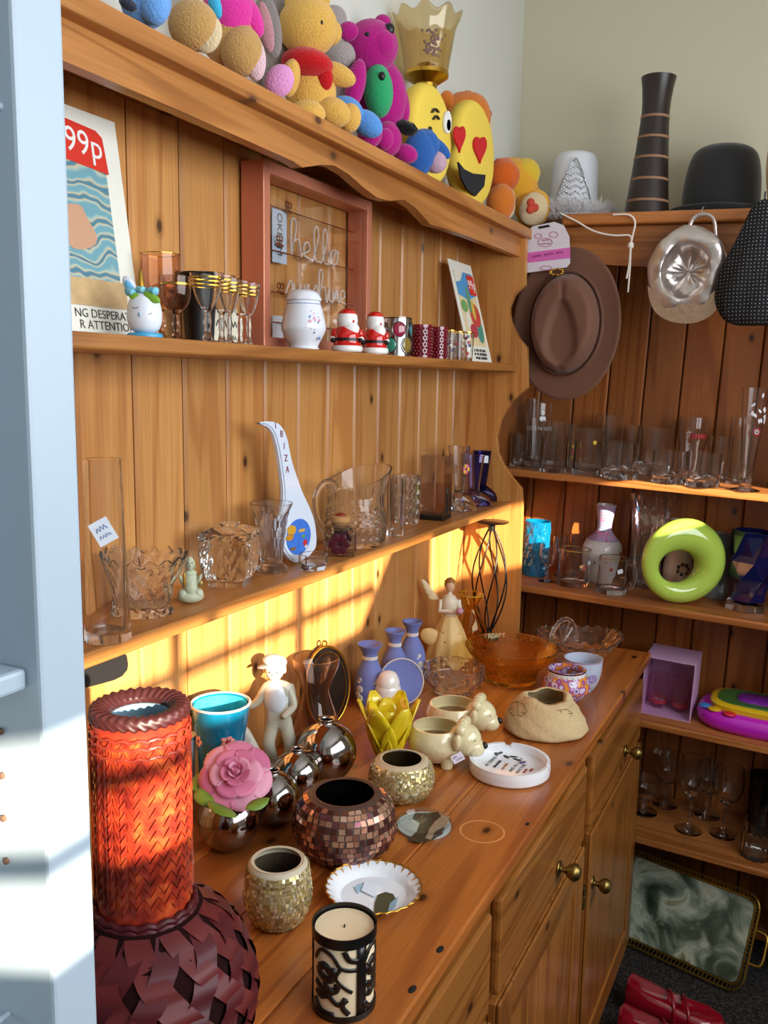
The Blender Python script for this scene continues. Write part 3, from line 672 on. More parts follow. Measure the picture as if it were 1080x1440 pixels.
# two santa shakers
def santa(u, w, vt, label):
    x, y, r, h = fit(u, 0.785, S1, w, vt)
    t = thing('santa_shaker', label, 'shaker', (x, y, S1), group='santa shakers')
    SR = plain('CE1F17', 0.12, coat=0.5); SW = plain('F3F1EE', 0.12, coat=0.5)
    solid('fur_hem', [(r * 0.9, 0), (r * 1.0, h * 0.04), (r * 0.98, h * 0.13), (r * 0.85, h * 0.15)], SW, 28, t, sm=3)
    solid('coat', [(r * 0.86, h * 0.13), (r * 0.9, h * 0.25), (r * 0.84, h * 0.45), (r * 0.6, h * 0.58)], SR, 28, t, sm=3)
    ring('belt', r * 0.87, h * 0.25, 0.001, h * 0.07, BLACK, t)
    solid('head', [(r * 0.5, h * 0.5), (r * 0.66, h * 0.66), (r * 0.66, h * 0.8), (r * 0.5, h * 0.92), (0, h * 0.96)], SW, 28, t, sm=4)
    e = -cf * r * 0.35 + cr * r * 0.25
    ello('beard', (e.x, e.y, h * 0.52), (r * 0.55, r * 0.4, h * 0.18), SW, t, (0, 0, -1.1))
    solid('hat', [(r * 0.63, h * 0.83), (r * 0.55, h * 0.92), (r * 0.32, h * 0.985), (0, h)], SR, 28, t, sm=3)
    for s in (-1, 1):
        e = cr * (s * r * 0.86) - cf * r * 0.3
        a_ = ello('arm', (e.x * 0.9, e.y * 0.9, h * 0.42), (r * 0.24, r * 0.28, h * 0.12), SR, t)
        ello('cuff', (e.x, e.y, h * 0.31), (r * 0.2, r * 0.22, h * 0.06), SW, a_); ello('mitten', (e.x - cf.x * 0.003, e.y - cf.y * 0.003, h * 0.27), (r * 0.17, r * 0.19, h * 0.06), BLACK, a_)
    e = -cf * r * 0.5 + cr * r * 0.4; ello('nose', (e.x, e.y, h * 0.7), (r * 0.1, r * 0.1, r * 0.1), SR, t, seg=10)
santa(488, 44, 434, 'red and white china santa shaker next to the flowered jar')
santa(527, 38, 438, 'red and white china santa shaker next to the jewelled tumbler')

# jewelled tumbler
x, y, r, h = fit(557, 0.80, S1, 42, 447)
t = thing('jewelled_tumbler', 'mirrored tumbler set with large coloured glass jewels', 'tumbler', (x, y, S1))
vessel('body', [(r * 0.9, 0), (r, h)], plain('C8CCD0', 0.12, 1.0), 0.003, 0.006, parent=t)
ring('rim_band', r * 0.995, h * 0.965, 0.0006, h * 0.03, plain('5A4A3A', 0.3, 1.0), t)
for k, c in enumerate(['8A8F3C', '1E8E96', '9A6A3A', '9A1C3A', '2C8A90', 'A85A30', '7A2040', '3A9A80', '8A7030', '1E7E96']):
    a = (k % 5) * 2 * PI / 5 + (PI / 5 if k >= 5 else 0); z = h * (0.68 if k < 5 else 0.28)
    j = ello('glass_jewel', (r * 0.97 * math.cos(a), r * 0.97 * math.sin(a), z), (0.0025, r * 0.42, h * 0.19), plain(c, 0.1, coat=0.6), t, (0, 0, a), 14)
    tubeo('jewel_setting', [((r + 0.001) * math.cos(a + q * 0.46 * math.cos(s)), (r + 0.001) * math.sin(a + q * 0.46 * math.cos(s)), z + h * 0.2 * math.sin(s)) for s in [2 * PI * i / 14 for i in range(14)] for q in (1,)], 0.001, plain('8A8A88', 0.3, 1.0), j, 5, True)
# hobnail tumblers
for u, w, vt, l_ in ((592, 33, 457, 'ruby red hobnail glass tumbler touching the jewelled tumbler'), (616, 27, 460, 'ruby red hobnail glass tumbler next to the shot glasses')):
    x, y, r, h = fit(u, 0.80, S1, w, vt)
    t = thing('hobnail_tumbler', l_, 'tumbler', (x, y, S1), group='ruby hobnail tumblers')
    RUBY = plain('8E0F26', 0.08, coat=0.6, trans=0.35)
    vessel('body', [(r * 0.9, 0), (r * 0.93, h)], RUBY, 0.002, 0.006, parent=t)
    bm = bmesh.new()
    for i in range(9):
        for k in range(20):
            a = 2 * PI * (k + 0.5 * (i % 2)) / 20; ell(bm, (r * 0.925 * math.cos(a), r * 0.925 * math.sin(a), h * (0.12 + 0.095 * i)), (r * 0.11, r * 0.11, r * 0.11), (0, 0, a), 6)
    mesh_obj('hobnails', bm, RUBY, t, smooth=180)['kind'] = 'stuff'
# shot glasses
sgm = ['E8E2D6', '3A4A7A', 'B04048']
for (u, w, vt), l_ in zip(((632, 18, 464), (643, 20, 466), (655, 22, 467)), ('printed shot glass beside the red tumbler', 'printed shot glass in the middle of the three', 'printed shot glass in front of the western card')):
    x, y, r, h = fit(u, 0.79, S1, w, vt)
    t = thing('shot_glass', l_, 'glass', (x, y, S1), group='printed shot glasses')
    vessel('body', [(r * 0.82, 0), (r, h)], CLEAR, 0.0015, 0.008, parent=t)
    ring('gilt_rim', r * 0.985, h * 0.965, 0.0005, h * 0.03, GOLD, t)
    random.seed(int(u))
    for k in range(9): dot_on(t, 'painted_figure', r * (0.83 + 0.15 * 0.5) , h * random.uniform(0.2, 0.85), random.uniform(-1.1, 1.1), random.uniform(0.002, 0.0045), plain(random.choice(sgm), 0.5), 0.2)

# ================================================================== things on the lower shelf
def st2(u, vb, w): return stand(u, vb, w, S2)
def diamond(n, rows, amp, lo=0.0, hi=1.0):
    """cut-glass diamonds on the outer wall"""
    def f(a, fz, r, z, outer):
        if not outer or fz < lo or fz > hi: return (r, z)
        p = abs(math.sin(n * a / 2 + fz * rows * PI)) ; q = abs(math.sin(n * a / 2 - fz * rows * PI))
        return (r * (1 + amp * (min(p, q) - 0.35)), z)
    return f
def ribs(n, amp, lo=0, hi=1):
    return lambda a, fz, r, z, o: (r * (1 + (amp * math.cos(n * a) if o and lo <= fz <= hi else 0)), z)
LABEL = plain('E6EEF8', 0.6)
def sticker(par, rr, z, ang, w, hh, s='', tilt=0.0):
    """paper price label on the camera side of a round body"""
    d = (-cf * math.cos(ang) + cr * math.sin(ang)); n = d.copy(); xx = Vector((-n.y, n.x, 0))
    M = basis(xx, (0, 0, 1), d * rr + Vector((0, 0, z))) @ Matrix.Rotation(tilt, 4, 'Z')
    o = boxo('price_label', (-w / 2, w / 2, -hh / 2, hh / 2, 0, 0.0006), LABEL, par, 0.0); o.matrix_local = M
    if s: scrib('pen_writing', (3,), hh * 0.3, plain('4A5FA0', 0.6), o, Matrix.Translation((0, hh * 0.15, 0.0006))); scrib('pen_writing', (4,), hh * 0.24, plain('4A5FA0', 0.6), o, Matrix.Translation((0, -hh * 0.18, 0.0006)))
    return o
x, y, r = st2(152, 907, 66); h = zof(645, x, y) - S2
t = thing('cylinder_vase', 'tall clear straight-sided glass vase with paper price label', 'vase', (x, y, S2))
vessel('body', [(r * 1.0, 0), (r * 1.0, h * 0.02), (r * 0.86, h * 0.5), (r * 0.80, h)], CLEAR, 0.0025, 0.012, 36, parent=t)
sticker(t, r * 0.9, h * 0.62, 0.25, 0.024, 0.03, '£2.50', 0.5)
x, y, r = st2(203, 867, 88); y -= 0.012; x = xof(203, y, S2); h = zof(782, x, y) - S2; R_ = 122 * mpp(x, y, S2) / 2
tag(vessel('crystal_bowl', [(r * 0.95, 0), (r * 0.95, h * 0.05), (r * 0.8, h * 0.1), (r * 0.95, h * 0.5), (R_ * 0.85, h * 0.75), (R_, h)], CRYSTAL, 0.005, 0.012, 72,
    lambda a, fz, r_, z, o: (r_ * (1 + (0.05 * (abs(math.sin(8 * a + fz * 9)) - 0.5) if o and 0.12 < fz < 0.95 else 0) + (0.03 * math.sin(16 * a) if fz >= 0.95 else 0)), z + (0.004 * math.sin(16 * a) if fz > 0.95 else 0)), loc=(x, y, S2), rows=26),
    'pressed crystal bowl with scalloped flaring rim beside the little buddha', 'bowl')
# buddha
x, y, r = st2(268, 852, 38); h = zof(782, x, y) - S2
t = thing('buddha_figure', 'small pale green seated buddha figurine', 'figurine', (x, y, S2), (0, 0, -0.8))
BUD = plain('B9BFA2', 0.55, bump=0.3, bscale=150)
bm = bmesh.new()
for c, q in (((0, 0, h * 0.14), (r * 1.0, r * 0.75, h * 0.15)), ((0, 0.0, h * 0.42), (r * 0.62, r * 0.5, h * 0.28)), ((0, -r * 0.25, h * 0.33), (r * 0.5, r * 0.42, h * 0.18)), ((0, 0, h * 0.62), (r * 0.5, r * 0.38, h * 0.1)), ((-r * 0.55, -r * 0.2, h * 0.2), (r * 0.4, r * 0.4, h * 0.12)), ((r * 0.55, -r * 0.2, h * 0.2), (r * 0.4, r * 0.4, h * 0.12))): ell(bm, c, q)
mesh_obj('robed_body', bm, BUD, t, smooth=180)
hd = ello('head', (0, -r * 0.08, h * 0.84), (r * 0.32, r * 0.32, h * 0.16), BUD, t)
for s in (-1, 1):
    ello('ear', (s * r * 0.33, -r * 0.05, h * 0.8), (r * 0.06, r * 0.1, h * 0.09), BUD, hd, seg=10); ello('eye', (s * r * 0.13, -r * 0.37, h * 0.87), (r * 0.06, r * 0.03, h * 0.012), INK, hd, seg=8)
    ello('arm', (s * r * 0.55, -r * 0.15, h * 0.45), (r * 0.18, r * 0.22, h * 0.2), BUD, t, (0.3, s * 0.4, 0))
ello('nose', (0, -r * 0.4, h * 0.82), (r * 0.06, r * 0.06, h * 0.03), BUD, hd, seg=8)
ello('gold_fan', (-r * 0.45, -r * 0.45, h * 0.52), (r * 0.12, r * 0.06, h * 0.16), plain('B98A3C', 0.4, 0.6), t, seg=12); ello('gold_pot', (r * 0.75, -r * 0.3, h * 0.42), (r * 0.2, r * 0.2, h * 0.08), plain('A8905A', 0.4, 0.5), t, seg=12)
# square crystal box with lid
x, y, r = st2(324, 830, 80); w = r * 0.86; h = zof(735, x, y) - S2
t = thing('crystal_box', 'square cut crystal box with faceted lid', 'box', (x, y, S2), (0, 0, 0.32))
bm = bmesh.new(); n = 10
def sqring(hw, z, bumpy):
    q = []
    for s in range(4):
        for k in range(n):
            f = -1 + 2 * k / n; b_ = (1 + (0.09 * (1 - abs(((k / n * 3 + bumpy) % 1) * 2 - 1)) if bumpy is not None else 0))
            px, py = [(f, -b_), (b_, f), (-f, b_), (-b_, -f)][s]; q.append(bm.verts.new((px * hw, py * hw, z)))
    return q
rows = [(0.72, 0, None), (0.74, 0.1, None), (0.82, 0.14, 0.0), (0.92, 0.28, 0.5), (0.98, 0.42, 0.0), (1.0, 0.56, 0.5), (0.99, 0.68, 0.0), (0.95, 0.74, None)]
rg = [sqring(w * a, h * b_, c) for a, b_, c in rows]
for A, B_ in zip(rg, rg[1:]):
    for k in range(4 * n): bm.faces.new((A[k], A[(k + 1) % (4 * n)], B_[(k + 1) % (4 * n)], B_[k]))
bm.faces.new(rg[0][::-1]); bm.faces.new(rg[-1]); mesh_obj('box_body', bm, CRYSTAL, t)
bm = bmesh.new(); rg = [sqring(w * a, h * b_, c) for a, b_, c in [(1.0, 0.745, None), (1.04, 0.79, 0.0), (0.98, 0.87, 0.5), (0.55, 0.95, None), (0.3, 0.955, None), (0.34, 1.0, None)]]
for A, B_ in zip(rg, rg[1:]):
    for k in range(4 * n): bm.faces.new((A[k], A[(k + 1) % (4 * n)], B_[(k + 1) % (4 * n)], B_[k]))
bm.faces.new(rg[0][::-1]); bm.faces.new(rg[-1]); mesh_obj('lid', bm, CRYSTAL, t)
# crystal vase
x, y, r = st2(382, 808, 48); h = zof(707, x, y) - S2
tag(vessel('crystal_vase', [(r, 0), (r, h * 0.05), (r * 0.62, h * 0.12), (r * 0.72, h * 0.4), (r * 0.95, h * 0.8), (r * 1.3, h)], CRYSTAL, 0.004, 0.02, 64, diamond(14, 3.5, 0.07, 0.14, 0.85), loc=(x, y, S2), rows=30), 'footed cut crystal vase flaring to a ribbed rim', 'vase')
# spoon rest IBIZA
px_ = [(371.5, 597), (384, 595), (398, 597), (406, 604.5), (411, 617.5), (413.5, 631), (417, 651), (422.6, 671), (430, 694), (438, 712), (445, 733.6), (447, 755), (445.6, 772), (436, 784), (419.6, 793), (410, 788.6), (401, 775), (396.7, 761), (397.4, 743), (402, 723), (404, 700), (403.5, 681.7), (401, 655.7), (398, 633), (394, 616), (387.5, 604.5), (378, 600)]
pw = [aty(u, v, 0.825) for u, v in px_]; bx = sum(p.x for p in pw) / len(pw); zb = min(p.z for p in pw)
t = thing('spoon_rest', 'white china spoon rest lettered IBIZA with a painted island map', 'spoon rest', (bx, 0.825, S2 + 0.001), (-0.04, 0, 0))
SP = [((p.x - bx), (p.z - zb)) for p in pw]
bm = bmesh.new(); prism(bm, smoothp(SP, 3), 'y', 0.0, 0.012); bmesh.ops.bevel(bm, geom=[e for e in bm.edges if abs(e.verts[0].co.y - e.verts[1].co.y) < 1e-6], offset=0.003, segments=2, affect='EDGES')
body = mesh_obj('spoon_body', bm, plain('DCE6F6', 0.12, coat=0.4), t, smooth=50)
def spt(u, v, d=-0.0008): p = aty(u, v, 0.825); return (p.x - bx, d, p.z - zb)
for s, (u, v) in zip('IBIZA', ((394, 601), (402, 613), (405, 630), (407, 647), (408.5, 663))): texto('lettering', s, 0.0165, plain('8A2A3A', 0.4), t, basis((1, 0, 0), (0, 0, 1), spt(u, v)), 0.0002)
mp_ = spt(421, 757); d_ = bmesh.new(); prism(d_, [(mp_[0] + 0.040 * math.cos(a), mp_[2] + 0.032 * math.sin(a)) for a in [2 * PI * k / 22 for k in range(22)]], 'y', -0.0012, 0.001); mesh_obj('sea_print', d_, plain('3F78D8', 0.3, var=0.5, bscale=160), t)
for (u, v, a, b_, c) in ((411, 748, 0.014, 0.009, 'D8A030'), (408, 758, 0.012, 0.006, 'C98A28'), (429, 765, 0.007, 0.006, 'C8303A'), (427, 756, 0.005, 0.003, '5FA04A'), (425, 748, 0.012, 0.003, 'D8A848'), (412, 774, 0.01, 0.003, '8A5A30'), (430, 770, 0.004, 0.004, 'E8E4DA')):
    q = spt(u, v); bm = bmesh.new(); prism(bm, [(q[0] + a * math.cos(s), q[2] + b_ * math.sin(s)) for s in [2 * PI * k / 12 for k in range(12)]], 'y', -0.0018, -0.0011); mesh_obj('island_print', bm, plain(c, 0.4), t)
# little glass salt
x, y, r = st2(441, 804, 44); h = 0.026
tag(vessel('salt_dish', [(r * 0.85, 0), (r, h * 0.4), (r, h)], CRYSTAL, 0.004, 0.007, 8, smooth=20, loc=(x, y, S2), rows=0), 'tiny octagonal glass salt dish in front of the spoon rest', 'dish')
# corked jar
x, y, r = st2(478, 785, 56); w = r * 0.78; h = zof(722, x, y) - S2
t = thing('corked_jar', 'square glass jar with cork stopper and dark red flower paintings', 'jar', (x, y, S2), (0, 0, 0.45))
bm = bmesh.new(); box(bm, -w, w, -w, w, 0, h * 0.62, 0.004); mesh_obj('jar_body', bm, glass('C8B8AC', 1.4), t)
vessel('jar_neck', [(w * 0.9, h * 0.63), (w * 0.62, h * 0.68), (w * 0.62, h * 0.78)], CLEAR, 0.002, h * 0.64, parent=t)
solid('cork', [(w * 0.55, h * 0.72), (w * 0.60, h * 0.8), (w * 0.68, h * 0.82), (w * 0.68, h * 0.93), (w * 0.6, h * 0.95)], plain('B98850', 0.8, bump=0.4, bscale=200), 24, t)
ello('red_bead', (0, 0, h * 0.97), (w * 0.35, w * 0.35, h * 0.05), plain('8A1A10', 0.1, coat=0.5), t)
for s, ax in ((1, 'y'), (1, 'x')):
    for k in range(6):
        a = k * PI / 3; c = (w * 0.42 * math.cos(a), h * 0.32 + w * 0.42 * math.sin(a))
        p_ = (c[0], -w - 0.0005, c[1]) if ax == 'y' else (w + 0.0005, c[0], c[1])
        ello('painted_petal', p_, ((w * 0.3, 0.001, w * 0.3) if ax == 'y' else (0.001, w * 0.3, w * 0.3)), plain('4A0C1C', 0.3), t, seg=10)
        if ax == 'y': ello('painted_petal', (-w - 0.0005, c[0], c[1]), (0.001, w * 0.3, w * 0.3), plain('4A0C1C', 0.3), t, seg=10)
# pitcher
x, y, r = st2(500, 768, 96); h = zof(672, x, y) - S2; r *= 0.9
t = thing('glass_pitcher', 'large pressed glass pitcher with looped handle and tall pouring lip', 'pitcher', (x, y, S2))
la = -0.25; pd = Vector((math.cos(la), math.sin(la), 0))
def pit(a, fz, r_, z, o):
    lip = max(0, math.cos(a - la)) ** 2
    k = max(0, (fz - 0.62) / 0.38)
    am = 0
    if o and 0.06 < fz < 0.55: am = 0.05 * (min(abs(math.sin(11 * a + fz * 24)), abs(math.sin(11 * a - fz * 24))) - 0.3)
    if o and 0.62 < fz < 0.8: am = 0.012 * math.cos(40 * a)
    return (r_ * (1 + am + 0.32 * lip * k), z + h * (0.13 * math.cos(a - la) + 0.05 * lip) * k)
vessel('body', [(r * 0.86, 0), (r * 0.95, h * 0.08), (r * 1.0, h * 0.3), (r * 0.93, h * 0.6), (r * 0.9, h * 0.75), (r, h)], CRYSTAL, 0.0035, 0.01, 72, pit, t, rows=36)
hp = [(-0.88, 0.86), (-1.1, 0.97), (-1.5, 0.98), (-1.85, 0.8), (-1.8, 0.5), (-1.45, 0.27), (-0.98, 0.16)]
tubeo('handle', smoothp([(pd.x * a * r, pd.y * a * r, b_ * h) for a, b_ in hp], 5), 0.0055, CRYSTAL, t, 10)
# tumblers behind
x, y, r = st2(556, 755, 34); h = zof(672, x, y) - S2
t = thing('candle_holder', 'square cut glass candle holder with dark label beside the pitcher', 'candle holder', (x, y, S2), (0, 0, 0.5))
w = r * 0.75
vessel('body', [(w, 0), (w, h)], CRYSTAL, 0.004, 0.012, 8, parent=t, smooth=20)
boxo('dark_label', (-w * 0.6, w * 0.6, -w * 1.02, -w * 0.99, h * 0.72, h * 0.98), plain('2A0C0A', 0.3), t, 0)
x, y, r = st2(572, 738, 40); h = zof(668, x, y) - S2
tag(vessel('zigzag_tumbler', [(r * 0.8, 0), (r * 0.82, h * 0.1), (r * 0.95, h)], CRYSTAL, 0.003, 0.01, 64, lambda a, fz, r_, z, o: (r_ * (1 + (0.06 * math.sin(16 * a + 3 * abs(((fz * 5) % 1) * 2 - 1)) if o else 0)), z), loc=(x, y, S2), rows=30), 'clear glass tumbler with raised zigzag ribs', 'tumbler')
# square tealight glass on black base
x, y, r = st2(612, 733, 50); h = zof(640, x, y) - S2; w = r * 0.74
t = thing('square_vase', 'square clear glass vase on black base with dark branch print', 'vase', (x, y, S2), (0, 0, 0.1))
boxo('base', (-w, w, -w, w, 0, h * 0.08), BLACK, t, 0.002)
for a, b_, c, d in ((-w, w, -w, -w + 0.002), (-w, w, w - 0.002, w), (-w, -w + 0.002, -w + 0.0021, w - 0.0021), (w - 0.002, w, -w + 0.0021, w - 0.0021)): boxo('glass_wall', (a, b_, c, d, h * 0.081, h), glass('E8DDD8', 1.5), t, 0.0004)
boxo('liquid', (-w + 0.0024, w - 0.0024, -w + 0.0024, w - 0.0024, h * 0.082, h * 0.55), glass('D0B8B4', 0.7), t, 0)
tubeo('branch_print', [(-w * 0.3, -w - 0.0004, h * 0.1), (-w * 0.2, -w - 0.0004, h * 0.3), (-w * 0.35, -w - 0.0004, h * 0.42), (-w * 0.25, -w - 0.0004, h * 0.5)], [0.003, 0.002, 0.003, 0.0015], BLACK, t, 6)
tubeo('branch_print', [(w * 0.6, -w - 0.0004, h * 0.1), (w * 0.65, -w - 0.0004, h * 0.4)], 0.0018, BLACK, t, 6)
# glass boots
def boot(label, u, vb, w, vt, mat, toe, lab=None, flower=False):
    x, y, r = st2(u, vb, w * 0.62); h = zof(vt, x, y) - S2
    t = thing('glass_boot', label, 'glass boot', (x, y, S2), (0, 0, math.atan2(cr.y, cr.x) + toe), 'glass boots')
    r *= 1.2
    leg = [(r * 0.6, h * 0.04), (r * 0.62, h * 0.12), (r * 0.56, h * 0.3), (r * 0.72, h * 0.6), (r * 0.92, h * 0.94), (r * 0.98, h)]
    vessel('leg', smoothp(leg, 3), mat, 0.0025, h * 0.1, parent=t)
    bm = bmesh.new(); prof = [(0.6, 0.0, 0.42), (0.95, 0.0, 0.40), (1.4, 0.0, 0.36), (1.9, 0.0, 0.26), (2.2, 0.0, 0.14)]
    rgs = []
    for xx, z0, top in [(-0.55, 0, 0.3), (-0.2, 0, 0.34), (0.3, 0, 0.34), (0.8, 0, 0.30), (1.3, 0, 0.24), (1.75, 0, 0.17), (2.0, 0, 0.09)]:
        ww = r * (0.55 if xx < 1.5 else 0.45 if xx < 1.9 else 0.25)
        rgs.append([bm.verts.new((r * xx * 0.85, ww * math.cos(s), max(0, h * top * 0.5 * (1 + math.sin(s))))) for s in [2 * PI * k / 14 for k in range(14)]])
    for A, B_ in zip(rgs, rgs[1:]):
        for k in range(14): bm.faces.new((A[k], A[(k + 1) % 14], B_[(k + 1) % 14], B_[k]))
    bm.faces.new(rgs[0][::-1]); bm.faces.new(rgs[-1]); bmesh.ops.recalc_face_normals(bm, faces=bm.faces)
    mesh_obj('foot', bm, mat, t, smooth=60)
    if lab: boxo('price_label', (-0.006, 0.014, -r - 0.001, -r - 0.0002, h * 0.78, h * 0.92), LABEL, t, 0)
    if flower:
        for k in range(6): ello('painted_petal', (0.012 + 0.006 * math.cos(k), -r * 0.72, h * 0.66 + 0.008 * math.sin(k)), (0.004, 0.001, 0.006), plain('D85A80' if k % 2 else 'E0B030', 0.4), t, seg=8)
    return t
boot('clear glass boot standing against the square vase', 643, 722, 44, 627, CLEAR, 0.3, None, True)
boot('pale lilac glass boot with painted flower between the clear and blue boots', 664, 714, 44, 640, glass('FFFFFF', 1, 0.0, body=1, bh='ECE6F4'), 0.1)
boot('cobalt blue glass boot with paper label at the shelf end', 676, 706, 36, 634, glass('FFFFFF', 1, 0.0, body=1, bh='AEB0EC'), 0.0, True)

# ================================================================== soft toys and lamp on the dresser top
TOPZ = 1.9558
CAMROT = math.atan2(cr.y, cr.x)
def toy(name, label, u, y, cat='soft toy', group='soft toys on the dresser'):
    return thing(name, label, cat, (xof(u, y, TOPZ), y, TOPZ), group=group)
def blob(t, name, u, v, y, ru, rv, mat, rd=None, roll=0.0, par=None, jit=0.0, seg=20):
    """rounded stuffed part whose outline shows at (u, v) with half sizes ru, rv pixels, y metres from the camera wall line"""
    p = aty(u, v, y); s = mpp(*p)
    rd = (rd if rd is not None else (ru + rv) / 2) * s
    c = p - Vector(t.location)
    return ello(name, c, (ru * s, rd, rv * s), mat, par or t, (0, roll, CAMROT), seg, jit)
# light blue toy at the end
t = toy('blue_plush', 'light blue plush toy with dark fringe at the end of the row', 205, 0.80)
blob(t, 'body', 205, 2, 0.79, 36, 36, plush('6FA6E8'), 26); blob(t, 'head', 200, -50, 0.80, 30, 30, plush('6FA6E8')); blob(t, 'foot', 218, 12, 0.77, 20, 22, plush('6FA6E8'), 16); blob(t, 'fringe', 180, 6, 0.77, 14, 8, plush('33384A'), 8, 0.5)
# tan bear in pink vest
TAN, CRM = plush('C79A5C'), plush('E2C9A0')
t = toy('tan_plush', 'tan plush bear in a bright pink and cyan vest', 305, 0.82)
blob(t, 'body', 318, 38, 0.83, 40, 52, TAN, 34); v_ = blob(t, 'vest', 322, 18, 0.822, 36, 40, plush('E0389C'), 36)
blob(t, 'vest_trim', 302, 6, 0.80, 9, 20, plush('3FAFD8'), 8, -0.3, v_); blob(t, 'head', 310, -48, 0.83, 40, 40, TAN)
l = blob(t, 'leg', 272, 36, 0.79, 36, 34, TAN, 26, 0.35); blob(t, 'foot_pad', 292, 48, 0.772, 20, 26, CRM, 10, 0.3, l)
l = blob(t, 'leg', 340, 72, 0.80, 30, 34, TAN, 24); blob(t, 'foot_pad', 358, 82, 0.785, 16, 30, plush('E6C0C8'), 12, -0.1, l)
tx = blob(t, 'arm', 350, 20, 0.80, 16, 34, plush('E0389C'), 16, -0.5)
# grey rabbit with pink lined ear
t = toy('rabbit_plush', 'grey plush rabbit with pink lined ears and a pink foot', 385, 0.88)
blob(t, 'body', 384, 80, 0.885, 22, 48, plush('9C9490'), 20); blob(t, 'head', 386, 14, 0.885, 22, 24, plush('9C9490'), 16)
e = blob(t, 'ear', 378, 36, 0.845, 17, 44, plush('8E8480'), 8, -0.2); blob(t, 'ear_lining', 374, 38, 0.836, 10, 34, plush('C08A90'), 6, -0.2, e)
blob(t, 'foot', 393, 114, 0.775, 20, 23, plush('E79BD0'), 12, 0.5)
# golden bear with red neckerchief
GB = plush('E2B055')
t = toy('golden_bear', 'golden plush bear with a red neckerchief and round ears', 437, 0.82)
blob(t, 'body', 437, 128, 0.825, 36, 48, GB, 28)
hd = blob(t, 'head', 433, 38, 0.82, 42, 40, GB, 32); blob(t, 'muzzle', 466, 46, 0.80, 15, 17, GB, 14, 0, hd); blob(t, 'ear', 414, 4, 0.835, 14, 15, GB, 7, 0, hd); blob(t, 'ear', 452, 2, 0.835, 12, 14, GB, 7, 0, hd)
blob(t, 'nose', 478, 42, 0.79, 5, 4, plush('3A2A1C'), 4, 0, hd, seg=10)
blob(t, 'eye', 452, 32, 0.785, 3, 4, BLACK, 3, 0, hd, seg=10)
k_ = blob(t, 'neckerchief', 432, 90, 0.82, 37, 20, plush('C4161C'), 32, 0.12); blob(t, 'knot_end', 456, 106, 0.792, 12, 20, plush('C4161C'), 8, -0.2, k_)
blob(t, 'arm', 472, 104, 0.785, 30, 15, GB, 14, 0.35); blob(t, 'arm', 408, 110, 0.83, 14, 26, GB, 14, 0.2)
l = blob(t, 'leg', 468, 158, 0.785, 26, 20, GB, 18, 0.3); blob(t, 'foot', 492, 166, 0.775, 16, 20, GB, 12, 0.1, l)
blob(t, 'leg', 432, 160, 0.80, 26, 18, GB, 20)
# grey plush with blue legs
GP = plush('A59A98')
t = toy('grey_plush', 'grey plush animal with sky blue legs behind the golden bear', 484, 0.865)
blob(t, 'body', 482, 122, 0.86, 24, 40, plush('B4A6A8'), 18); hd = blob(t, 'head', 478, 78, 0.85, 22, 20, GP, 18); blob(t, 'ear', 468, 30, 0.88, 20, 22, GP, 8, 0.4, hd)
blob(t, 'leg', 488, 155, 0.80, 24, 18, plush('5C98E0'), 16, 0.4); blob(t, 'foot', 516, 174, 0.775, 24, 17, plush('5C98E0'), 15, 0.55)
# magenta bear
MG = plush('B5187E')
t = toy('magenta_bear', 'magenta plush bear with green tummy and black nose', 535, 0.82)
blob(t, 'body', 534, 138, 0.825, 38, 52, MG, 28); blob(t, 'tummy', 532, 128, 0.803, 21, 36, plush('2FA468'), 22, -0.08)
hd = blob(t, 'head', 522, 66, 0.82, 38, 36, MG, 30); blob(t, 'muzzle', 536, 62, 0.795, 20, 20, MG, 16, 0, hd); blob(t, 'ear', 490, 44, 0.83, 14, 13, MG, 8, 0, hd); blob(t, 'ear', 538, 32, 0.85, 12, 11, MG, 7, 0, hd)
blob(t, 'eye', 516, 48, 0.786, 4, 3, BLACK, 2, 0.2, hd, seg=10); blob(t, 'nose', 547, 41, 0.782, 8, 8, plain('0C0C0E', 0.4), 6, 0, hd, seg=14); blob(t, 'button', 537, 107, 0.785, 5, 6, plain('0C0C0E', 0.4), 4, seg=10)
blob(t, 'arm', 563, 142, 0.80, 12, 30, MG, 13, -0.25); blob(t, 'arm', 500, 118, 0.82, 14, 34, MG, 14, 0.2)
l = blob(t, 'leg', 545, 196, 0.79, 20, 24, MG, 18); blob(t, 'foot', 570, 216, 0.772, 18, 13, MG, 13, 0.3, l); l = blob(t, 'leg', 520, 186, 0.80, 18, 22, MG, 16); blob(t, 'foot', 541, 196, 0.785, 13, 15, MG, 11, 0.2, l)
# blue floppy toy
BL = plush('2F62AC')
t = toy('blue_floppy_toy', 'small blue plush dog with pale muzzle and black tuft', 590, 0.775)
blob(t, 'body', 590, 214, 0.756, 22, 30, BL, 12); hd = blob(t, 'head', 596, 204, 0.752, 22, 22, BL, 13, 0.4); blob(t, 'muzzle', 612, 228, 0.744, 17, 15, plush('C9A3B4'), 13, 0.3, hd)
blob(t, 'ear', 618, 208, 0.744, 20, 9, BL, 5, 0.75, hd); blob(t, 'tuft', 572, 180, 0.756, 16, 9, plush('14110F'), 8, 0.4, hd, 0.15); blob(t, 'leg', 594, 234, 0.752, 11, 12, BL, 10); blob(t, 'nostril', 615, 227, 0.738, 2, 2, BLACK, 1, 0, hd, seg=8)
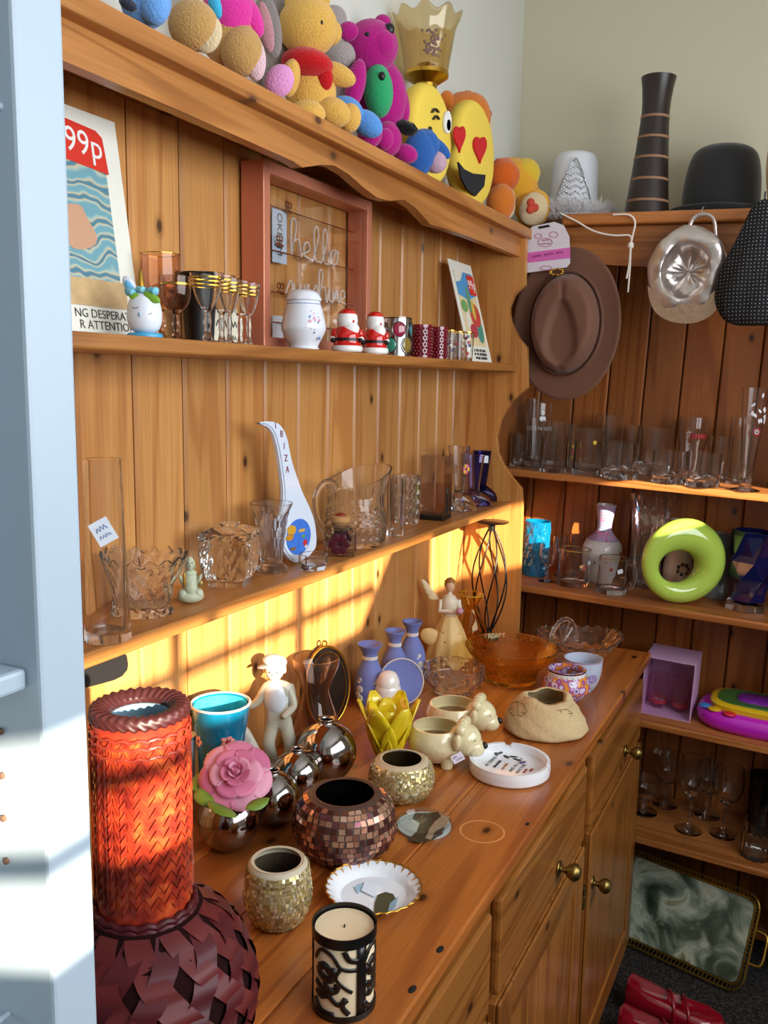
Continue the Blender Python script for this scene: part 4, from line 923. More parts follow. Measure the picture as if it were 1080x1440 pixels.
# two yellow face cushions
YEL = plain('EBCB4E', 0.85, bump=0.15, bscale=300)
def cushion(label, u, v, y, rv, feats, drop=0):
    p = aty(u, v, y); R_ = rv * mpp(*p); z0 = TOPZ + R_
    t = thing('face_cushion', label, 'cushion', (p.x, y, TOPZ), group='yellow face cushions')
    bm = bmesh.new(); lathe(bm, smoothp([(0, -0.026), (R_ * 0.7, -0.026), (R_ * 0.93, -0.019), (R_, 0.0), (R_ * 0.93, 0.019), (R_ * 0.7, 0.024), (0, 0.024)], 3), 36)
    bmesh.ops.rotate(bm, verts=bm.verts, matrix=Matrix.Rotation(PI / 2, 3, 'X')); bmesh.ops.translate(bm, verts=bm.verts, vec=(0, 0, R_))
    bmesh.ops.recalc_face_normals(bm, faces=bm.faces); mesh_obj('cushion_body', bm, YEL, t, smooth=180)
    for nm, c, pts in feats:
        q = [aty(a, b, y - 0.028) for a, b in pts]; bm = bmesh.new()
        prism(bm, [(s.x - p.x, s.z - TOPZ) for s in q], 'y', -0.030, -0.0255); mesh_obj(nm, bm, plain(c, 0.7), t)
def oval(u, v, a, b, n=16, rot=0): return [(u + a * math.cos(s) * math.cos(rot) - b * math.sin(s) * math.sin(rot), v + a * math.cos(s) * math.sin(rot) + b * math.sin(s) * math.cos(rot)) for s in [2 * PI * k / n for k in range(n)]]
def arc(pts, w): return smoothp(pts, 3) + [(a + w, b + w * 0.3) for a, b in reversed(smoothp(pts, 3))]
def heart(u, v, s, sy): return [(u + s * 0.062 * 16 * math.sin(a) ** 3, v - sy * 0.062 * (13 * math.cos(a) - 5 * math.cos(2 * a) - 2 * math.cos(3 * a) - math.cos(4 * a))) for a in [2 * PI * k / 26 for k in range(26)]]
cushion('winking yellow face cushion beside the small blue dog', 598, 184, 0.797, 68, [
    ('eye_white', 'E8E8E4', oval(629, 172, 5, 16)), ('pupil', '1A3A6A', oval(630, 176, 3, 8)), ('wink', '3A3020', arc([(607, 158), (611, 152), (616, 158)], 2)), ('smile', '3A3020', arc([(604, 178), (607, 192), (616, 204)], 2)), ('brow', '3A3020', arc([(609, 168), (613, 162), (617, 168)], 1.5))])
cushion('yellow heart-eyed face cushion with a wide black smile', 661, 212, 0.792, 71, [
    ('heart_eye', 'C8141C', heart(646, 193, 8, 21)), ('heart_eye', 'C8141C', heart(675, 208, 9, 21)), ('mouth', '14161E', [(644, 228), (652, 238), (664, 244), (682, 246), (680, 262), (668, 276), (656, 266), (648, 250)])])
# glass oil lamp shade on brass
x = xof(597, 0.842, 2.05); y = 0.842; s_ = mpp(x, y, 2.1)
zt = zof(24, x, y) - TOPZ; zb_ = zof(106, x, y) - TOPZ
t = thing('oil_lamp', 'brass oil lamp with flared amber glass shade and frilled rim', 'lamp', (x, y, TOPZ))
rr = 46 * s_
vessel('shade', [(rr * 0.66, zb_), (rr * 0.70, zb_ + (zt - zb_) * 0.2), (rr * 0.80, zb_ + (zt - zb_) * 0.55), (rr * 0.88, zb_ + (zt - zb_) * 0.8), (rr * 1.03, zt)], glass('D9B878', 1.6, body=0.1), 0.002, zb_ + 0.001, 60,
       lambda a, fz, r_, z, o: (r_ * (1 + 0.05 * math.cos(9 * a) * max(0, fz - 0.85) / 0.15), z + 0.007 * math.cos(9 * a) * max(0, fz - 0.88) / 0.12), t, sm=3, smooth=180)
bm = bmesh.new(); random.seed(11)
for k in range(60):
    a = random.gauss(-PI / 2 - 0.95, 0.16); f = random.uniform(0.2, 0.62); q = rr * (0.695 + 0.17 * f) + 0.001; ell(bm, (q * math.cos(a), q * math.sin(a), zb_ + (zt - zb_) * f), (0.0008, 0.003, 0.003), (0, 0, a), 6)
mesh_obj('flower_decal', bm, plain('7A5A50', 0.6), t, smooth=180)
solid('burner', [(rr * 0.30, zb_ - 0.05), (rr * 0.34, zb_ - 0.02), (rr * 0.68, zb_ - 0.004), (rr * 0.68, zb_ + 0.004), (rr * 0.3, zb_ + 0.01), (rr * 0.26, zb_ + 0.022)], GOLD, 28, t)
solid('font', [(rr * 0.28, 0), (rr * 0.28, 0.006), (rr * 0.2, 0.016), (rr * 0.15, zb_ * 0.3), (rr * 0.24, zb_ * 0.45), (rr * 0.26, zb_ * 0.55), (rr * 0.28, zb_ - 0.05)], GOLD, 28, t, sm=3)
# orange bears
OR, ORY = plush('D9792A'), plush('E8A832')
t = toy('orange_bear', 'orange plush bear with cream muzzle behind the face cushion', 662, 0.87)
blob(t, 'body', 664, 210, 0.88, 20, 44, OR, 14); hd = blob(t, 'head', 656, 164, 0.86, 34, 34, OR, 22, 0, None, 0.03); blob(t, 'muzzle', 677, 182, 0.835, 16, 26, plush('E4C9A4'), 12, 0, hd); blob(t, 'eye', 668, 156, 0.826, 3, 3, BLACK, 3, 0, hd, seg=10); blob(t, 'nose', 684, 160, 0.822, 8, 7, plush('B05A28'), 5, 0, hd, seg=12); blob(t, 'ear', 628, 140, 0.87, 10, 12, OR, 6, 0, hd)
t = toy('maple_leaf_bear', 'fluffy orange and yellow plush bear with red leaf on its foot pad', 722, 0.82)
blob(t, 'body', 722, 254, 0.83, 36, 30, ORY, 26, 0.2, None, 0.05); blob(t, 'chest', 706, 248, 0.81, 24, 24, plush('D9641E'), 22, 0, None, 0.06); blob(t, 'head', 738, 244, 0.80, 22, 20, plush('E8C23A'), 18, 0, None, 0.06)
l = blob(t, 'leg', 704, 284, 0.79, 20, 25, OR, 18, 0, None, 0.05); blob(t, 'foot_pad', 717, 286, 0.776, 8, 20, CRM, 6, 0, l)
l = blob(t, 'leg', 749, 293, 0.775, 25, 27, ORY, 14, 0.3, None, 0.04); fp_ = blob(t, 'foot_pad', 750, 294, 0.764, 20, 23, CRM, 9, 0.3, l)
for a, b in ((0, 0), (-7, -8), (7, -8), (9, 3), (5, 11), (-8, 3)): blob(t, 'leaf_emblem', 752 + a * 0.8, 292 + b * 0.9, 0.752, 6, 6, plain('C4432A', 0.8), 3, 0, fp_, seg=10)

# ================================================================== on and hanging from the bookcase top
KT = 1.9868
def ktop(u, x): return KP(u, KT, x)
# dark banded vase
p = ktop(908, 2.49); s_ = mpp(*p); h = zof(110, p.x, p.y) - p.z; r = 30.5 * s_
t = thing('banded_vase', 'tall dark brown wooden vase with pale bands', 'vase', p, KR)
bm = bmesh.new(); pf = [(0.98, 0), (1.0, 0.02), (0.86, 0.25), (0.72, 0.5), (0.63, 0.7), (0.62, 0.8), (0.68, 0.92), (0.77, 1.0)]
solid('body', [(r * a, h * b) for a, b in pf], plain('2A201C', 0.35, bump=0.1, bscale=40), 36, t, sm=5)
def rad(f):
    for (a, b), (c, d) in zip(pf, pf[1:]):
        if b <= f <= d: return a + (c - a) * (f - b) / (d - b)
for f in (0.11, 0.265, 0.42, 0.565, 0.71): ring('pale_band', r * rad(f) * 0.995, h * f, 0.0009, h * 0.017, plain('9A7050', 0.6), t)
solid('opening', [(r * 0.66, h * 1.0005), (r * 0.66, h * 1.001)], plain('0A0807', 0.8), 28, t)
# bowler
p = ktop(1010, 2.585); s_ = mpp(*p); h = zof(206, p.x, p.y) - p.z
t = thing('bowler_hat', 'black felt bowler hat lying on the bookcase top', 'hat', p, KR)
FELT = plain('0D0D10', 0.85, sheen=0.4)
a_ = 50 * s_
solid('crown', [(a_ * 1.0, 0.012), (a_ * 1.04, h * 0.3), (a_ * 0.98, h * 0.65), (a_ * 0.82, h * 0.9), (a_ * 0.45, h * 0.99), (0, h)], FELT, 36, t, sm=4, sx=1.15)
ring_b = bmesh.new(); lathe(ring_b, smoothp([(a_ * 0.9, 0.012), (a_ * 1.15, 0.004), (a_ * 1.36, 0.010), (a_ * 1.42, 0.024), (a_ * 1.38, 0.026), (a_ * 1.3, 0.014), (a_ * 1.0, 0.014)], 3), 40, sx=1.12)
mesh_obj('brim', ring_b, FELT, t, smooth=180); ring('band', a_ * 1.02, 0.014, 0.001, 0.02, plain('060608', 0.6), t).scale = (1.15, 1, 1)
# cream vase at the edge
p = ktop(1098, 2.45); s_ = mpp(*p)
tag(vessel('cream_vase', [(16 * s_, 0), (26 * s_, 60 * s_), (24 * s_, 110 * s_), (17 * s_, 140 * s_)], plain('D8C6A4', 0.5), 0.004, 0.01, loc=p, sm=4, rot=KR), 'cream pottery vase standing next to the bowler hat', 'vase')
# white party hat with tiara and feather trim
p = ktop(803, 2.58); s_ = mpp(*p); h = zof(213, p.x, p.y) - p.z
t = thing('cowgirl_hat', 'white party hat with silver tiara and fluffy feather trim', 'hat', p, KR)
WF = plain('E6E9F0', 0.6); r = 31 * s_
solid('crown', [(r * 1.1, 0.012), (r * 1.0, h * 0.6), (r * 0.9, h * 0.88), (r * 0.6, h * 0.97), (0, h * 0.94)], WF, 32, t, sm=3, sy=1.05)
bm = bmesh.new(); lathe(bm, smoothp([(r * 0.9, 0.014), (r * 1.3, 0.006), (r * 1.8, 0.016), (r * 1.78, 0.020), (r * 1.3, 0.010), (r * 0.95, 0.018)], 3), 36); mesh_obj('brim', bm, WF, t, smooth=180)
bm = bmesh.new(); random.seed(5)
for k in range(9000):
    a = random.uniform(0, 2 * PI); q = r * random.gauss(1.6, 0.15); c = Vector((q * math.cos(a), q * math.sin(a), 0.026 + random.gauss(0, 0.009)))
    d = Vector((math.cos(a) * random.gauss(0.5, 0.7), math.sin(a) * random.gauss(0.5, 0.7), random.gauss(0.25, 0.7))).normalized() * random.uniform(0.018, 0.042)
    c.z = max(c.z, 0.004)
    if c.z + d.z < 0.002: d.z = abs(d.z)
    w_ = Vector((random.gauss(0, 1), random.gauss(0, 1), random.gauss(0, 1))).normalized() * 0.0011
    bm.faces.new([bm.verts.new(c - w_), bm.verts.new(c + w_), bm.verts.new(c + d)])
mesh_obj('feather_trim', bm, plain('F0EEF0', 0.9), t)['kind'] = 'stuff'
bm = bmesh.new()
for row in range(9):
    for k in range(-8, 9):
        f = row / 8; wdt = (1 - f ** 1.4) + 0.08
        if abs(k / 8) > wdt: continue
        a = PI + 0.25 + k * 0.105; q = r * 1.1; z = h * 0.14 + f * h * 0.66 + 0.004 * math.sin(k * 1.6)
        ell(bm, (q * math.cos(a), q * math.sin(a), z), (0.0022, 0.0027, 0.0027), (0, 0, a), 6)
mesh_obj('tiara', bm, plain('D8E0EA', 0.12, 1.0), t, smooth=60)
tubeo('tiara_frame', [((r * 1.1) * math.cos(PI + 0.25 + k * 0.105), (r * 1.1) * math.sin(PI + 0.25 + k * 0.105), h * 0.16 + h * 0.68 * (1 - abs(k / 9) ** 1.2)) for k in range(-9, 10)], 0.0016, plain('C0C8D2', 0.15, 1.0), t, 6)
# its cord hanging over the cornice
XC = 2.352
cp = [(788, 300), (812, 312), (835, 325), (862, 331), (885, 331), (888, 340)]; c2 = [(862, 302), (884, 302), (893, 312), (890, 330), (887, 345), (885, 370), (881, 392)]; c3 = [(887, 345), (886, 375), (883, 411)]
t = thing('hat_cord', 'thin white cord looped and knotted over the bookcase cornice', 'cord', atx(887, 345, XC))
CORDM = plain('E9E0D4', 0.8)
def hang(pts): return smoothp([tuple(atx(u, v, XC) - Vector(t.location)) for u, v in pts], 5)
tubeo('strand', hang(cp), 0.0024, CORDM, t); tubeo('strand', hang(c2), 0.0024, CORDM, t); tubeo('strand', hang(c3), 0.0024, CORDM, t); ello('knot', (0, 0, 0), (0.006, 0.008, 0.009), CORDM, t)
# brown cowboy hat hanging, crown outwards
def cowboy(t, a, b, H_, bw, bh, mat):
    bm = bmesh.new(); S, Q = 56, []
    def hz(s, th):
        cx, cy = s * math.cos(th), s * math.sin(th)
        if s <= 1:
            side = H_ * (1 - max(0, (s - 0.72) / 0.28) ** 2.2)
            # teardrop dent, point towards +y
            ty = (cy + 0.18) / 0.62; wd = 0.40 * math.sqrt(max(0, 1 - ty * ty)) * (1 - 0.42 * ty) if abs(ty) < 1 else 0
            dd = wd - abs(cx)
            dent = max(0, min(1, (dd + 0.10) / 0.2))
            return side - H_ * 0.30 * dent * dent * (3 - 2 * dent)
        f = s - 1
        return -0.004 + bh * f * f * (math.cos(th) ** 2) - 0.25 * bh * f * f * math.sin(th) ** 2
    rad_ = [0] + [k / 18 for k in range(1, 18)] + [0.97, 1.0, 1.04, 1.15, 1.3, 1.5, 1.7, 1.85, 2.0]
    for s in rad_:
        if s == 0: Q.append([bm.verts.new((0, 0, hz(0, 0)))]); continue
        rw = []
        for k in range(S):
            th = 2 * PI * k / S
            if s <= 1: X, Y = a * s * math.cos(th), b * s * math.sin(th)
            else:
                f = s - 1; X, Y = (a + (bw[0] - a) * f) * math.cos(th), (b + (bw[1] - b) * f) * math.sin(th)
            rw.append(bm.verts.new((X, Y, hz(s, th))))
        Q.append(rw)
    for A, B_ in zip(Q, Q[1:]):
        for k in range(S):
            if len(A) == 1: bm.faces.new((A[0], B_[k], B_[(k + 1) % S]))
            else: bm.faces.new((A[k], B_[k], B_[(k + 1) % S], A[(k + 1) % S]))
    o = mesh_obj('felt_body', bm, mat, t, smooth=180)
    md = o.modifiers.new('thick', 'SOLIDIFY'); md.thickness = 0.003; md.offset = -1
    return o
pc = atx(796, 456, 2.366); s_ = mpp(*pc)
t = thing('cowboy_hat', 'brown felt cowboy hat hung up with its creased crown outwards', 'hat', pc)
t.matrix_world = basis((0, -1, 0), (0.02, 0.06, 1), pc)
HAT = plain('6E4632', 0.75, sheen=0.25, bump=0.1, bscale=200)
cowboy(t, 50 * s_, 70 * s_, 0.054, (76 * s_, 106 * s_), 0.010, HAT)
bm = bmesh.new(); lathe(bm, [(1.015 * 50 * s_, 0.004), (1.03 * 50 * s_, 0.006), (1.02 * 50 * s_, 0.016), (1.0 * 50 * s_, 0.014)], 40, sy=1.4); mesh_obj('hat_band', bm, plain('5A382A', 0.6), t, smooth=60)
for k in range(9): tubeo('buckle_ring' if k == 0 else 'buckle_stud', [(-14 * s_ + (9 * s_ * math.cos(k * 0.7) if k else 0) + (9 if k == 0 else 1.2) * s_ * math.cos(q), 71 * s_ + (4 * s_ * math.sin(k * 0.7) if k else 0) + (4 if k == 0 else 1.2) * s_ * math.sin(q), 0.02) for q in [2 * PI * i / 12 for i in range(12)]], 0.001, GOLD, t, 5, True)
# hang tag
XT = 2.350
tp = [(739, 328), (750, 318), (780, 312), (793, 317), (801, 333), (802, 370), (797, 376), (739, 384)]
p0 = atx(770, 350, XT)
t = thing('hang_tag', 'white and pink printed cardboard hang tag over the cowboy hat', 'tag', p0)
def tg(nm, pts, mat, d): bm = bmesh.new(); q = [atx(u, v, XT) - p0 for u, v in pts]; prism(bm, [(s.y, s.z) for s in q], 'x', d - 0.0008, d); return mesh_obj(nm, bm, mat, t)
tg('tag_board', tp, plain('DCD6E0', 0.5), 0); tg('pink_stripe', [(739, 356), (802, 348), (802, 363), (739, 370)], plain('D86AB8', 0.5), -0.001); tg('slot', [(757, 319), (772, 316), (774, 319), (758, 322)], BLACK, -0.001)
def ringpx(nm, u, v, a, b, mat): tubeo(nm, [tuple(atx(u + a * math.cos(s), v + b * math.sin(s), XT) - p0 + Vector((-0.0016, 0, 0))) for s in [2 * PI * k / 20 for k in range(20)]], 0.0008, mat, t, 5, True)
PK = plain('C0588A', 0.5); ringpx('printed_oval', 767, 341, 10, 6, PK); ringpx('printed_scroll', 757, 332, 5, 3, PK); ringpx('printed_scroll', 779, 330, 6, 4, PK); ringpx('printed_scroll', 768, 377, 8, 3, PK)
scrib('lettering', (4,), 0.009, PK, t, basis((0, -1, 0), (0, 0, 1), atx(767, 338, XT) - p0 + Vector((-0.0012, 0, 0)))); scrib('lettering', (7,), 0.008, PK, t, basis((0, -1, 0), (0, 0, 1), atx(767, 343, XT) - p0 + Vector((-0.0012, 0, 0)))); scrib('lettering', (4, 4, 3), 0.013, plain('A02A78', 0.5), t, basis((0, -1, 0.1), (0, 0, 1), atx(770, 358, XT) - p0 + Vector((-0.002, 0, 0))))
# silver cap
pc = atx(966, 392, 2.352); s_ = mpp(*pc)
t = thing('silver_cap', 'shiny silver and gold peaked cap hanging from a hook, inside showing', 'cap', pc)
t.matrix_world = basis((0, -1, 0), (0.0, 0.05, 1), pc)
FOIL = plain('CFC4BE', 0.28, 0.85, bump=0.6, bscale=45); FOILG = plain('C9A98C', 0.3, 0.85, bump=0.5, bscale=60)
bm = bmesh.new(); a, b = 51 * s_, 62 * s_
lathe(bm, smoothp([(0, -0.028), (0.45, -0.026), (0.8, -0.012), (1.0, 0.012), (0.98, 0.026), (0.84, 0.034), (0.66, 0.036), (0.62, 0.030), (0.66, 0.020), (0.62, 0.0), (0.4, -0.018), (0, -0.022)], 3), 48, lambda th, i, r_, z: (r_ * (1 + 0.03 * math.sin(2 * th + 1) + 0.02 * math.sin(5 * th + 6 * r_) + 0.012 * math.sin(11 * th + z * 200 + 3 * math.sin(3 * th))), z + 0.003 * math.sin(4 * th + 5 * r_) + 0.0018 * math.sin(9 * th + 2 * math.sin(2 * th))), sx=a, sy=b)
bmesh.ops.translate(bm, verts=bm.verts, vec=(0, 10 * s_, 0.0)); bmesh.ops.recalc_face_normals(bm, faces=bm.faces); mesh_obj('crown', bm, FOIL, t, smooth=60)
vis = [(-50, -10), (-46, -30), (-36, -48), (-18, -59), (4, -63), (24, -60), (40, -50), (47, -36), (44, -18), (28, -30), (4, -36), (-20, -32), (-38, -20)]
bm = bmesh.new(); prism(bm, smoothp([(x_ * s_, y_ * s_) for x_, y_ in vis], 3), 'z', 0.030, 0.034); mesh_obj('visor', bm, FOILG, t)
tubeo('strap', smoothp([(-2 * s_, 62 * s_, 0.02), (6 * s_, 80 * s_, 0.02), (20 * s_, 84 * s_, 0.02), (32 * s_, 76 * s_, 0.018), (36 * s_, 52 * s_, 0.012)], 5), [0.005] * 21, FOIL, t)
tubeo('hook', [(16 * s_, 96 * s_, 0.0), (16 * s_, 92 * s_, 0.018), (16 * s_, 82 * s_, 0.024)], 0.0015, plain('D0D0D0', 0.3, 1.0), t, 6)
# black dotted hat
DOT, nt, b_, o_ = newmat('black_dotted_cloth')
tc = N(nt, 'ShaderNodeTexCoord'); vo = N(nt, 'ShaderNodeTexVoronoi', voronoi_dimensions='2D', Scale=120.0); vo.inputs['Randomness'].default_value = 0.12; nt.links.new(tc.outputs['Object'], vo.inputs['Vector'])
rp = ramp(nt, vo.outputs['Distance'], [(0.0, 'B8B8C0'), (0.10, 'A8A8B0'), (0.16, '08080B')]); nt.links.new(rp.outputs[0], b_.inputs['Base Color']); b_.inputs['Roughness'].default_value = 0.9
pc = atx(1068, 378, 2.300); s_ = mpp(*pc)
t = thing('dotted_hat', 'floppy black hat with tiny white dots hanging from the cornice', 'hat', pc)
t.matrix_world = basis((0, -1, 0), (0, 0, 1), pc)
bm = bmesh.new(); pts = [(-2, 92), (12, 88), (26, 60), (44, 20), (58, -20), (56, -48), (46, -66), (30, -76), (0, -78)]
lathe(bm, smoothp([(max(0, a * s_), b * s_) for a, b in [(0, 95), (14, 86), (28, 56), (44, 16), (54, -24), (53, -50), (42, -70), (20, -78), (0, -74)]], 4), 40, lambda th, i, r_, z: (r_ * (1 + 0.05 * math.sin(7 * th + z * 30) + 0.025 * math.sin(13 * th)), z))
for v in bm.verts: v.co = Vector((v.co.x, v.co.z, v.co.y * 0.5 + 0.0))
for v in bm.verts: v.co = Vector((v.co.x, v.co.y, v.co.z))
bmesh.ops.recalc_face_normals(bm, faces=bm.faces); mesh_obj('gathered_crown', bm, DOT, t, smooth=180)
tubeo('hanging_loop', [(0, 92 * s_, 0), (0, 100 * s_, 0.004), (0, 104 * s_, 0.0)], 0.002, BLACK, t, 6)

# ================================================================== things on the worktop
def P(u, v, z=WT): return atz(u, v, z)
def hz_(v, x, y): return zof(v, x, y) - WT
# ---- wicker bottle vase
wx, wy = 0.628, 0.573
s_ = mpp(wx, wy, 1.05); h = hz_(987, wx, wy)
t = thing('wicker_vase', 'large dark red woven wicker bottle vase with wide straight neck', 'vase', (wx, wy, WT))
rn, rb = 0.0455, 0.113
WK, nt, b_, o_ = newmat('woven_reed_neck')
tc = N(nt, 'ShaderNodeTexCoord'); mp2 = N(nt, 'ShaderNodeMapping'); mp2.inputs['Scale'].default_value = (1, 1, 1); nt.links.new(tc.outputs['Object'], mp2.inputs[0])
no = N(nt, 'ShaderNodeTexNoise', Scale=60.0); nt.links.new(mp2.outputs[0], no.inputs['Vector'])
rp = ramp(nt, no.outputs[0], [(0.3, '6A1A12'), (0.55, 'A8341C'), (0.75, 'C85A28')]); nt.links.new(rp.outputs[0], b_.inputs['Base Color']); b_.inputs['Roughness'].default_value = 0.35; b_.inputs['Coat Weight'].default_value = 0.4
hb = h * 0.46                                                     # shoulder where the neck starts
REED = plain('4A1218', 0.5, spec=0.3, coat=0.05, var=0.4, bscale=25); REED2 = plain('5A1A1A', 0.5, spec=0.3, coat=0.05, var=0.4, bscale=25)
bp_ = [(rb * 0.72, 0), (rb * 0.88, hb * 0.15), (rb * 0.985, hb * 0.4), (rb * 0.97, hb * 0.6), (rb * 0.82, hb * 0.82), (rb * 0.6, hb * 0.95), (rn * 1.05, hb * 1.02)]
prof_b = smoothp(bp_, 5)
solid('body_lining', [(a * 0.972, b) for a, b in prof_b], plain('1E0808', 0.9, spec=0.1), 40, t)
def body_r(z):
    for (a, b), (c, d) in zip(prof_b, prof_b[1:]):
        if b <= z <= d: return a + (c - a) * (z - b) / max(d - b, 1e-6)
    return prof_b[-1][0]
def reed(a0, turn, wd, ph, mat):
    """one flat reed winding up the body, over and under its neighbours"""
    bm = bmesh.new(); n = 44; L, Rr = [], []
    for i in range(n + 1):
        f = i / n; z = 0.004 + f * (hb * 0.99 - 0.004); r_ = body_r(z); a = a0 + turn * f
        off = 0.0016 * math.sin(2 * PI * (f * 7 + ph)); w2 = wd / max(r_, 0.04) * (0.35 + 0.65 * min(1, r_ / rb)) 
        L.append(bm.verts.new(((r_ + off) * math.cos(a - w2), (r_ + off) * math.sin(a - w2), z))); Rr.append(bm.verts.new(((r_ + off) * math.cos(a + w2), (r_ + off) * math.sin(a + w2), z)))
    for i in range(n): bm.faces.new((L[i], Rr[i], Rr[i + 1], L[i + 1]))
    bmesh.ops.recalc_face_normals(bm, faces=bm.faces); mesh_obj('reed', bm, mat, t, smooth=60)
for k in range(13):
    reed(2 * PI * k / 13 + random.uniform(-0.05, 0.05), 1.35, random.uniform(0.014, 0.018), 0.0, REED); reed(2 * PI * (k + 0.5) / 13 + random.uniform(-0.05, 0.05), -1.35, random.uniform(0.014, 0.018), 0.5, REED2)
for z_, q in ((0.97, 1.12), (1.0, 1.10), (1.03, 1.08)): tubeo('binding', [(rn * q * math.cos(a), rn * q * math.sin(a), hb * z_ + 0.0015 * math.sin(18 * a)) for a in [2 * PI * k / 72 for k in range(72)]], 0.003, REED, t, 6, True)
vessel('neck', [(rn * 1.0, hb), (rn * 0.97, h * 0.7), (rn * 1.0, h * 0.97)], WK, 0.006, hb + 0.01, 40, parent=t)
nz = 15
for k in range(22):                                              # chevron braids up the neck
    bm = bmesh.new(); a0 = 2 * PI * k / 22
    for j in range(nz):
        z0 = hb * 1.07 + (h * 0.93 - hb * 1.07) * j / nz; dz = (h * 0.93 - hb * 1.07) / nz
        for s, lo, hi in ((1, 0.0, 0.5), (-1, 0.5, 1.0)):
            aa, ab = a0 + 2 * PI / 22 * lo, a0 + 2 * PI / 22 * hi; q = rn * 1.01
            za, zb2 = (z0, z0 + dz * 0.9) if s > 0 else (z0 + dz * 0.9, z0)
            vs = [((q + 0.0002) * math.cos(aa), (q + 0.0002) * math.sin(aa), za), ((q + 0.0022) * math.cos(ab), (q + 0.0022) * math.sin(ab), zb2), ((q + 0.0022) * math.cos(ab), (q + 0.0022) * math.sin(ab), zb2 + dz * 0.8), ((q + 0.0012) * math.cos(aa), (q + 0.0012) * math.sin(aa), za + dz * 0.8)]
            bm.faces.new([bm.verts.new(v) for v in vs])
    mesh_obj('braid', bm, WK, t)
bm = bmesh.new(); lathe(bm, smoothp([(rn * 0.62, h * 0.985), (rn * 0.8, h * 0.998), (rn * 1.0, h * 0.996), (rn * 1.05, h * 0.98), (rn * 1.0, h * 0.968), (rn * 0.66, h * 0.965), (rn * 0.62, h * 0.985)], 3), 180, lambda a, i, r_, z: (r_ * (1 + 0.016 * math.sin(30 * a + z * 900)), z + 0.0009 * math.sin(30 * a + r_ * 250)))
mesh_obj('plaited_rim', bm, plain('3A1414', 0.45, coat=0.2), t, smooth=60)
for z_ in (0.90, 0.925, 0.945): tubeo('binding', [(rn * 1.03 * math.cos(a), rn * 1.03 * math.sin(a), h * z_ + 0.0012 * math.sin(20 * a)) for a in [2 * PI * k / 72 for k in range(72)]], 0.0018, plain('7A2A1C', 0.35), t, 6, True)
vessel('metal_liner', [(rn * 0.60, h * 0.55), (rn * 0.63, h * 0.97)], plain('8FB2C4', 0.3, 0.4), 0.0015, h * 0.56, parent=t)

# ---- mosaic ball vases
def mosaic(label, u, vb, w, vr, wr, cols, rimc, inner, rows, group=None, tile=1.0):
    p = P(u, vb); m_ = mpp(*p); R_ = w * m_ / 2 * 1.02
    x, y, _ = stand(u, vb, w * 0.62); h = hz_(vr, x, y); rr = wr * mpp(x, y, WT + h) / 2
    t = thing('mosaic_vase', label, 'vase', (x, y, WT), group=group)
    pr_ = smoothp([(R_ * 0.58, 0), (R_ * 0.76, h * 0.06), (R_ * 0.94, h * 0.27), (R_, h * 0.47), (R_ * 0.955, h * 0.72), ((rr + R_) * 0.51, h * 0.92), (rr, h)], 5)
    vessel('body', pr_, plain(rimc, 0.5), 0.004, 0.008, 48, parent=t)
    bm = bmesh.new(); random.seed(int(u)); Lp = resample([q for q in pr_ if q[1] < h * (0.985 if inner == '0A0706' else 0.955)], rows)
    nm = len(cols)
    for (r0, z0), (r1, z1) in zip(Lp, Lp[1:]):
        n = max(14, int(2 * PI * r0 / (math.hypot(r1 - r0, z1 - z0) * 1.15 * tile))); sh = random.random()
        for k in range(n):
            a0 = 2 * PI * (k + sh + 0.06) / n; a1 = 2 * PI * (k + sh + 0.94) / n
            if random.random() < 0.35: a1 = a0 + (a1 - a0) * random.uniform(0.55, 0.95)
            q = [random.uniform(0.0006, 0.0020) for _ in range(4)]; e = 0.07; sk = random.uniform(-0.12, 0.12) * (a1 - a0)
            c = [(a0, r0 + (r1 - r0) * e, z0 + (z1 - z0) * e, q[0]), (a1, r0 + (r1 - r0) * e, z0 + (z1 - z0) * e, q[1]), (a1 + sk, r1 - (r1 - r0) * e, z1 - (z1 - z0) * e, q[2]), (a0 + sk, r1 - (r1 - r0) * e, z1 - (z1 - z0) * e, q[0] + q[2] - q[1])]
            f = bm.faces.new([bm.verts.new(((r_ + o) * math.cos(a), (r_ + o) * math.sin(a), z)) for a, r_, z, o in c]); f.material_index = random.randrange(nm)
    o = mesh_obj('mosaic_tiles', bm, [plain(c, 0.2, 0.7) if inner == '0A0706' else plain(c, 0.28, 0.5) for c in cols], t); o['kind'] = 'stuff'
    ring('rim_band', rr * 0.98, h * 0.985, 0.0016, h * 0.018, plain(rimc, 0.5), t)
    solid('inner_floor', [(rr * 0.9, 0.011), (rr * 0.9, 0.012)], plain(inner, 0.3), 28, t)
    if inner != '0A0706':
        bm = bmesh.new(); lathe(bm, [(max(a - 0.0048, 0.003), b) for a, b in pr_ if 0.01 < b < h * 0.9], 40); mesh_obj('inner_lining', bm, plain(inner, 0.25, 0.4, bump=0.8, bscale=90), t, smooth=180)
    else:
        bm = bmesh.new(); lathe(bm, [(max(a - 0.0048, 0.003), b) for a, b in pr_ if 0.01 < b < h * 0.97], 40); mesh_obj('inner_lining', bm, plain(inner, 0.2), t, smooth=180)
    return t
mosaic('large ball vase covered in copper and bronze mirror mosaic, black inside', 484, 1221, 147, 1114, 90, ['B08068', '8A5A48', '6A4038', 'C89A80', '5A3430', 'A06A58', '7A4A50', 'D0A890'], '4A342C', '0A0706', 13)
GC = ['C8B06A', 'D6C284', 'B09A58', 'E4D6A4', 'A08A50', 'CEBA78', 'ECE2BC']
mosaic('small gold mosaic ball vase standing beside the wicker vase', 391, 1312, 94, 1209, 74, GC, 'BFB49C', '5A4E3E', 19, 'gold mosaic vases', 0.9)
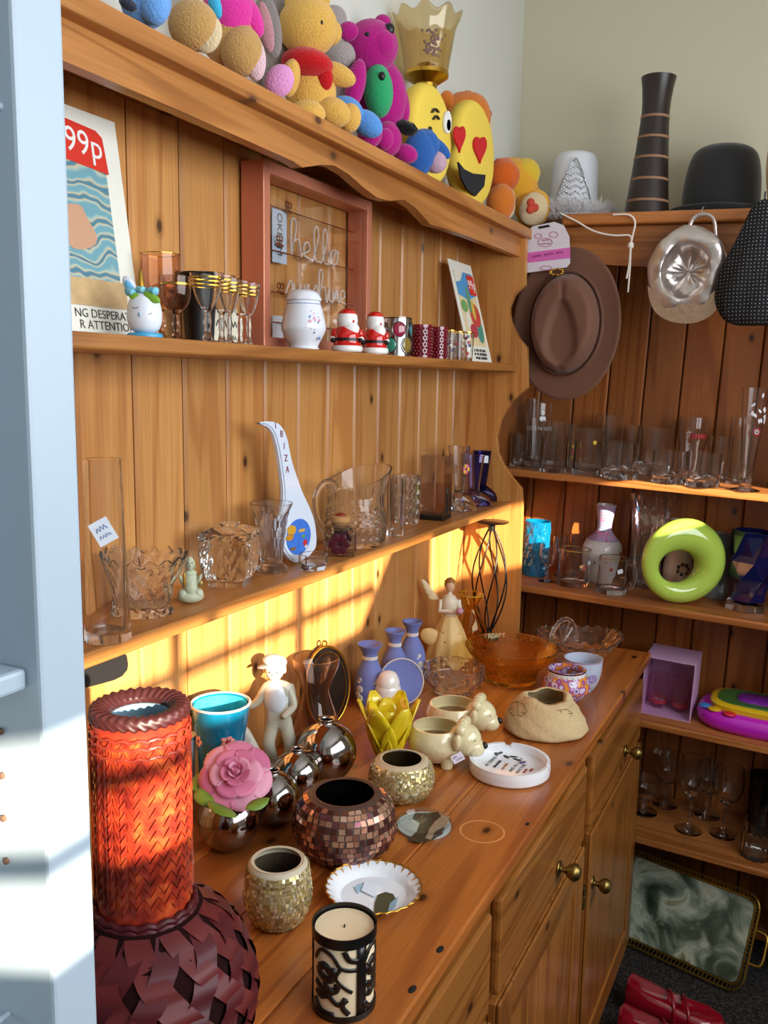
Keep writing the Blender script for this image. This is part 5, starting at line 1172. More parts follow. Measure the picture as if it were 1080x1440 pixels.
mosaic('small gold mosaic ball vase standing beside the sheep pots', 564, 1132, 92, 1066, 62, GC, 'C2B294', '4A3A20', 21, 'gold mosaic vases', 0.9)

# ---- candle in black cut-out holder
x, y, r = stand(483, 1441, 94); h = hz_(1295, x, y)
t = thing('candle_holder', 'black cut-out metal cylinder holding a cream pillar candle', 'candle', (x, y, WT))
BK = plain('0C0B0B', 0.35)
solid('candle', [(r * 0.93, 0.003), (r * 0.93, h * 0.93), (r * 0.9, h * 0.945), (r * 0.15, h * 0.925), (0, h * 0.92)], plain('E0CCAA', 0.5, sub=0.3), 36, t)
tubeo('wick', [(0, 0, h * 0.92), (0.0005, 0, h * 0.955)], 0.0009, BK, t, 6)
bm = bmesh.new(); lathe(bm, [(r * 0.95, 0), (r * 1.0, 0), (r * 1.0, h * 0.07), (r * 0.965, h * 0.07), (r * 0.95, 0)], 40); mesh_obj('base_band', bm, BK, t, smooth=40)
bm = bmesh.new(); lathe(bm, [(r * 0.965, h * 0.88), (r * 1.0, h * 0.88), (r * 1.0, h), (r * 0.965, h), (r * 0.965, h * 0.88)], 40); mesh_obj('top_band', bm, BK, t, smooth=40)
ca = CAMROT - PI / 2
def cyl(pts, wd, nm='cut_out_motif', close=False):
    """flat black strip bent round the holder; pts = (angle from the camera side, height)"""
    bm = bmesh.new(); q = smoothp(pts + ([pts[0]] if close else []), 4); L, Rr = [], []
    for i, (a, z) in enumerate(q):
        a1, z1 = q[min(i + 1, len(q) - 1)]; a0, z0 = q[max(i - 1, 0)]; dx, dz = (a1 - a0) * r, (z1 - z0) * h; l = math.hypot(dx, dz) or 1
        nx, nz2 = -dz / l * wd, dx / l * wd
        for S, sg in ((L, 1), (Rr, -1)):
            aa = ca + a + sg * nx / r; zz = z * h + sg * nz2; S.append(bm.verts.new((r * 0.985 * math.cos(aa), r * 0.985 * math.sin(aa), min(max(zz, 0), h))))
    for i in range(len(q) - 1): bm.faces.new((L[i], Rr[i], Rr[i + 1], L[i + 1]))
    o = mesh_obj(nm, bm, BK, t, smooth=60); md = o.modifiers.new('thick', 'SOLIDIFY'); md.thickness = 0.001
for a in (0.62, -1.75, 2.0, -2.9): cyl([(a, 0.05), (a, 0.9)], 0.006, 'upright_bar')
for o_a in (-0.45, 1.3, -2.3, 2.7):
    cyl([(o_a - 0.6, 0.68), (o_a - 0.3, 0.83), (o_a + 0.1, 0.80), (o_a + 0.4, 0.66), (o_a + 0.9, 0.62)], 0.0022); cyl([(o_a + 0.4, 0.66), (o_a + 0.25, 0.52), (o_a + 0.75, 0.36)], 0.002)
    cyl([(o_a - 0.4, 0.6), (o_a - 0.15, 0.66), (o_a + 0.05, 0.60), (o_a + 0.2, 0.62), (o_a + 0.1, 0.52), (o_a - 0.1, 0.50), (o_a - 0.35, 0.54)], 0.0045, close=True)
    cyl([(o_a - 0.55, 0.42), (o_a - 0.2, 0.36), (o_a + 0.2, 0.38), (o_a + 0.3, 0.46)], 0.004); cyl([(o_a - 0.15, 0.46), (o_a - 0.05, 0.40), (o_a + 0.1, 0.36), (o_a - 0.1, 0.31), (o_a - 0.4, 0.30)], 0.0035)
    cyl([(o_a - 0.55, 0.30), (o_a - 0.3, 0.26), (o_a, 0.30), (o_a + 0.3, 0.22), (o_a + 0.6, 0.28)], 0.0028); cyl([(o_a + 0.55, 0.3), (o_a + 0.45, 0.2), (o_a + 0.65, 0.1)], 0.003); cyl([(o_a - 0.6, 0.2), (o_a - 0.3, 0.09), (o_a + 0.2, 0.08)], 0.0035); cyl([(o_a + 0.5, 0.86), (o_a + 0.65, 0.76), (o_a + 0.95, 0.72)], 0.003)

# ---- little gilt dish
c = P(525, 1262); s_ = mpp(*c); R_ = 67 * s_
t = thing('gilt_dish', 'small white china dish with fluted gold edge and castle picture', 'dish', (c.x, c.y, WT))
vessel('dish_body', [(R_ * 0.6, 0), (R_ * 0.66, 0.003), (R_ * 0.82, 0.009), (R_, 0.017)], plain('ECEFF4', 0.12, coat=0.3), 0.0025, 0.004, 80, lambda a, fz, r_, z, o: (r_ * (1 + 0.022 * math.sin(28 * a) * max(0, fz - 0.4)), z), t)
tubeo('gold_edge', [(R_ * (1 + 0.018 * math.sin(28 * a)) * math.cos(a), R_ * (1 + 0.018 * math.sin(28 * a)) * math.sin(a), 0.0175) for a in [2 * PI * k / 112 for k in range(112)]], 0.0016, plain('B98530', 0.28, 0.9), t, 6, True)
bm = bmesh.new(); lathe(bm, [(R_ * 0.86, 0.0118), (R_ * 0.965, 0.0168)], 112, lambda a, i, r_, z: (r_ * (1 + 0.018 * math.sin(28 * a)), z)); mesh_obj('gold_flutes', bm, plain('C89448', 0.3, 0.7), t, smooth=180)
def plateart(par, pts, mat, z=0.0048, nm='printed_picture'):
    q = [P(u, v) - Vector((c.x, c.y, WT)) for u, v in pts]; bm = bmesh.new(); prism(bm, [(a.x, a.y) for a in q], 'z', z, z + 0.0004); return mesh_obj(nm, bm, mat, par)
plateart(t, [(527, 1275), (531, 1263), (542, 1259), (553, 1262), (558, 1272), (551, 1281), (543, 1290), (533, 1294), (526, 1288)], plain('4A4A32', 0.4, var=0.5, bscale=300)); plateart(t, [(548, 1276), (560, 1266), (556, 1280), (544, 1294)], plain('8FB0C0', 0.4), 0.0053)
plateart(t, [(498, 1252), (508, 1247), (512, 1254), (503, 1262)], plain('A8C8DC', 0.4)); plateart(t, [(508, 1258), (513, 1245), (532, 1250), (528, 1268)], LABEL, 0.006, 'price_label')
# ---- glass coaster
c = P(596, 1162); s_ = mpp(*c); R_ = 41 * s_
t = thing('glass_coaster', 'round glass paperweight with a brown ruin picture', 'paperweight', (c.x, c.y, WT))
solid('picture_disc', [(R_ * 0.93, 0.0), (R_ * 0.93, 0.003)], plain('B4BEBE', 0.3), 36, t)
plateart(t, [(573, 1184), (586, 1172), (590, 1160), (580, 1154), (584, 1146), (604, 1146), (616, 1144), (622, 1152), (626, 1164), (622, 1176), (608, 1184), (590, 1188)], plain('3E2F24', 0.4, var=0.6, bscale=200), 0.0031); plateart(t, [(598, 1182), (604, 1168), (612, 1158), (622, 1150), (632, 1152), (628, 1164), (612, 1172), (606, 1184)], plain('A89078', 0.4), 0.0036)
vessel('glass_body', [(R_ * 0.97, 0), (R_, 0.004), (R_ * 0.97, 0.010), (R_ * 0.90, 0.011)], glass('E8F0EE', 1.5), R_ * 0.06, 0.0042, 40, parent=t)
# ---- ashtray
p = P(715, 1112); s_ = mpp(*p); R_ = 60 * s_; x, y, _ = stand(715, 1111, 118); h = hz_(1066, x, y) ; h = min(max(h, 0.02), 0.045)
t = thing('ashtray', 'white china souvenir ashtray with palm tree and lettering', 'ashtray', (x, y, WT))
def notch(a, fz, r_, z, o):
    d = min(abs(((a - q + PI) % (2 * PI)) - PI) for q in (CAMROT + PI / 2 - 0.1, CAMROT - 0.42, CAMROT + PI * 1.02 - 0.2))
    return (r_, z - (h * 0.3 if d < 0.065 and fz > 0.8 else 0))
vessel('dish_body', [(R_ * 0.94, 0), (R_ * 0.99, h * 0.12), (R_, h * 0.6), (R_ * 0.985, h)], plain('E8E9EC', 0.1, coat=0.4), 0.006, 0.009, 96, notch, t, rows=14)
def at_(du, dv): return cr * du + cf * dv
for k, (s, c_) in enumerate([('MY FRIEND', '2A2A30'), ('-------', '2A2A30'), ('------', 'B0703A'), ('AND ALL I GOT', '2A2A30'), ('WAS THIS', '2A2A30'), ('----', 'A83A3A'), ('---', 'A83A3A')]):
    d = P(712, 1060) - P(698, 1074); e = P(711, 1076.5) - P(700, 1074)
    q = P(*((684, 1077), (695, 1079), (706, 1082), (717, 1085), (727, 1087), (736, 1087), (745, 1085))[k], WT + 0.0095) - Vector((x, y, WT))
    if k in (0, 3, 4): texto('lettering', s, 0.0095, plain(c_, 0.5), t, basis(d, -e, (q.x, q.y, 0.0094)), 0.0001, 'LEFT')
    else: scrib('lettering', (len(s),), 0.0095, plain(c_, 0.5), t, basis(d, -e, (q.x, q.y, 0.0094)), 'LEFT')
for k, (u, v) in enumerate(((704, 1058), (712, 1064), (722, 1064), (735, 1072), (698, 1060), (727, 1068))):
    q = P(u, v, WT + 0.0096) - Vector((x, y, WT)); ello('palm_print', (q.x, q.y, 0.0095), (0.009, 0.004, 0.0004), plain('26342E' if k != 3 else '5A4A80', 0.5), t, (0, 0, k * 0.9), 10)
# ---- sheep planters
def sheep(label, u, vb, rimu, rimv, rimw, w, lab):
    x, y, r = stand(u, vb, w * 0.9, depth=0.8); h = hz_(rimv, x, y); R_ = w * mpp(x, y, WT + h / 2) / 2
    t = thing('sheep_planter', label, 'planter', (x, y, WT), group='cream sheep planters')
    CR_ = plain('DDD0A6', 0.15, coat=0.4, bump=0.25, bscale=110); hl = h * 0.18
    rr = rimw * mpp(x, y, WT + h) / 2
    vessel('body', [(R_ * 0.62, hl * 0.7), (R_ * 0.88, h * 0.35), (R_, h * 0.58), (R_ * 0.95, h * 0.82), (rr, h)], CR_, 0.004, h * 0.62, 48, lambda a, fz, r_, z, o: (r_ * (1 + (0.014 * math.sin(11 * a + 3 * math.sin(fz * 22)) * math.sin(fz * 26) if o and fz < 0.9 else 0)), z), t, sm=4)
    solid('inner_floor', [(rr * 0.86, h * 0.63), (rr * 0.86, h * 0.64)], plain('8A7450', 0.6), 28, t)
    fd = (cr * 0.96 - cf * 0.28).normalized(); sd_ = Vector((-fd.y, fd.x, 0))
    for a, b in ((0.5, 0.45), (0.5, -0.45), (-0.5, 0.45), (-0.5, -0.45)):
        q = fd * a * R_ + sd_ * b * R_; solid('leg', [(R_ * 0.2, 0), (R_ * 0.22, hl * 0.4), (R_ * 0.2, hl * 1.6)], CR_, 14, t, (q.x, q.y, 0))
    hc = fd * R_ * 1.02; hz2 = h * 0.70; S_ = R_ * 0.70
    hd = ello('head', (hc.x, hc.y, hz2), (S_ * 0.85, S_ * 0.78, S_ * 0.85), CR_, t, (0, 0.35, math.atan2(fd.y, fd.x)))
    m_ = fd * R_ * 1.32; ello('muzzle', (m_.x, m_.y, hz2 - S_ * 0.28), (S_ * 0.62, S_ * 0.6, S_ * 0.5), CR_, hd, (0, 0.3, math.atan2(fd.y, fd.x)))
    for k in range(5):
        q = hc + sd_ * (k - 2) * S_ * 0.3 - fd * S_ * 0.1; ello('wool_curl', (q.x, q.y, hz2 + S_ * (0.82 - 0.05 * abs(k - 2))), (S_ * 0.32, S_ * 0.3, S_ * 0.28), CR_, hd, seg=12)
    for s in (-1, 1):
        q = hc + sd_ * s * S_ * 0.95 - fd * S_ * 0.2; ello('ear', (q.x, q.y, hz2 + S_ * 0.18), (S_ * 0.22, S_ * 0.3, S_ * 0.55), CR_, hd, (s * -0.5, 0.2, math.atan2(fd.y, fd.x)), 14)
        e0 = hc + fd * S_ * 0.62 + sd_ * s * S_ * 0.48
        tubeo('closed_eye', [tuple(e0 + sd_ * (j * S_ * 0.1) + fd * (-abs(j) * S_ * 0.03 + 0.001) + Vector((0, 0, hz2 + S_ * 0.26 - 0.0016 * (1 - abs(j) / 2)))) for j in (-2, -1, 0, 1, 2)], 0.0006, INK, hd, 5)
    nq = fd * (R_ * 1.32 + S_ * 0.55); ello('nose', (nq.x, nq.y, hz2 - S_ * 0.18), (S_ * 0.16, S_ * 0.2, S_ * 0.18), BLACK, hd, seg=14)
    mq = nq - Vector((0, 0, 0)) ; tubeo('mouth', [tuple(mq + sd_ * (-j * S_ * 0.16) + fd * (-S_ * 0.05 - 0.06 * S_ * j * j) + Vector((0, 0, hz2 - S_ * (0.62 - 0.05 * j * j)))) for j in (-2, -1, 0, 1, 2)], 0.0006, INK, hd, 5)
    if lab:
        q = fd * R_ * 0.72 - cf * R_ * 0.78; o = boxo('price_label', (-0.011, 0.011, -0.008, 0.008, 0, 0.0006), plain('E6DCEC', 0.6), t, 0); o.matrix_local = basis(cr, Vector((0, 0, 1)) + cf * 0.1, (q.x, q.y, h * 0.42)) @ Matrix.Rotation(0.5, 4, 'Z')
        scrib('pen_writing', (2,), 0.007, plain('3A4A90', 0.6), o, Matrix.Translation((-0.004, 0.003, 0.0006))); scrib('pen_writing', (4,), 0.006, plain('3A4A90', 0.6), o, Matrix.Translation((0.002, -0.003, 0.0006)))
sheep('cream sheep planter with paper price label, touching the gold mosaic vase', 612, 1082, 610, 1020, 66, 80, True)
sheep('cream sheep planter without label, touching the cut glass bowl', 636, 1040, 637, 989, 66, 76, False)
# ---- stone planter
x, y, r = stand(765, 1046, 126); h = hz_(978, x, y); 
t = thing('stone_planter', 'rough sand coloured stone planter with scratched leaf motifs', 'planter', (x, y, WT))
def rough(a, fz, r_, z, o): return (r_ * (1 + 0.05 * math.sin(2 * a + 1) + 0.03 * math.sin(3 * a + fz * 3) + 0.012 * math.sin(9 * a + fz * 17)), z + (0.003 * math.sin(2 * a + 2.6) + 0.002 * math.sin(5 * a)) * (fz > 0.85))
vessel('planter_body', smoothp([(r * 0.93, 0), (r * 1.02, h * 0.10), (r * 0.96, h * 0.38), (r * 0.78, h * 0.72), (r * 0.62, h * 0.94), (r * 0.54, h)], 4), plain('C8AE82', 0.95, bump=0.7, bscale=140, var=0.16), 0.010, h * 0.35, 64, rough, t, smooth=180)
solid('soil', [(r * 0.54, h * 0.5), (r * 0.5, h * 0.52)], plain('4A3E2A', 0.9), 24, t)
def srf(u, v):
    """point of the planter's outer side seen at (u, v)"""
    d = ray(u, v).normalized(); best = None
    for k in range(400):
        q = CV + d * (1.0 + k * 0.004); zz = (q.z - WT) / h
        if 0 < zz < 1:
            rr_ = r * (1.02 - 0.30 * max(0, zz - 0.1) ** 1.35 * 1.5); dd = math.hypot(q.x - x, q.y - y)
            if dd < rr_ * 1.035: return tuple(q - Vector((x, y, WT)) - d * 0.001)
    return None
def scratch(lines):
    for l_ in lines:
        q = [s for s in (srf(u, v) for u, v in l_) if s]
        if len(q) > 1: tubeo('scratched_leaf', q, 0.0007, plain('7A5E38', 0.95), t, 5)
scratch([[(715, 1000), (718, 990), (727, 986), (737, 991), (741, 1001), (734, 1007), (722, 1006), (715, 1000)], [(717, 996), (738, 1003)], [(727, 986), (729, 1005)], [(777, 1007), (785, 999), (797, 997), (805, 1003), (800, 1012), (786, 1016), (777, 1007)], [(778, 1007), (804, 1003)], [(788, 999), (793, 1013)]])
# ---- patterned bowls
x, y, r = stand(795, 992, 38); h = hz_(940, x, y)
t = thing('patterned_pot', 'small pot painted purple and orange with a dotted white collar', 'pot', (x, y, WT))
rim = 26 * mpp(x, y, WT + h)
PB_, nt, b_, o_ = newmat('purple_swirl_glaze'); tc = N(nt, 'ShaderNodeTexCoord'); vo = N(nt, 'ShaderNodeTexVoronoi', Scale=70.0); nt.links.new(tc.outputs['Object'], vo.inputs['Vector'])
rp = ramp(nt, vo.outputs['Distance'], [(0.15, '5A1E7A'), (0.4, 'D8D0E0'), (0.55, '8A2A90'), (0.75, 'D88A28')]); nt.links.new(rp.outputs[0], b_.inputs['Base Color']); b_.inputs['Roughness'].default_value = 0.12
vessel('body', smoothp([(r * 0.9, 0), (rim * 1.18, h * 0.3), (rim * 1.28, h * 0.5), (rim * 1.1, h * 0.78), (rim, h * 0.86), (rim, h)], 4), PB_, 0.004, 0.006, 40, parent=t)
ring('white_collar', rim * 0.99, h * 0.80, 0.0014, h * 0.14, plain('E8E4E2', 0.2), t); ring('dark_line', rim * 1.0, h * 0.79, 0.0015, h * 0.03, plain('2A2440', 0.2), t); ring('dark_line', rim * 1.0, h * 0.955, 0.0012, h * 0.03, plain('3A2A30', 0.2), t)
for k in range(22): a = 2 * PI * k / 22; ello('collar_dot', ((rim + 0.0014) * math.cos(a), (rim + 0.0014) * math.sin(a), h * 0.87), (0.0006, 0.0014, 0.0011), plain('2A2440', 0.3), t, (0, 0, a), 6)
x, y, r = stand(818, 977, 34); h = hz_(925, x, y); R_ = 27 * mpp(x, y, WT + h)
t = thing('china_bowl', 'pale blue china cup with mauve flowers beside the crystal basket', 'cup', (x, y, WT))
vessel('body', [(r * 0.8, 0), (R_ * 0.78, h * 0.25), (R_ * 0.95, h * 0.6), (R_, h)], plain('B9C2D4', 0.15, coat=0.3), 0.003, 0.006, 40, parent=t, sm=4)
ring('mauve_rim', R_ * 0.99, h * 0.965, 0.0007, h * 0.03, plain('9A7490', 0.3), t)
for k in range(5): dot_on(t, 'painted_petal', R_ * 0.94, h * 0.55 + 0.007 * math.sin(k * 1.3), 0.35 + 0.14 * math.cos(k * 1.3), 0.006, plain('9A86B4', 0.4), 0.15)
# ---- amber glass bowl
x, y, r = stand(718, 968, 76); R_ = 66 * mpp(x, y, WT + 0.08); h = hz_(908, x, y)
AMBG = glass('FFFFFF', 1, 0.0, body=1, bh='FEF0C4', bump=0.25, bscale=130)
tag(vessel('amber_bowl', [(r * 0.95, 0), (r * 0.98, h * 0.06), (r * 1.02, h * 0.3), (R_ * 0.80, h * 0.62), (R_ * 0.95, h * 0.85), (R_, h)], AMBG, 0.003, 0.008, 64, ribs(40, 0.006, 0, 0.6), loc=(x, y, WT), rows=24), 'wide amber pressed glass fruit bowl', 'bowl')
# ---- cut glass bowl
x, y, r = stand(637, 984, 66); R_ = 43 * mpp(x, y, WT + 0.05); h = hz_(938, x, y)
tag(vessel('cut_glass_bowl', [(r * 0.8, 0), (r * 1.02, h * 0.2), (R_ * 0.98, h * 0.55), (R_, h)], CRYSTAL, 0.006, 0.012, 72, lambda a, fz, r_, z, o: (r_ * (1 + (0.06 * (min(abs(math.sin(5 * a + 4 * fz)), abs(math.sin(5 * a - 4 * fz))) - 0.4) + 0.02 * abs(math.sin(20 * a)) if o and fz > 0.05 else 0)), z + (0.004 * abs(math.sin(5 * a)) if fz > 0.97 else 0)), loc=(x, y, WT), rows=22), 'round cut glass bowl with star facets in front of the angel', 'bowl')
# ---- crystal basket
x, y, r = stand(812, 940, 66); R_ = 58 * mpp(x, y, WT + 0.06); h = hz_(893, x, y)
t = thing('crystal_basket', 'cut crystal basket with wavy frilled rim and arched handle', 'basket', (x, y, WT))
CG = CRYSTAL
vessel('body', [(r * 0.8, 0), (r * 0.95, h * 0.15), (R_ * 0.75, h * 0.5), (R_ * 0.95, h * 0.85), (R_ * 1.03, h)], CG, 0.005, 0.012, 96, lambda a, fz, r_, z, o: (r_ * (1 + (0.05 * (min(abs(math.sin(7 * a + 6 * fz)), abs(math.sin(7 * a - 6 * fz))) - 0.3) if o else 0) + 0.03 * math.sin(24 * a) * (fz > 0.9)), z + 0.010 * math.cos(2 * (a - CAMROT)) * max(0, fz - 0.4) + 0.003 * math.sin(24 * a) * (fz > 0.9)), t, rows=24)
hd_ = (cr * 0.75 + cf * 0.66).normalized()
for k in range(10):
    a = PI * (k + 0.5) / 10
tubeo('handle', [tuple(hd_ * (-R_ * 0.62) + hd_ * (R_ * 0.52 * math.cos(a)) + Vector((0, 0, h * 0.82 + R_ * 0.62 * math.sin(a) + 0.0012 * math.sin(30 * a)))) for a in [PI * k / 24 for k in range(25)]], 0.0055, CG, t, 10)
for k in range(7): a = PI * (k + 0.5) / 7; tubeo('fan_spoke', [tuple(hd_ * (-R_ * 0.62) + Vector((0, 0, h * 0.86))), tuple(hd_ * (-R_ * 0.62 + R_ * 0.5 * math.cos(a)) + Vector((0, 0, h * 0.82 + R_ * 0.6 * math.sin(a))))], 0.0022, CG, t, 6)
# ---- angel
x, y, r = stand(630, 926, 66); y -= 0.02; x = xof(630, y, WT); h = hz_(813, x, y)
t = thing('angel_figurine', 'cream and gold angel figurine with spread skirt and wings', 'figurine', (x, y, WT), (0, 0, 0))
AC = plain('DDB878', 0.5, bump=0.2, bscale=90); AL = plain('E4D8C0', 0.5); AG = plain('B98A30', 0.35, 0.7); SKIN = plain('D8B090', 0.5)
solid('skirt', [(r * 0.98, 0), (r * 0.92, h * 0.12), (r * 0.62, h * 0.38), (r * 0.30, h * 0.56)], AC, 40, t, sm=4, mod=lambda a, i, q, z: (q * (1 + 0.07 * math.sin(9 * a) * (1 - z / h)), z))
bk_ = -cr * r * 0.75 - cf * r * 0.3; ello('train', (bk_.x, bk_.y, h * 0.32), (r * 0.5, r * 0.16, h * 0.10), AC, t, (0, 0.45, CAMROT))
solid('torso', [(r * 0.24, h * 0.54), (r * 0.30, h * 0.64), (r * 0.34, h * 0.73), (r * 0.22, h * 0.79), (r * 0.1, h * 0.81), (r * 0.1, h * 0.85)], AL, 24, t, sm=3)
hd = ello('head', (0, 0, h * 0.91), (r * 0.2, r * 0.2, h * 0.075), SKIN, t); ello('hair', (cf.x * r * 0.07, cf.y * r * 0.07, h * 0.925), (r * 0.235, r * 0.235, h * 0.08), plain('9A6A38', 0.6, bump=0.5, bscale=200), hd); e = -cf * r * 0.2; ello('nose', (e.x, e.y, h * 0.905), (0.0016, 0.0016, 0.002), SKIN, hd, seg=8)
tubeo('crown', [(r * 0.22 * math.cos(a), r * 0.22 * math.sin(a), h * 0.965) for a in [2 * PI * k / 16 for k in range(16)]], 0.0015, AG, hd, 6, True)
for s in (-1, 1):
    e = hd_ ; q0 = cr * s * r * 0.36 + Vector((0, 0, h * 0.74)); q1 = cr * s * r * 0.42 - cf * r * 0.2 + Vector((0, 0, h * 0.62)); q2 = cr * (r * 0.38 + s * r * 0.05) - cf * r * 0.5 + Vector((0, 0, h * 0.63))
    a_ = tubeo('arm', [tuple(q0), tuple(q1), tuple(q2)], [r * 0.11, r * 0.1, r * 0.07], AL, t, 10); ello('hand', tuple(q2), (r * 0.09, r * 0.09, r * 0.08), SKIN, a_, seg=10)
    n = cr * (-0.35 if s < 0 else 0.05) * r + cf * r * 0.35
    for k in range(4):
        q = n + cr * (-r * (0.30 + 0.10 * k) if s < 0 else r * (0.05 + 0.1 * k)) + Vector((0, 0, h * (0.74 + 0.045 * k)))
        if s < 0: ello('wing' if k == 0 else 'wing_feather', tuple(q), (r * (0.26 + 0.05 * k), r * 0.06, h * 0.032), plain('E8D6A8', 0.5), t, (0, 0.25 + 0.22 * k, CAMROT), 12)
for k in range(10): a = random.uniform(-1.2, 1.2); f = random.uniform(0.1, 0.42); dot_on(t, 'gold_star', r * (1.0 - 1.05 * f * 0.95), h * f, a, 0.0024, AG, 0.5)
e = cr * r * 0.38 - cf * r * 0.6; ello('posy', (e.x, e.y, h * 0.655), (r * 0.16, r * 0.16, h * 0.04), plain('C08AA0', 0.6, bump=0.6, bscale=300), t, seg=12)
# ---- amber rimmed vase behind
x, y = xof(660, 0.80, WT), 0.80; h = hz_(834, x, y); R_ = 18 * mpp(x, y, WT + h)
t = thing('flared_vase', 'clear glass vase with flared yellow rim behind the angel', 'vase', (x, y, WT))
vessel('body', [(R_ * 1.15, 0), (R_ * 1.35, h * 0.25), (R_ * 1.1, h * 0.5), (R_ * 0.55, h * 0.72), (R_ * 0.6, h * 0.82), (R_, h)], glass('FFFFFF', 1, 0.0, body=1, bh='FBEEC8'), 0.002, 0.006, 36, parent=t, sm=4); ring('yellow_rim', R_ * 0.99, h * 0.975, 0.0008, h * 0.02, plain('C8A030', 0.3), t)
# ---- wire whisk tealight stand
x, y = xof(692, 0.80, WT), 0.80; h = hz_(731, x, y); x = min(x, 2.27)
t = thing('wire_tealight_stand', 'black wire teardrop tealight stand with flat round cup', 'candle stand', (x, y, WT))
solid('dish', [(0.004, h * 0.985), (0.046, h * 0.992), (0.048, h * 1.0), (0.044, h * 1.003)], BK, 36, t); solid('collar', [(0.010, h * 0.92), (0.011, h * 0.985)], BK, 18, t)
for k in range(7):
    a0 = 2 * PI * k / 7
    tubeo('wire', smoothp([((0.009 + 0.040 * math.sin(PI * f) ** 0.9) * math.cos(a0 + 1.3 * (f - 0.5)), (0.009 + 0.040 * math.sin(PI * f) ** 0.9) * math.sin(a0 + 1.3 * (f - 0.5)), h * (0.06 + 0.87 * f)) for f in [j / 12 for j in range(13)]], 2), 0.0022, plain('1A1818', 0.25, 0.6), t, 8)
solid('foot', [(0.030, 0), (0.030, 0.004), (0.012, 0.010), (0.010, h * 0.075)], BK, 24, t)
# ---- jasper vases
JB = plain('6E78B4', 0.75); JW = plain('D8D0C4', 0.7)
def jasper(label, u, vb, w, vt, wr):
    x, y, r = stand(u, vb, w * 0.72); h = hz_(vt, x, y); R_ = w * mpp(x, y, WT + h * 0.3) / 2; rr = wr * mpp(x, y, WT + h) / 2
    t = thing('jasper_vase', label, 'vase', (x, y, WT), group='blue jasper vases')
    pr_ = smoothp([(R_ * 0.66, 0), (R_ * 0.72, h * 0.03), (R_ * 0.96, h * 0.22), (R_, h * 0.34), (R_ * 0.85, h * 0.55), (rr * 0.62, h * 0.74), (rr * 0.60, h * 0.86), (rr * 0.95, h * 0.97), (rr, h)], 4)
    vessel('body', pr_, JB, 0.0025, 0.006, 36, parent=t); ring('leaf_band', rr * 0.61, h * 0.77, 0.0008, h * 0.05, JW, t)
    for a in (-0.75, 0.55):
        for dz, q in ((0.48, 0.0045), (0.42, 0.006), (0.34, 0.0075), (0.26, 0.006), (0.2, 0.0075), (0.16, 0.004)): dot_on(t, 'white_relief', R_ * (0.99 if dz < 0.4 else 0.92), h * dz, a + (0.1 * math.sin(dz * 40)), q * R_ / 0.03, JW, 0.18)
    return t
jasper('blue jasper vase with white relief beside the oval frame, shortest of three', 519, 1000, 43, 905, 36); jasper('blue jasper vase standing between the two others of its set', 554, 984, 42, 886, 30); jasper('blue jasper vase next to the angel figurine', 578, 964, 40, 873, 29)
p = P(556, 992); s_ = mpp(*p); t = thing('jasper_plate', 'small blue jasper plate with white rim propped behind the egg shaker', 'plate', (p.x + 0.016, p.y - 0.004, WT + 0.0005))
o = vessel('plate', [(22 * s_, 0), (30 * s_, 0.003), (32 * s_, 0.006)], JB, 0.003, 0.003, 36, parent=t); o.rotation_euler = (PI / 2 - 0.25, 0, CAMROT + 0.25); o.location = (0, 0, 32 * s_)
o2 = tubeo('white_rim', [(32 * s_ * math.cos(a), 32 * s_ * math.sin(a), 0.006) for a in [2 * PI * k / 40 for k in range(40)]], 0.0018, JW, t, 6, True); o2.rotation_euler = o.rotation_euler; o2.location = o.location
# ---- white egg shaker
x, y, r = stand(545, 1008, 34); h = hz_(943, x, y); t = thing('egg_shaker', 'plain white egg shaped china shaker', 'shaker', (x, y, WT))
solid('body', [(r * 0.8, 0), (r * 1.1, h * 0.25), (r * 1.1, h * 0.55), (r * 0.98, h * 0.66)], plain('EDE8E0', 0.12, coat=0.4), 32, t, sm=4); solid('lid', [(r * 1.0, h * 0.665), (r * 0.92, h * 0.8), (r * 0.6, h * 0.95), (0, h)], plain('EDE8E0', 0.12, coat=0.4), 32, t, sm=4)
# ---- yellow tulip glass
x, y, r = stand(545, 1086, 52); h = hz_(985, x, y); R_ = 44 * mpp(x, y, WT + h * 0.6)
t = thing('tulip_bowl', 'yellow green glass tealight holder shaped like an open tulip', 'candle holder', (x, y, WT))
YG = plain('F0D422', 0.14, coat=0.5, trans=0.15)
solid('base', [(r * 0.7, 0), (r * 0.8, 0.006), (r * 0.6, 0.014)], YG, 28, t)
for layer, (n, q0, hh, lean) in enumerate(((6, 0.62, 1.0, 0.55), (6, 0.42, 0.92, 0.36))):
    for k in range(n):
        a = 2 * PI * (k + 0.5 * layer) / n; bm = bmesh.new(); G = []
        for i in range(8):
            f = i / 7; zz = h * hh * f * (1 - 0.04 * f); wd = R_ * 0.52 * math.sin(PI * min(1, 0.16 + 0.80 * f)) ** 0.7; out = R_ * (q0 * math.sin(f * 1.5) + lean * 0.62 * f * f)
            G.append([bm.verts.new(((out + 0.004 * (j * j - 1) * -0.8) * math.cos(a) - j * wd * math.sin(a), (out + 0.004 * (1 - j * j)) * math.sin(a) + j * wd * math.cos(a), 0.006 + zz)) for j in (-1, -0.5, 0, 0.5, 1)])
        for A, B_ in zip(G, G[1:]):
            for j in range(4): bm.faces.new((A[j], A[j + 1], B_[j + 1], B_[j]))
        o = mesh_obj('petal', bm, YG, t, smooth=180); md = o.modifiers.new('thick', 'SOLIDIFY'); md.thickness = 0.003
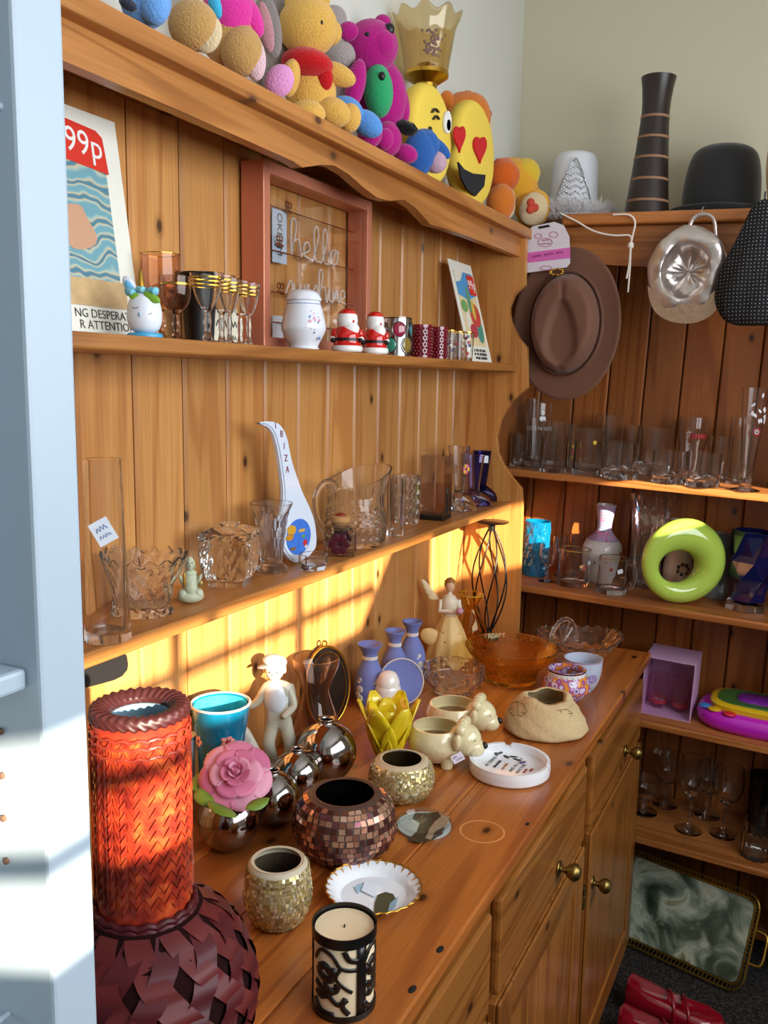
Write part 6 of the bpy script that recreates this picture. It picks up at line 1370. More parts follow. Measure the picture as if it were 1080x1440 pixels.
# ---- oval frame
cz = aty(465, 946, 0.86); s_ = mpp(*cz); A_, B2 = 25 * s_ / 0.62, 56 * s_
t = thing('oval_frame', 'oval black picture frame with gilt edge and bow', 'frame', (cz.x, 0.86, WT), (-0.12, 0, -0.35))
zc = B2 + 0.004
def ovl(a, b, y0, n=48): return [(a * math.cos(s), y0, zc + b * math.sin(s)) for s in [2 * PI * k / n for k in range(n)]]
bm = bmesh.new(); prism(bm, [(q[0], q[2]) for q in ovl(A_ * 0.97, B2 * 0.97, 0)], 'y', -0.002, 0.006); mesh_obj('black_panel', bm, plain('14110E', 0.3), t)
tubeo('gilt_edge', ovl(A_, B2, 0.0), 0.0034, GOLD, t, 8, True); tubeo('inner_line', ovl(A_ * 0.82, B2 * 0.86, -0.0025), 0.001, GOLD, t, 6, True); tubeo('hanging_bow', [(0.006 * math.cos(s), 0, zc + B2 + 0.007 + 0.006 * math.sin(s)) for s in [2 * PI * k / 14 for k in range(14)]], 0.0018, GOLD, t, 6, True)
# ---- hourglass vase
x, y, r = stand(444, 1040, 74); h = hz_(924, x, y)
t = thing('hourglass_vase', 'clear iridescent glass vase with narrow waist and price label', 'vase', (x, y, WT)); R_ = 33 * mpp(x, y, WT + h)
vessel('body', [(r * 0.92, 0), (r * 1.0, h * 0.06), (r * 0.82, h * 0.3), (r * 0.52, h * 0.58), (R_ * 0.66, h * 0.7), (R_ * 0.98, h * 0.9), (R_, h)], glass('FFFFFF', 1, 0.0, body=1, bh='FCF4F0'), 0.0022, 0.006, 40, parent=t, sm=4); sticker(t, r * 0.93, h * 0.24, 0.5, 0.013, 0.018, '£2', 0.3)
# ---- boy figurine with dog
x, y = xof(392, 0.835, WT), 0.835; h = hz_(920, x, y); s_ = mpp(x, y, WT + h / 2)
t = thing('boy_figurine', 'pale china figurine of a boy in a cap with a small dog', 'figurine', (x, y, WT))
def V3(a, b, c): q = cr * a + cf * b; return (q.x, q.y, c)
FG = plain('B9B4A0', 0.25, bump=0.15, bscale=80); FWH = plain('D6DCE4', 0.2); FSK = plain('D8CCC0', 0.3); FBL = plain('9AA4A8', 0.3)
solid('ground', [(h * 0.18, 0), (h * 0.19, h * 0.04), (h * 0.14, h * 0.08)], plain('A8A48C', 0.4, bump=0.5, bscale=60), 24, t)
def skinned(nm, pts, edges, mat, par):
    me = bpy.data.meshes.new(nm); me.from_pydata([p_[0] for p_ in pts], edges, []); o = bpy.data.objects.new(nm, me); COL.objects.link(o); o.parent = par
    sk = o.modifiers.new('skin', 'SKIN'); 
    for d_, p_ in zip(me.skin_vertices[0].data, pts): d_.radius = (p_[1], p_[1])
    me.skin_vertices[0].data[0].use_root = True
    ss = o.modifiers.new('sub', 'SUBSURF'); ss.levels = 2; ss.render_levels = 2; me.materials.append(mat); 
    return o
H_ = h
pts = [(V3(0, 0, H_ * 0.46), H_ * 0.075), (V3(-0.01 * H_, 0, H_ * 0.60), H_ * 0.085), (V3(-0.02 * H_, -0.01 * H_, H_ * 0.74), H_ * 0.075), (V3(-0.02 * H_, -0.01 * H_, H_ * 0.80), H_ * 0.04),
       (V3(0.055 * H_, 0, H_ * 0.42), H_ * 0.065), (V3(0.10 * H_, -0.03 * H_, H_ * 0.26), H_ * 0.055), (V3(0.07 * H_, 0.0, H_ * 0.08), H_ * 0.04), (V3(0.09 * H_, -0.06 * H_, H_ * 0.06), H_ * 0.035),
       (V3(-0.05 * H_, 0, H_ * 0.42), H_ * 0.065), (V3(-0.08 * H_, -0.05 * H_, H_ * 0.27), H_ * 0.055), (V3(-0.03 * H_, 0.0, H_ * 0.08), H_ * 0.04), (V3(-0.06 * H_, -0.07 * H_, H_ * 0.06), H_ * 0.035),
       (V3(-0.10 * H_, 0, H_ * 0.72), H_ * 0.045), (V3(-0.17 * H_, -0.04 * H_, H_ * 0.60), H_ * 0.038), (V3(-0.30 * H_, -0.07 * H_, H_ * 0.57), H_ * 0.028),
       (V3(0.08 * H_, 0, H_ * 0.72), H_ * 0.045), (V3(0.13 * H_, -0.03 * H_, H_ * 0.58), H_ * 0.038), (V3(0.04 * H_, -0.10 * H_, H_ * 0.50), H_ * 0.028)]
skinned('boy_body', pts, [(0, 1), (1, 2), (2, 3), (0, 4), (4, 5), (5, 6), (6, 7), (0, 8), (8, 9), (9, 10), (10, 11), (2, 12), (12, 13), (13, 14), (2, 15), (15, 16), (16, 17)], FG, t)
ello('shirt', V3(-0.015 * H_, -0.005 * H_, H_ * 0.64), (H_ * 0.112, H_ * 0.092, H_ * 0.155), FWH, t, (0, 0, CAMROT))
hd = ello('head', V3(-0.03 * H_, -0.02 * H_, H_ * 0.875), (H_ * 0.075, H_ * 0.078, H_ * 0.085), FSK, t, (0, 0, CAMROT)); ello('hair', V3(-0.02 * H_, 0.02 * H_, H_ * 0.885), (H_ * 0.08, H_ * 0.075, H_ * 0.075), plain('A8A090', 0.4), hd, (0, 0, CAMROT))
for s in (-1, 1): ello('eye', V3(-0.03 * H_ + s * 0.028 * H_, -0.093 * H_, H_ * 0.88), (H_ * 0.010, H_ * 0.006, H_ * 0.008), INK, hd, seg=8); ello('ear', V3(-0.03 * H_ + s * 0.075 * H_, -0.01 * H_, H_ * 0.87), (H_ * 0.014, H_ * 0.02, H_ * 0.025), FSK, hd, seg=8)
ello('nose', V3(-0.03 * H_, -0.10 * H_, H_ * 0.862), (H_ * 0.012, H_ * 0.014, H_ * 0.014), FSK, hd, seg=8)
cp_ = ello('cap', V3(-0.03 * H_, -0.005 * H_, H_ * 0.945), (H_ * 0.10, H_ * 0.10, H_ * 0.05), FBL, t, (0, 0.15, CAMROT)); ello('cap_peak', V3(-0.075 * H_, -0.06 * H_, H_ * 0.925), (H_ * 0.09, H_ * 0.06, H_ * 0.012), FBL, cp_, (0, -0.2, CAMROT))
ello('hand', V3(-0.315 * H_, -0.075 * H_, H_ * 0.575), (H_ * 0.03, H_ * 0.025, H_ * 0.025), FSK, t, seg=12)
dpts = [(V3(-0.20 * H_, -0.08 * H_, H_ * 0.24), H_ * 0.055), (V3(-0.25 * H_, -0.10 * H_, H_ * 0.36), H_ * 0.048), (V3(-0.26 * H_, -0.11 * H_, H_ * 0.42), H_ * 0.045), (V3(-0.31 * H_, -0.12 * H_, H_ * 0.40), H_ * 0.028), (V3(-0.22 * H_, -0.09 * H_, H_ * 0.10), H_ * 0.035), (V3(-0.27 * H_, -0.12 * H_, H_ * 0.28), H_ * 0.022), (V3(-0.26 * H_, -0.14 * H_, H_ * 0.10), H_ * 0.02), (V3(-0.13 * H_, -0.05 * H_, H_ * 0.12), H_ * 0.03)]
skinned('dog', dpts, [(0, 1), (1, 2), (2, 3), (0, 4), (1, 5), (5, 6), (0, 7)], plain('C4BCB0', 0.35, bump=0.5, bscale=150), t)
ello('green_leaf', V3(0.22 * H_, -0.10 * H_, H_ * 0.20), (H_ * 0.05, H_ * 0.02, H_ * 0.05), plain('5A7A6A', 0.4), t)
# ---- turquoise vase
x, y, r = stand(312, 1066, 56); y -= 0.03; x = xof(312, y, WT); h = hz_(988, x, y); R_ = 41 * mpp(x, y, WT + h)
t = thing('turquoise_vase', 'turquoise enamel beaker vase with white and pink flowers', 'vase', (x, y, WT))
TQ = plain('0A6A8C', 0.12, coat=0.6, var=0.35, bscale=30)
vessel('body', [(r * 0.92, 0), (r * 0.94, h * 0.3), (r * 1.0, h * 0.65), (r * 1.16, h * 0.85), (R_, h)], TQ, 0.003, 0.006, 40, parent=t, sm=4)
tubeo('pale_rim', [(R_ * math.cos(a), R_ * math.sin(a), h) for a in [2 * PI * k / 48 for k in range(48)]], 0.002, plain('D8C4B8', 0.3), t, 8, True)
bm = bmesh.new(); lathe(bm, [(r * 0.94 - 0.0036, 0.008), (r * 0.96 - 0.0036, h * 0.5), (r * 1.14 - 0.0036, h * 0.85), (R_ - 0.0042, h * 0.985)], 40); mesh_obj('inner_glaze', bm, plain('38B4C8', 0.15, var=0.6, bscale=70), t, smooth=180)
for a, f, q, c_ in ((-0.2, 0.60, 0.0066, 'E8E8E8'), (0.45, 0.74, 0.0072, 'E08A80'), (-0.85, 0.72, 0.006, 'E8A890')):
    for k in range(5): dot_on(t, 'painted_petal', r * (0.99 if f < 0.65 else 1.06) + 0.001, h * f + q * math.sin(k * 1.256), a + q * math.cos(k * 1.256) / r, q * 0.62, plain(c_, 0.3), 0.12)
    dot_on(t, 'flower_centre', r * (0.99 if f < 0.65 else 1.06) + 0.0018, h * f, a, q * 0.4, plain('B0202A', 0.3), 0.2)
for f0, a in ((0.1, 0.35), (0.08, 0.6)): tubeo('painted_stem', [tuple(-cf * math.cos(a) * r * 1.0 + cr * math.sin(a) * r * 1.0 + Vector((0, 0, h * f))) for f in (f0, 0.3, 0.5)], 0.001, plain('5A8A70', 0.4), t, 5)
# ---- white cup half behind the wicker
x, y, r = stand(258, 1070, 24); h = hz_(1034, x, y); t = thing('white_cup', 'white china cup with blue inside between wicker and turquoise vases', 'cup', (x, y, WT)); R_ = 19 * mpp(x, y, WT + h)
vessel('body', [(r * 0.7, 0), (R_ * 0.85, h * 0.4), (R_, h)], plain('E4E8EE', 0.15), 0.003, 0.004, 32, parent=t, sm=3); ring('rim_line', R_ * 0.995, h * 0.97, 0.0005, h * 0.03, plain('5A9AB0', 0.3), t)
# ---- metallic ball vases
SILV = plain('A09A96', 0.10, 1.0)
def ball(label, u, v, w, nu, nv):
    """u, v, w: centre and width of the ball as it shows"""
    z = WT + 0.036
    for _ in range(6):
        p = atz(u, v, z); R_ = w * 0.95 * mpp(*p) / 2; z = WT + R_ * 0.94
    t = thing('metallic_ball_vase', label, 'vase', (p.x, p.y, WT), group='bronze ball vases')
    c_ = R_ * 0.94; pr_ = [(R_ * 0.34, 0)] + [(R_ * math.sin(a), c_ - R_ * math.cos(a)) for a in [0.36 + (2.80 - 0.36) * k / 16 for k in range(17)]]
    rn_ = R_ * 0.24; pr_ += [(rn_, c_ + R_ * 0.985), (rn_ * 0.95, c_ + R_ * 1.08), (rn_ * 1.15, c_ + R_ * 1.13)]
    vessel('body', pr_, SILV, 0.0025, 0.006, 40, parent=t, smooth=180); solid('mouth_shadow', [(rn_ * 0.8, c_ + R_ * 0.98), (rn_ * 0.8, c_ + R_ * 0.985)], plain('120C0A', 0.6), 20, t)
    return t, p, R_
ball('bronze mirrored ball vase in front of the hourglass vase', 459, 1056, 90, 470, 1022); ball('bronze mirrored ball vase, third along from the one holding the rose', 418, 1088, 72, 423, 1053)
ball('bronze mirrored ball vase between the rose and the copper mosaic vase', 384, 1122, 80, 380, 1078); t4, p4, R4 = ball('bronze mirrored ball vase holding the pink rose', 322, 1152, 92, 290, 1125)
# ---- pink rose with leaves
rc = atz(332, 1090, WT + R4 * 2.5); rs = 43 * mpp(*rc)
t = thing('pink_rose', 'pink fabric rose with green leaves standing in a bronze ball vase', 'flower', (p4.x, p4.y, WT + R4 * 2.08))
o3 = rc - Vector(t.location); RS = [plain(c_, 0.6, sheen=0.2) for c_ in ('D87A9A', 'E09AB0', 'C8688C')]
axis = (CV - rc).normalized(); axis = (axis + Vector((0, 0, 0.5))).normalized(); e1 = axis.cross(Vector((0, 0, 1))).normalized(); e2 = axis.cross(e1)
def petal(a, rad_, op, sz, mat, par):
    bm = bmesh.new(); G = []
    for i in range(7):
        f = i / 6; rr_ = rad_ * (0.15 + 0.85 * f ** 0.8) * (0.55 + 0.45 * op * f + 0.25 * op); hh = sz * (f * (1 - 0.75 * op) - 0.30 * op * f * f * op); row = []
        for j in range(-3, 4):
            aa = a + j / 3 * (0.75 - 0.12 * op) * (0.6 + 0.4 * math.sin(PI * (0.15 + 0.7 * f))); curl = 0.12 * sz * (f ** 3) * (1 - (j / 3) ** 2)
            q = o3 + (e1 * math.cos(aa) + e2 * math.sin(aa)) * (rr_ * (1 - 0.10 * (j / 3) ** 2 * f)) + axis * (hh - curl * op * 1.5 - (0.08 * sz * abs(j / 3) ** 2) * f)
            row.append(bm.verts.new(q))
        G.append(row)
    for A, B_ in zip(G, G[1:]):
        for j in range(6): bm.faces.new((A[j], A[j + 1], B_[j + 1], B_[j]))
    o = mesh_obj('petal', bm, mat, par, smooth=180); md = o.modifiers.new('thick', 'SOLIDIFY'); md.thickness = 0.0008
for lay, (n, rad_, op, sz) in enumerate(((3, 0.24, 0.05, 0.62), (4, 0.40, 0.2, 0.66), (5, 0.60, 0.42, 0.66), (6, 0.84, 0.68, 0.62), (7, 1.0, 0.95, 0.55))):
    for k in range(n): petal(2 * PI * k / n + lay * 0.7, rs * rad_, op, rs * sz, RS[(lay + k) % 3], t)
ell_b = bmesh.new(); ell(ell_b, o3 + axis * rs * 0.2, (rs * 0.16, rs * 0.16, rs * 0.3)); mesh_obj('bud', ell_b, RS[2], t, smooth=180)
tubeo('stem', [(0, 0, -R4 * 0.3), tuple(o3 * 0.5), tuple(o3 - axis * rs * 0.25)], 0.0025, plain('4A7A2A', 0.5), t, 8)
for (u, v), sc_, an in [((284, 1098), 26, 0.2), ((287, 1122), 24, 0.9), ((312, 1138), 26, 1.4), ((362, 1130), 18, -0.5), ((300, 1075), 20, -0.3)]:
    q = atz(u, v, WT + R4 * 2.25) - Vector(t.location); s2 = sc_ * mpp(*rc); bm = bmesh.new(); G = []
    for i in range(7):
        f = i / 6; wd = s2 * 0.55 * math.sin(PI * f) ** 0.7 + 0.0003; G.append([bm.verts.new((f * 2 - 1) * s2 * Vector((math.cos(an), math.sin(an), 0.15)) + j * wd * Vector((-math.sin(an), math.cos(an), 0.25)) + Vector((0, 0, -0.15 * abs(j) * wd)) + q) for j in (-1, 0, 1)])
    for A, B_ in zip(G, G[1:]):
        for j in range(2): bm.faces.new((A[j], A[j + 1], B_[j + 1], B_[j]))
    o = mesh_obj('leaf', bm, plain('6E8A2A', 0.5, var=0.4, bscale=40), t, smooth=180); md = o.modifiers.new('thick', 'SOLIDIFY'); md.thickness = 0.0008

# ================================================================== glasses and vases on the bookcase shelves
def KS(u, v, zl):
    """place where the ray through (u, v) meets a leaning bookcase shelf of local height zl"""
    y = 0.4
    for _ in range(6):
        p = atz(u, v, zk(zl, y)); y = p.y
    return p
def kfit(u, vb, w, vt, zl, xmax=2.67, xmin=2.43):
    """centre, radius and height of a round thing on a shelf: foot front at vb, rim centre at vt"""
    zl += 0.0008
    p = KS(u, vb, zl); r = w * mpp(*p) / 2; x = min(max(p.x + r * 0.9, xmin + r * 0.0), xmax - r)
    q = KP(u, zl, x); r = w * mpp(*q) / 2
    ym = YB1 - 0.024 - zl * TILT - r
    if q.y > ym: q.y = ym; q.z = zk(zl, q.y)
    return q, r, zof(vt, q.x, q.y) - q.z
THICK = glass('FFFFFF', 1, 0.0, body=1, bh='FFFFFF')
def tumbler(label, u, vb, w, vt, taper=0.85, kind=0, zl=KA, name='tumbler', mat=None, group='clear glasses on the bookcase', cat='glass'):
    q, r, h = kfit(u, vb, w, vt, zl)
    t = thing(name, label, cat, q, KR, group)
    if kind == 0: pr_, kw = [(r * taper, 0), (r * (taper * 0.4 + 0.6), h * 0.5), (r, h)], dict(base=0.008)
    elif kind == 1: pr_, kw = [(r * 0.9, 0), (r, h * 0.06), (r, h)], dict(base=h * 0.22, mod=lambda a, f, rr_, z, o: (rr_ * (1 + (0.05 * (abs(math.sin(4 * a + 8 * f)) - 0.5) if o and f < 0.35 else 0)), z), rows=20, seg=48)
    elif kind == 2: pr_, kw = [(r * 0.95, 0), (r, h * 0.08), (r * 0.98, h)], dict(base=0.012, mod=ribs(12, 0.03, 0.0, 0.7), rows=14, seg=60)
    else: pr_, kw = smoothp([(r * 0.72, 0), (r * 0.70, h * 0.1), (r * 0.84, h * 0.45), (r * 1.0, h * 0.72), (r * 0.96, h)], 4), dict(base=0.012)
    kw.setdefault('seg', 36)
    vessel('body', pr_, mat or (THICK if kind == 1 else CLEAR), wall=0.0018, parent=t, **kw)
    return t, r, h
tumbler('small clear tumbler peeping past the dresser side', 716, 655, 25, 610, 0.85)
tumbler('tall plain glass behind the small tumbler by the dresser side', 727, 648, 24, 561, 0.8)
t, r, h = tumbler('pint glass lettered GUINNESS with a white harp badge', 752, 656, 38, 566, 0.72, 3, name='pint_glass')
def decal(t, s, rr, z, ang, size, mat):
    """lettering on a round glass, one letter at a time round its side"""
    n = len(s); st = size * 0.72 / rr
    for k, ch in enumerate(s):
        a = ang + (k - (n - 1) / 2) * st; d = Vector((-math.cos(0.45), -math.sin(0.45), 0)); d = Matrix.Rotation(a, 3, 'Z') @ d; xx = Vector((-d.y, d.x, 0))
        texto('lettering', ch, size, mat, t, basis(xx, (0, 0, 1), d * (rr + 0.0004) + Vector((0, 0, z))), 0.0001)
LW = plain('E4E4E8', 0.5)
decal(t, 'GUINNESS', r * 0.98, h * 0.60, 0.15, 0.016, LW)
kd = Matrix.Rotation(0.15, 3, 'Z') @ Vector((-math.cos(0.45), -math.sin(0.45), 0)); ello('harp_badge', tuple(kd * r * 0.98 + Vector((0, 0, h * 0.76))), (0.001, 0.010, 0.009), LW, t, (0, 0, 0.6), 12); ello('harp_badge', tuple(kd * r * 0.98 + Vector((0, 0, h * 0.85))), (0.001, 0.005, 0.008), LW, t, (0, 0, 0.6), 12)
tumbler('ribbed straight glass in front of the lettered pint glass', 777, 665, 38, 592, 0.88, 2)
t, r, h = tumbler('clear glass with a small yellow and red painted figure', 800, 657, 26, 597, 0.85)
for dz, c_, q in ((0.5, 'D8B020', 0.006), (0.36, 'C8302A', 0.007), (0.24, 'D8A020', 0.005)): ello('painted_figure', tuple(kd * r * 0.97 + Vector((0, 0, h * dz))), (0.001, q, q), plain(c_, 0.5), t, (0, 0, 0.6), 10)
tumbler('tall straight glass behind the ribbed beer glass', 851, 650, 36, 583, 0.95)
t, r, h = tumbler('ribbed beer glass with a round yellow sticker', 825, 668, 42, 603, 0.9, 2); ello('yellow_sticker', tuple(kd * r * 1.0 + Vector((0, 0, h * 0.72))), (0.0012, 0.006, 0.006), plain('D8B428', 0.5), t, (0, 0, 0.6), 12)
tumbler('slim glass behind the heavy whisky tumbler', 884, 652, 24, 598, 0.85)
tumbler('heavy whisky tumbler with faceted base next to the beer glass', 869, 677, 51, 622, 0.95, 1)
tumbler('tall heavy tumbler between the two whisky tumblers', 917, 669, 45, 602, 0.95, 1)
tumbler('whisky tumbler with thick base in front of the tall heavy tumbler', 938, 681, 45, 634, 0.9, 1)
t, r, h = tumbler('pint glass with a red printed band of lettering', 968, 664, 40, 586, 0.75, 3, name='pint_glass'); [ello('red_print', tuple((Matrix.Rotation(-0.5 + 0.2 * k, 3, 'Z') @ kd) * (r * 0.99) + Vector((0, 0, h * 0.70))), (0.0008, 0.0042, 0.0075), plain('A8202A', 0.5), t, (0, 0, 0.45 - 0.5 + 0.2 * k), 8) for k in range(6)]
tumbler('slim glass behind the last whisky tumbler', 1008, 670, 32, 614, 0.85)
tumbler('whisky tumbler standing next to the tall beer flute', 986, 687, 47, 636, 0.92, 1)
tumbler('tall straight glass behind the beer flute foot', 1038, 682, 38, 588, 0.9)
q, r, h = kfit(1047, 694, 52, 545, KA)
t = goblet('beer_flute', 'tall footed beer flute with red oval badge and leaf pattern', q.x, q.y, q.z, r * 0.75, h * 1.0, CLEAR, 0.9, 1.0, 1.0, rot=KR, flare=[(0.42, 0.02), (0.55, 0.3), (0.75, 0.65), (0.95, 1.0)], stem=0.3)
for a_, c_ in ((1.0, '8A1A24'), (0.62, 'C8C0C0'), (0.4, '2A1A1E')): ello('oval_badge', tuple(kd * (r * 0.75 * 0.68 + 0.0006 * (1.2 - a_)) + Vector((0, 0, h * 0.58))), (0.0012 + 0.0004 * (1 - a_), 0.0115 * a_, 0.011 * a_), plain(c_, 0.5), t, (0, 0, 0.6), 14)
random.seed(9)
for k in range(16): a = random.uniform(-0.8, 0.8); f = random.uniform(0.68, 0.95); d = Matrix.Rotation(a, 3, 'Z') @ kd; ello('frosted_leaf', tuple(d * r * 0.75 * (0.55 + 0.42 * f) + Vector((0, 0, h * f))), (0.0008, 0.003, 0.006), LW, t, (random.uniform(-1, 1), 0, 0.6 + a), 8)
tag(vessel('green_bottle', [(0.022, 0), (0.024, 0.01), (0.024, 0.10), (0.010, 0.14), (0.010, 0.18)], glass('5A7A2A', 2.0, body=0.2), 0.002, 0.006, loc=KP(1092, KA + 0.0008, 2.56), rot=KR, sm=3), 'green glass bottle beyond the beer flute', 'bottle')

# ---- shelf with the coloured vases
q, r, h = kfit(751, 811, 36, 732, KB)
t = thing('blue_glass_vase', 'turquoise blue glass vase with pressed diamond facets', 'vase', q, KR)
vessel('body', [(r, 0), (r * 1.02, h * 0.1), (r * 0.98, h * 0.9), (r, h)], plain('0E8CC0', 0.08, coat=0.5, trans=0.55), 0.003, 0.01, 48, diamond(10, 3, 0.10, 0.06, 0.94), t, rows=28, smooth=None)
for l_, a in (('small stemmed liqueur glass in front of the blue glass vase', (768, 820, 26, 764)), ('small stemmed glass behind the pictured tankard', (786, 810, 24, 754)), ('small stemmed glass between the tankard and the painted vase', (808, 805, 22, 752))):
    q, r, h = kfit(*a, KB); goblet('stemmed_glass', l_, q.x, q.y, q.z, r, h, CLEAR, 0.58, 0.85, 0.92, group='small stemmed glasses', rot=KR, stem=0.14, knop=0.05)
def tankard(label, u, vb, w, vt, handle, badge):
    q, r, h = kfit(u, vb, w, vt, KB); t = thing('glass_tankard', label, 'tankard', q, KR, 'glass tankards')
    vessel('body', [(r * 0.97, 0), (r, h * 0.05), (r * 0.93, h * 0.5), (r * 0.95, h)], THICK, 0.003, 0.012, 48, ribs(16, 0.025, 0, 0.35), t, rows=14); ring('gilt_rim', r * 0.95, h * 0.975, 0.0006, h * 0.022, plain('B09048', 0.3, 0.8), t)
    if badge:
        for k in range(5): d = Matrix.Rotation(0.2 + 0.12 * math.cos(k * 1.3), 3, 'Z') @ kd; ello('painted_badge', tuple(d * r * 0.96 + Vector((0, 0, h * 0.56 + 0.006 * math.sin(k * 1.3)))), (0.001, 0.006, 0.005), plain(['B0402A', '8A5A3A', 'D8A060', '5A4A3A', 'A83A2A'][k], 0.5), t, (0, 0, 0.6), 8)
    d = Matrix.Rotation(0.75 if badge else 0.1, 3, 'Z') @ kd; o = boxo('price_label', (-0.008, 0.008, -0.006, 0.006, 0, 0.0006), LABEL, t, 0); o.matrix_local = basis((-d.y, d.x, 0), (0, 0, 1), d * (r * 0.97) + Vector((0, 0, h * 0.68))) @ Matrix.Rotation(0.25, 4, 'Z')
    if handle:
        hv = Vector((0, -1, 0)); tubeo('handle', smoothp([tuple(hv * r * a + Vector((0, 0, h * b))) for a, b in ((0.9, 0.82), (1.25, 0.84), (1.5, 0.6), (1.42, 0.3), (1.1, 0.15), (0.92, 0.16))], 4), 0.0045, THICK, t, 10)
tankard('clear glass tankard with painted badge and gilt rim', 805, 827, 46, 771, False, True); tankard('clear glass tankard with loop handle and paper label', 859, 837, 42, 783, True, False)
q, r, h = kfit(843, 822, 54, 709, KB)
t = thing('painted_vase', 'white bottle vase painted with red flowers and pastel checked neck', 'vase', q, KR)
PV = plain('D4CFCB', 0.2, coat=0.3)
vessel('body', [(r * 0.66, 0), (r * 0.8, h * 0.1), (r * 1.0, h * 0.36), (r * 0.92, h * 0.5), (r * 0.5, h * 0.62), (r * 0.36, h * 0.70), (r * 0.42, h * 0.86), (r * 0.52, h)], PV, 0.003, 0.006, 40, parent=t, sm=4)
CHK, nt, b_, o_ = newmat('pastel_checks'); tc = N(nt, 'ShaderNodeTexCoord'); br = N(nt, 'ShaderNodeTexBrick', Scale=55.0); br.inputs['Color1'].default_value = lin('8AB4D0'); br.inputs['Color2'].default_value = lin('C88AB4'); br.inputs['Mortar'].default_value = lin('9A3A4A')
mpc = N(nt, 'ShaderNodeMapping'); mpc.inputs['Rotation'].default_value = (PI / 2, 0, 0.8); nt.links.new(tc.outputs['Object'], mpc.inputs[0]); nt.links.new(mpc.outputs[0], br.inputs['Vector']); nt.links.new(br.outputs[0], b_.inputs['Base Color']); b_.inputs['Roughness'].default_value = 0.25
bm = bmesh.new(); lathe(bm, smoothp([(r * 0.82, h * 0.545), (r * 0.51, h * 0.625), (r * 0.372, h * 0.70), (r * 0.432, h * 0.86), (r * 0.53, h * 0.995)], 4), 40); mesh_obj('checked_neck', bm, CHK, t, smooth=180)
random.seed(4)
for a, f, c_ in ((-0.5, 0.42, 'B8402A'), (0.75, 0.40, 'A83A2A'), (0.2, 0.2, 'C04A30'), (-0.2, 0.3, '4A5A50'), (0.5, 0.3, '5A4A3A'), (-0.75, 0.28, '6A5A48'), (0.05, 0.44, '7A6A50')):
    d = Matrix.Rotation(a, 3, 'Z') @ kd; ello('painted_flower', tuple(d * r * (1.0 if 0.3 < f < 0.41 else 0.945) + Vector((0, 0, h * f))), (0.0016, 0.0065 if c_[0] in 'ABC' else 0.003, 0.0055), plain(c_, 0.4), t, (0, 0, 0.45 + a), 10)
q, r, h = kfit(905, 828, 44, 694, KB, 2.69)
t = thing('twisted_vase', 'tall clear glass vase with spiral twisted ribs', 'vase', q, KR)
vessel('body', [(r * 0.9, 0), (r * 0.92, h * 0.2), (r * 0.95, h * 0.5), (r * 1.1, h * 0.8), (r * 1.4, h)], CRYSTAL, 0.003, 0.012, 72, lambda a, f, rr_, z, o: (rr_ * (1 + (0.07 * math.sin(12 * a + 14 * f) if o else 0)), z), t, rows=40)
# green ring vase
q, _, _ = kfit(954, 855, 60, 800, KB); s_ = mpp(*q)
t = thing('ring_vase', 'lime green china ring vase with a round hole through it', 'vase', q, KR)
LG = plain('AECB52', 0.1, coat=0.5); nr = kd.copy(); n1_ = Vector((-nr.y, nr.x, 0)); R0 = 57 * s_
bm = bmesh.new(); A_, S_ = 56, 20; G = []
for i in range(A_):
    a = 2 * PI * i / A_; row = []
    oc = Vector((math.cos(a), math.sin(a))) * R0 * (1.06 if True else 1); hc_ = Vector((-0.14 * R0 + 0.48 * R0 * math.cos(a), -0.14 * R0 + 0.40 * R0 * math.sin(a)))
    for j in range(S_):
        b = 2 * PI * j / S_; f = 0.5 + 0.5 * math.cos(b); p2 = hc_.lerp(oc, f); dz = math.sin(b) * R0 * (0.16 + 0.24 * (0.5 + 0.5 * math.cos(a - 0.3)))
        row.append(bm.verts.new(n1_ * p2.x - nr * dz + Vector((0, 0, R0 * 1.075 + p2.y))))
    G.append(row)
for i in range(A_):
    for j in range(S_): bm.faces.new((G[i][j], G[(i + 1) % A_][j], G[(i + 1) % A_][(j + 1) % S_], G[i][(j + 1) % S_]))
bmesh.ops.recalc_face_normals(bm, faces=bm.faces); mesh_obj('ring_body', bm, LG, t, smooth=180)
q, r, h = kfit(950, 826, 40, 731, KB, 2.685, 2.6)
t = thing('rose_vase', 'white china bottle vase painted with a dark rose behind the ring vase', 'vase', q, KR)
vessel('body', [(r * 0.7, 0), (r * 0.95, h * 0.15), (r, h * 0.35), (r * 0.7, h * 0.6), (r * 0.42, h * 0.75), (r * 0.55, h * 0.88), (r * 0.85, h)], plain('D8D0C8', 0.25), 0.003, 0.006, 36, parent=t, sm=4)
for k in range(7): d = Matrix.Rotation(-0.1 + 0.35 * math.cos(k * 0.9), 3, 'Z') @ kd; ello('painted_rose', tuple(d * r * 1.0 + Vector((0, 0, h * (0.33 + 0.07 * math.sin(k * 0.9))))), (0.0012, 0.006, 0.006), plain(['5A2A2A', '2A3A28', '7A3A38', '2E4030', '4A2222', '34482E', '6A3030'][k], 0.5), t, (0, 0, 0.5), 8)
q, r, h = kfit(1003, 842, 40, 750, KB, 2.66)
tag(vessel('grey_vase', [(r * 0.8, 0), (r * 0.9, h * 0.1), (r, h * 0.5), (r * 0.9, h * 0.92), (r * 0.94, h)], plain('7E8288', 0.4), 0.004, 0.006, 36, loc=q, rot=KR, sm=4), 'plain slate grey vase between ring vase and blue faceted vase', 'vase')
q, r, h = kfit(1048, 862, 60, 746, KB)
t = thing('faceted_vase', 'dark cobalt blue faceted glass vase on a clear glass foot', 'vase', q, KR)
bm = bmesh.new(); prev = None; DB = plain('0C1648', 0.06, coat=0.6, trans=0.25)
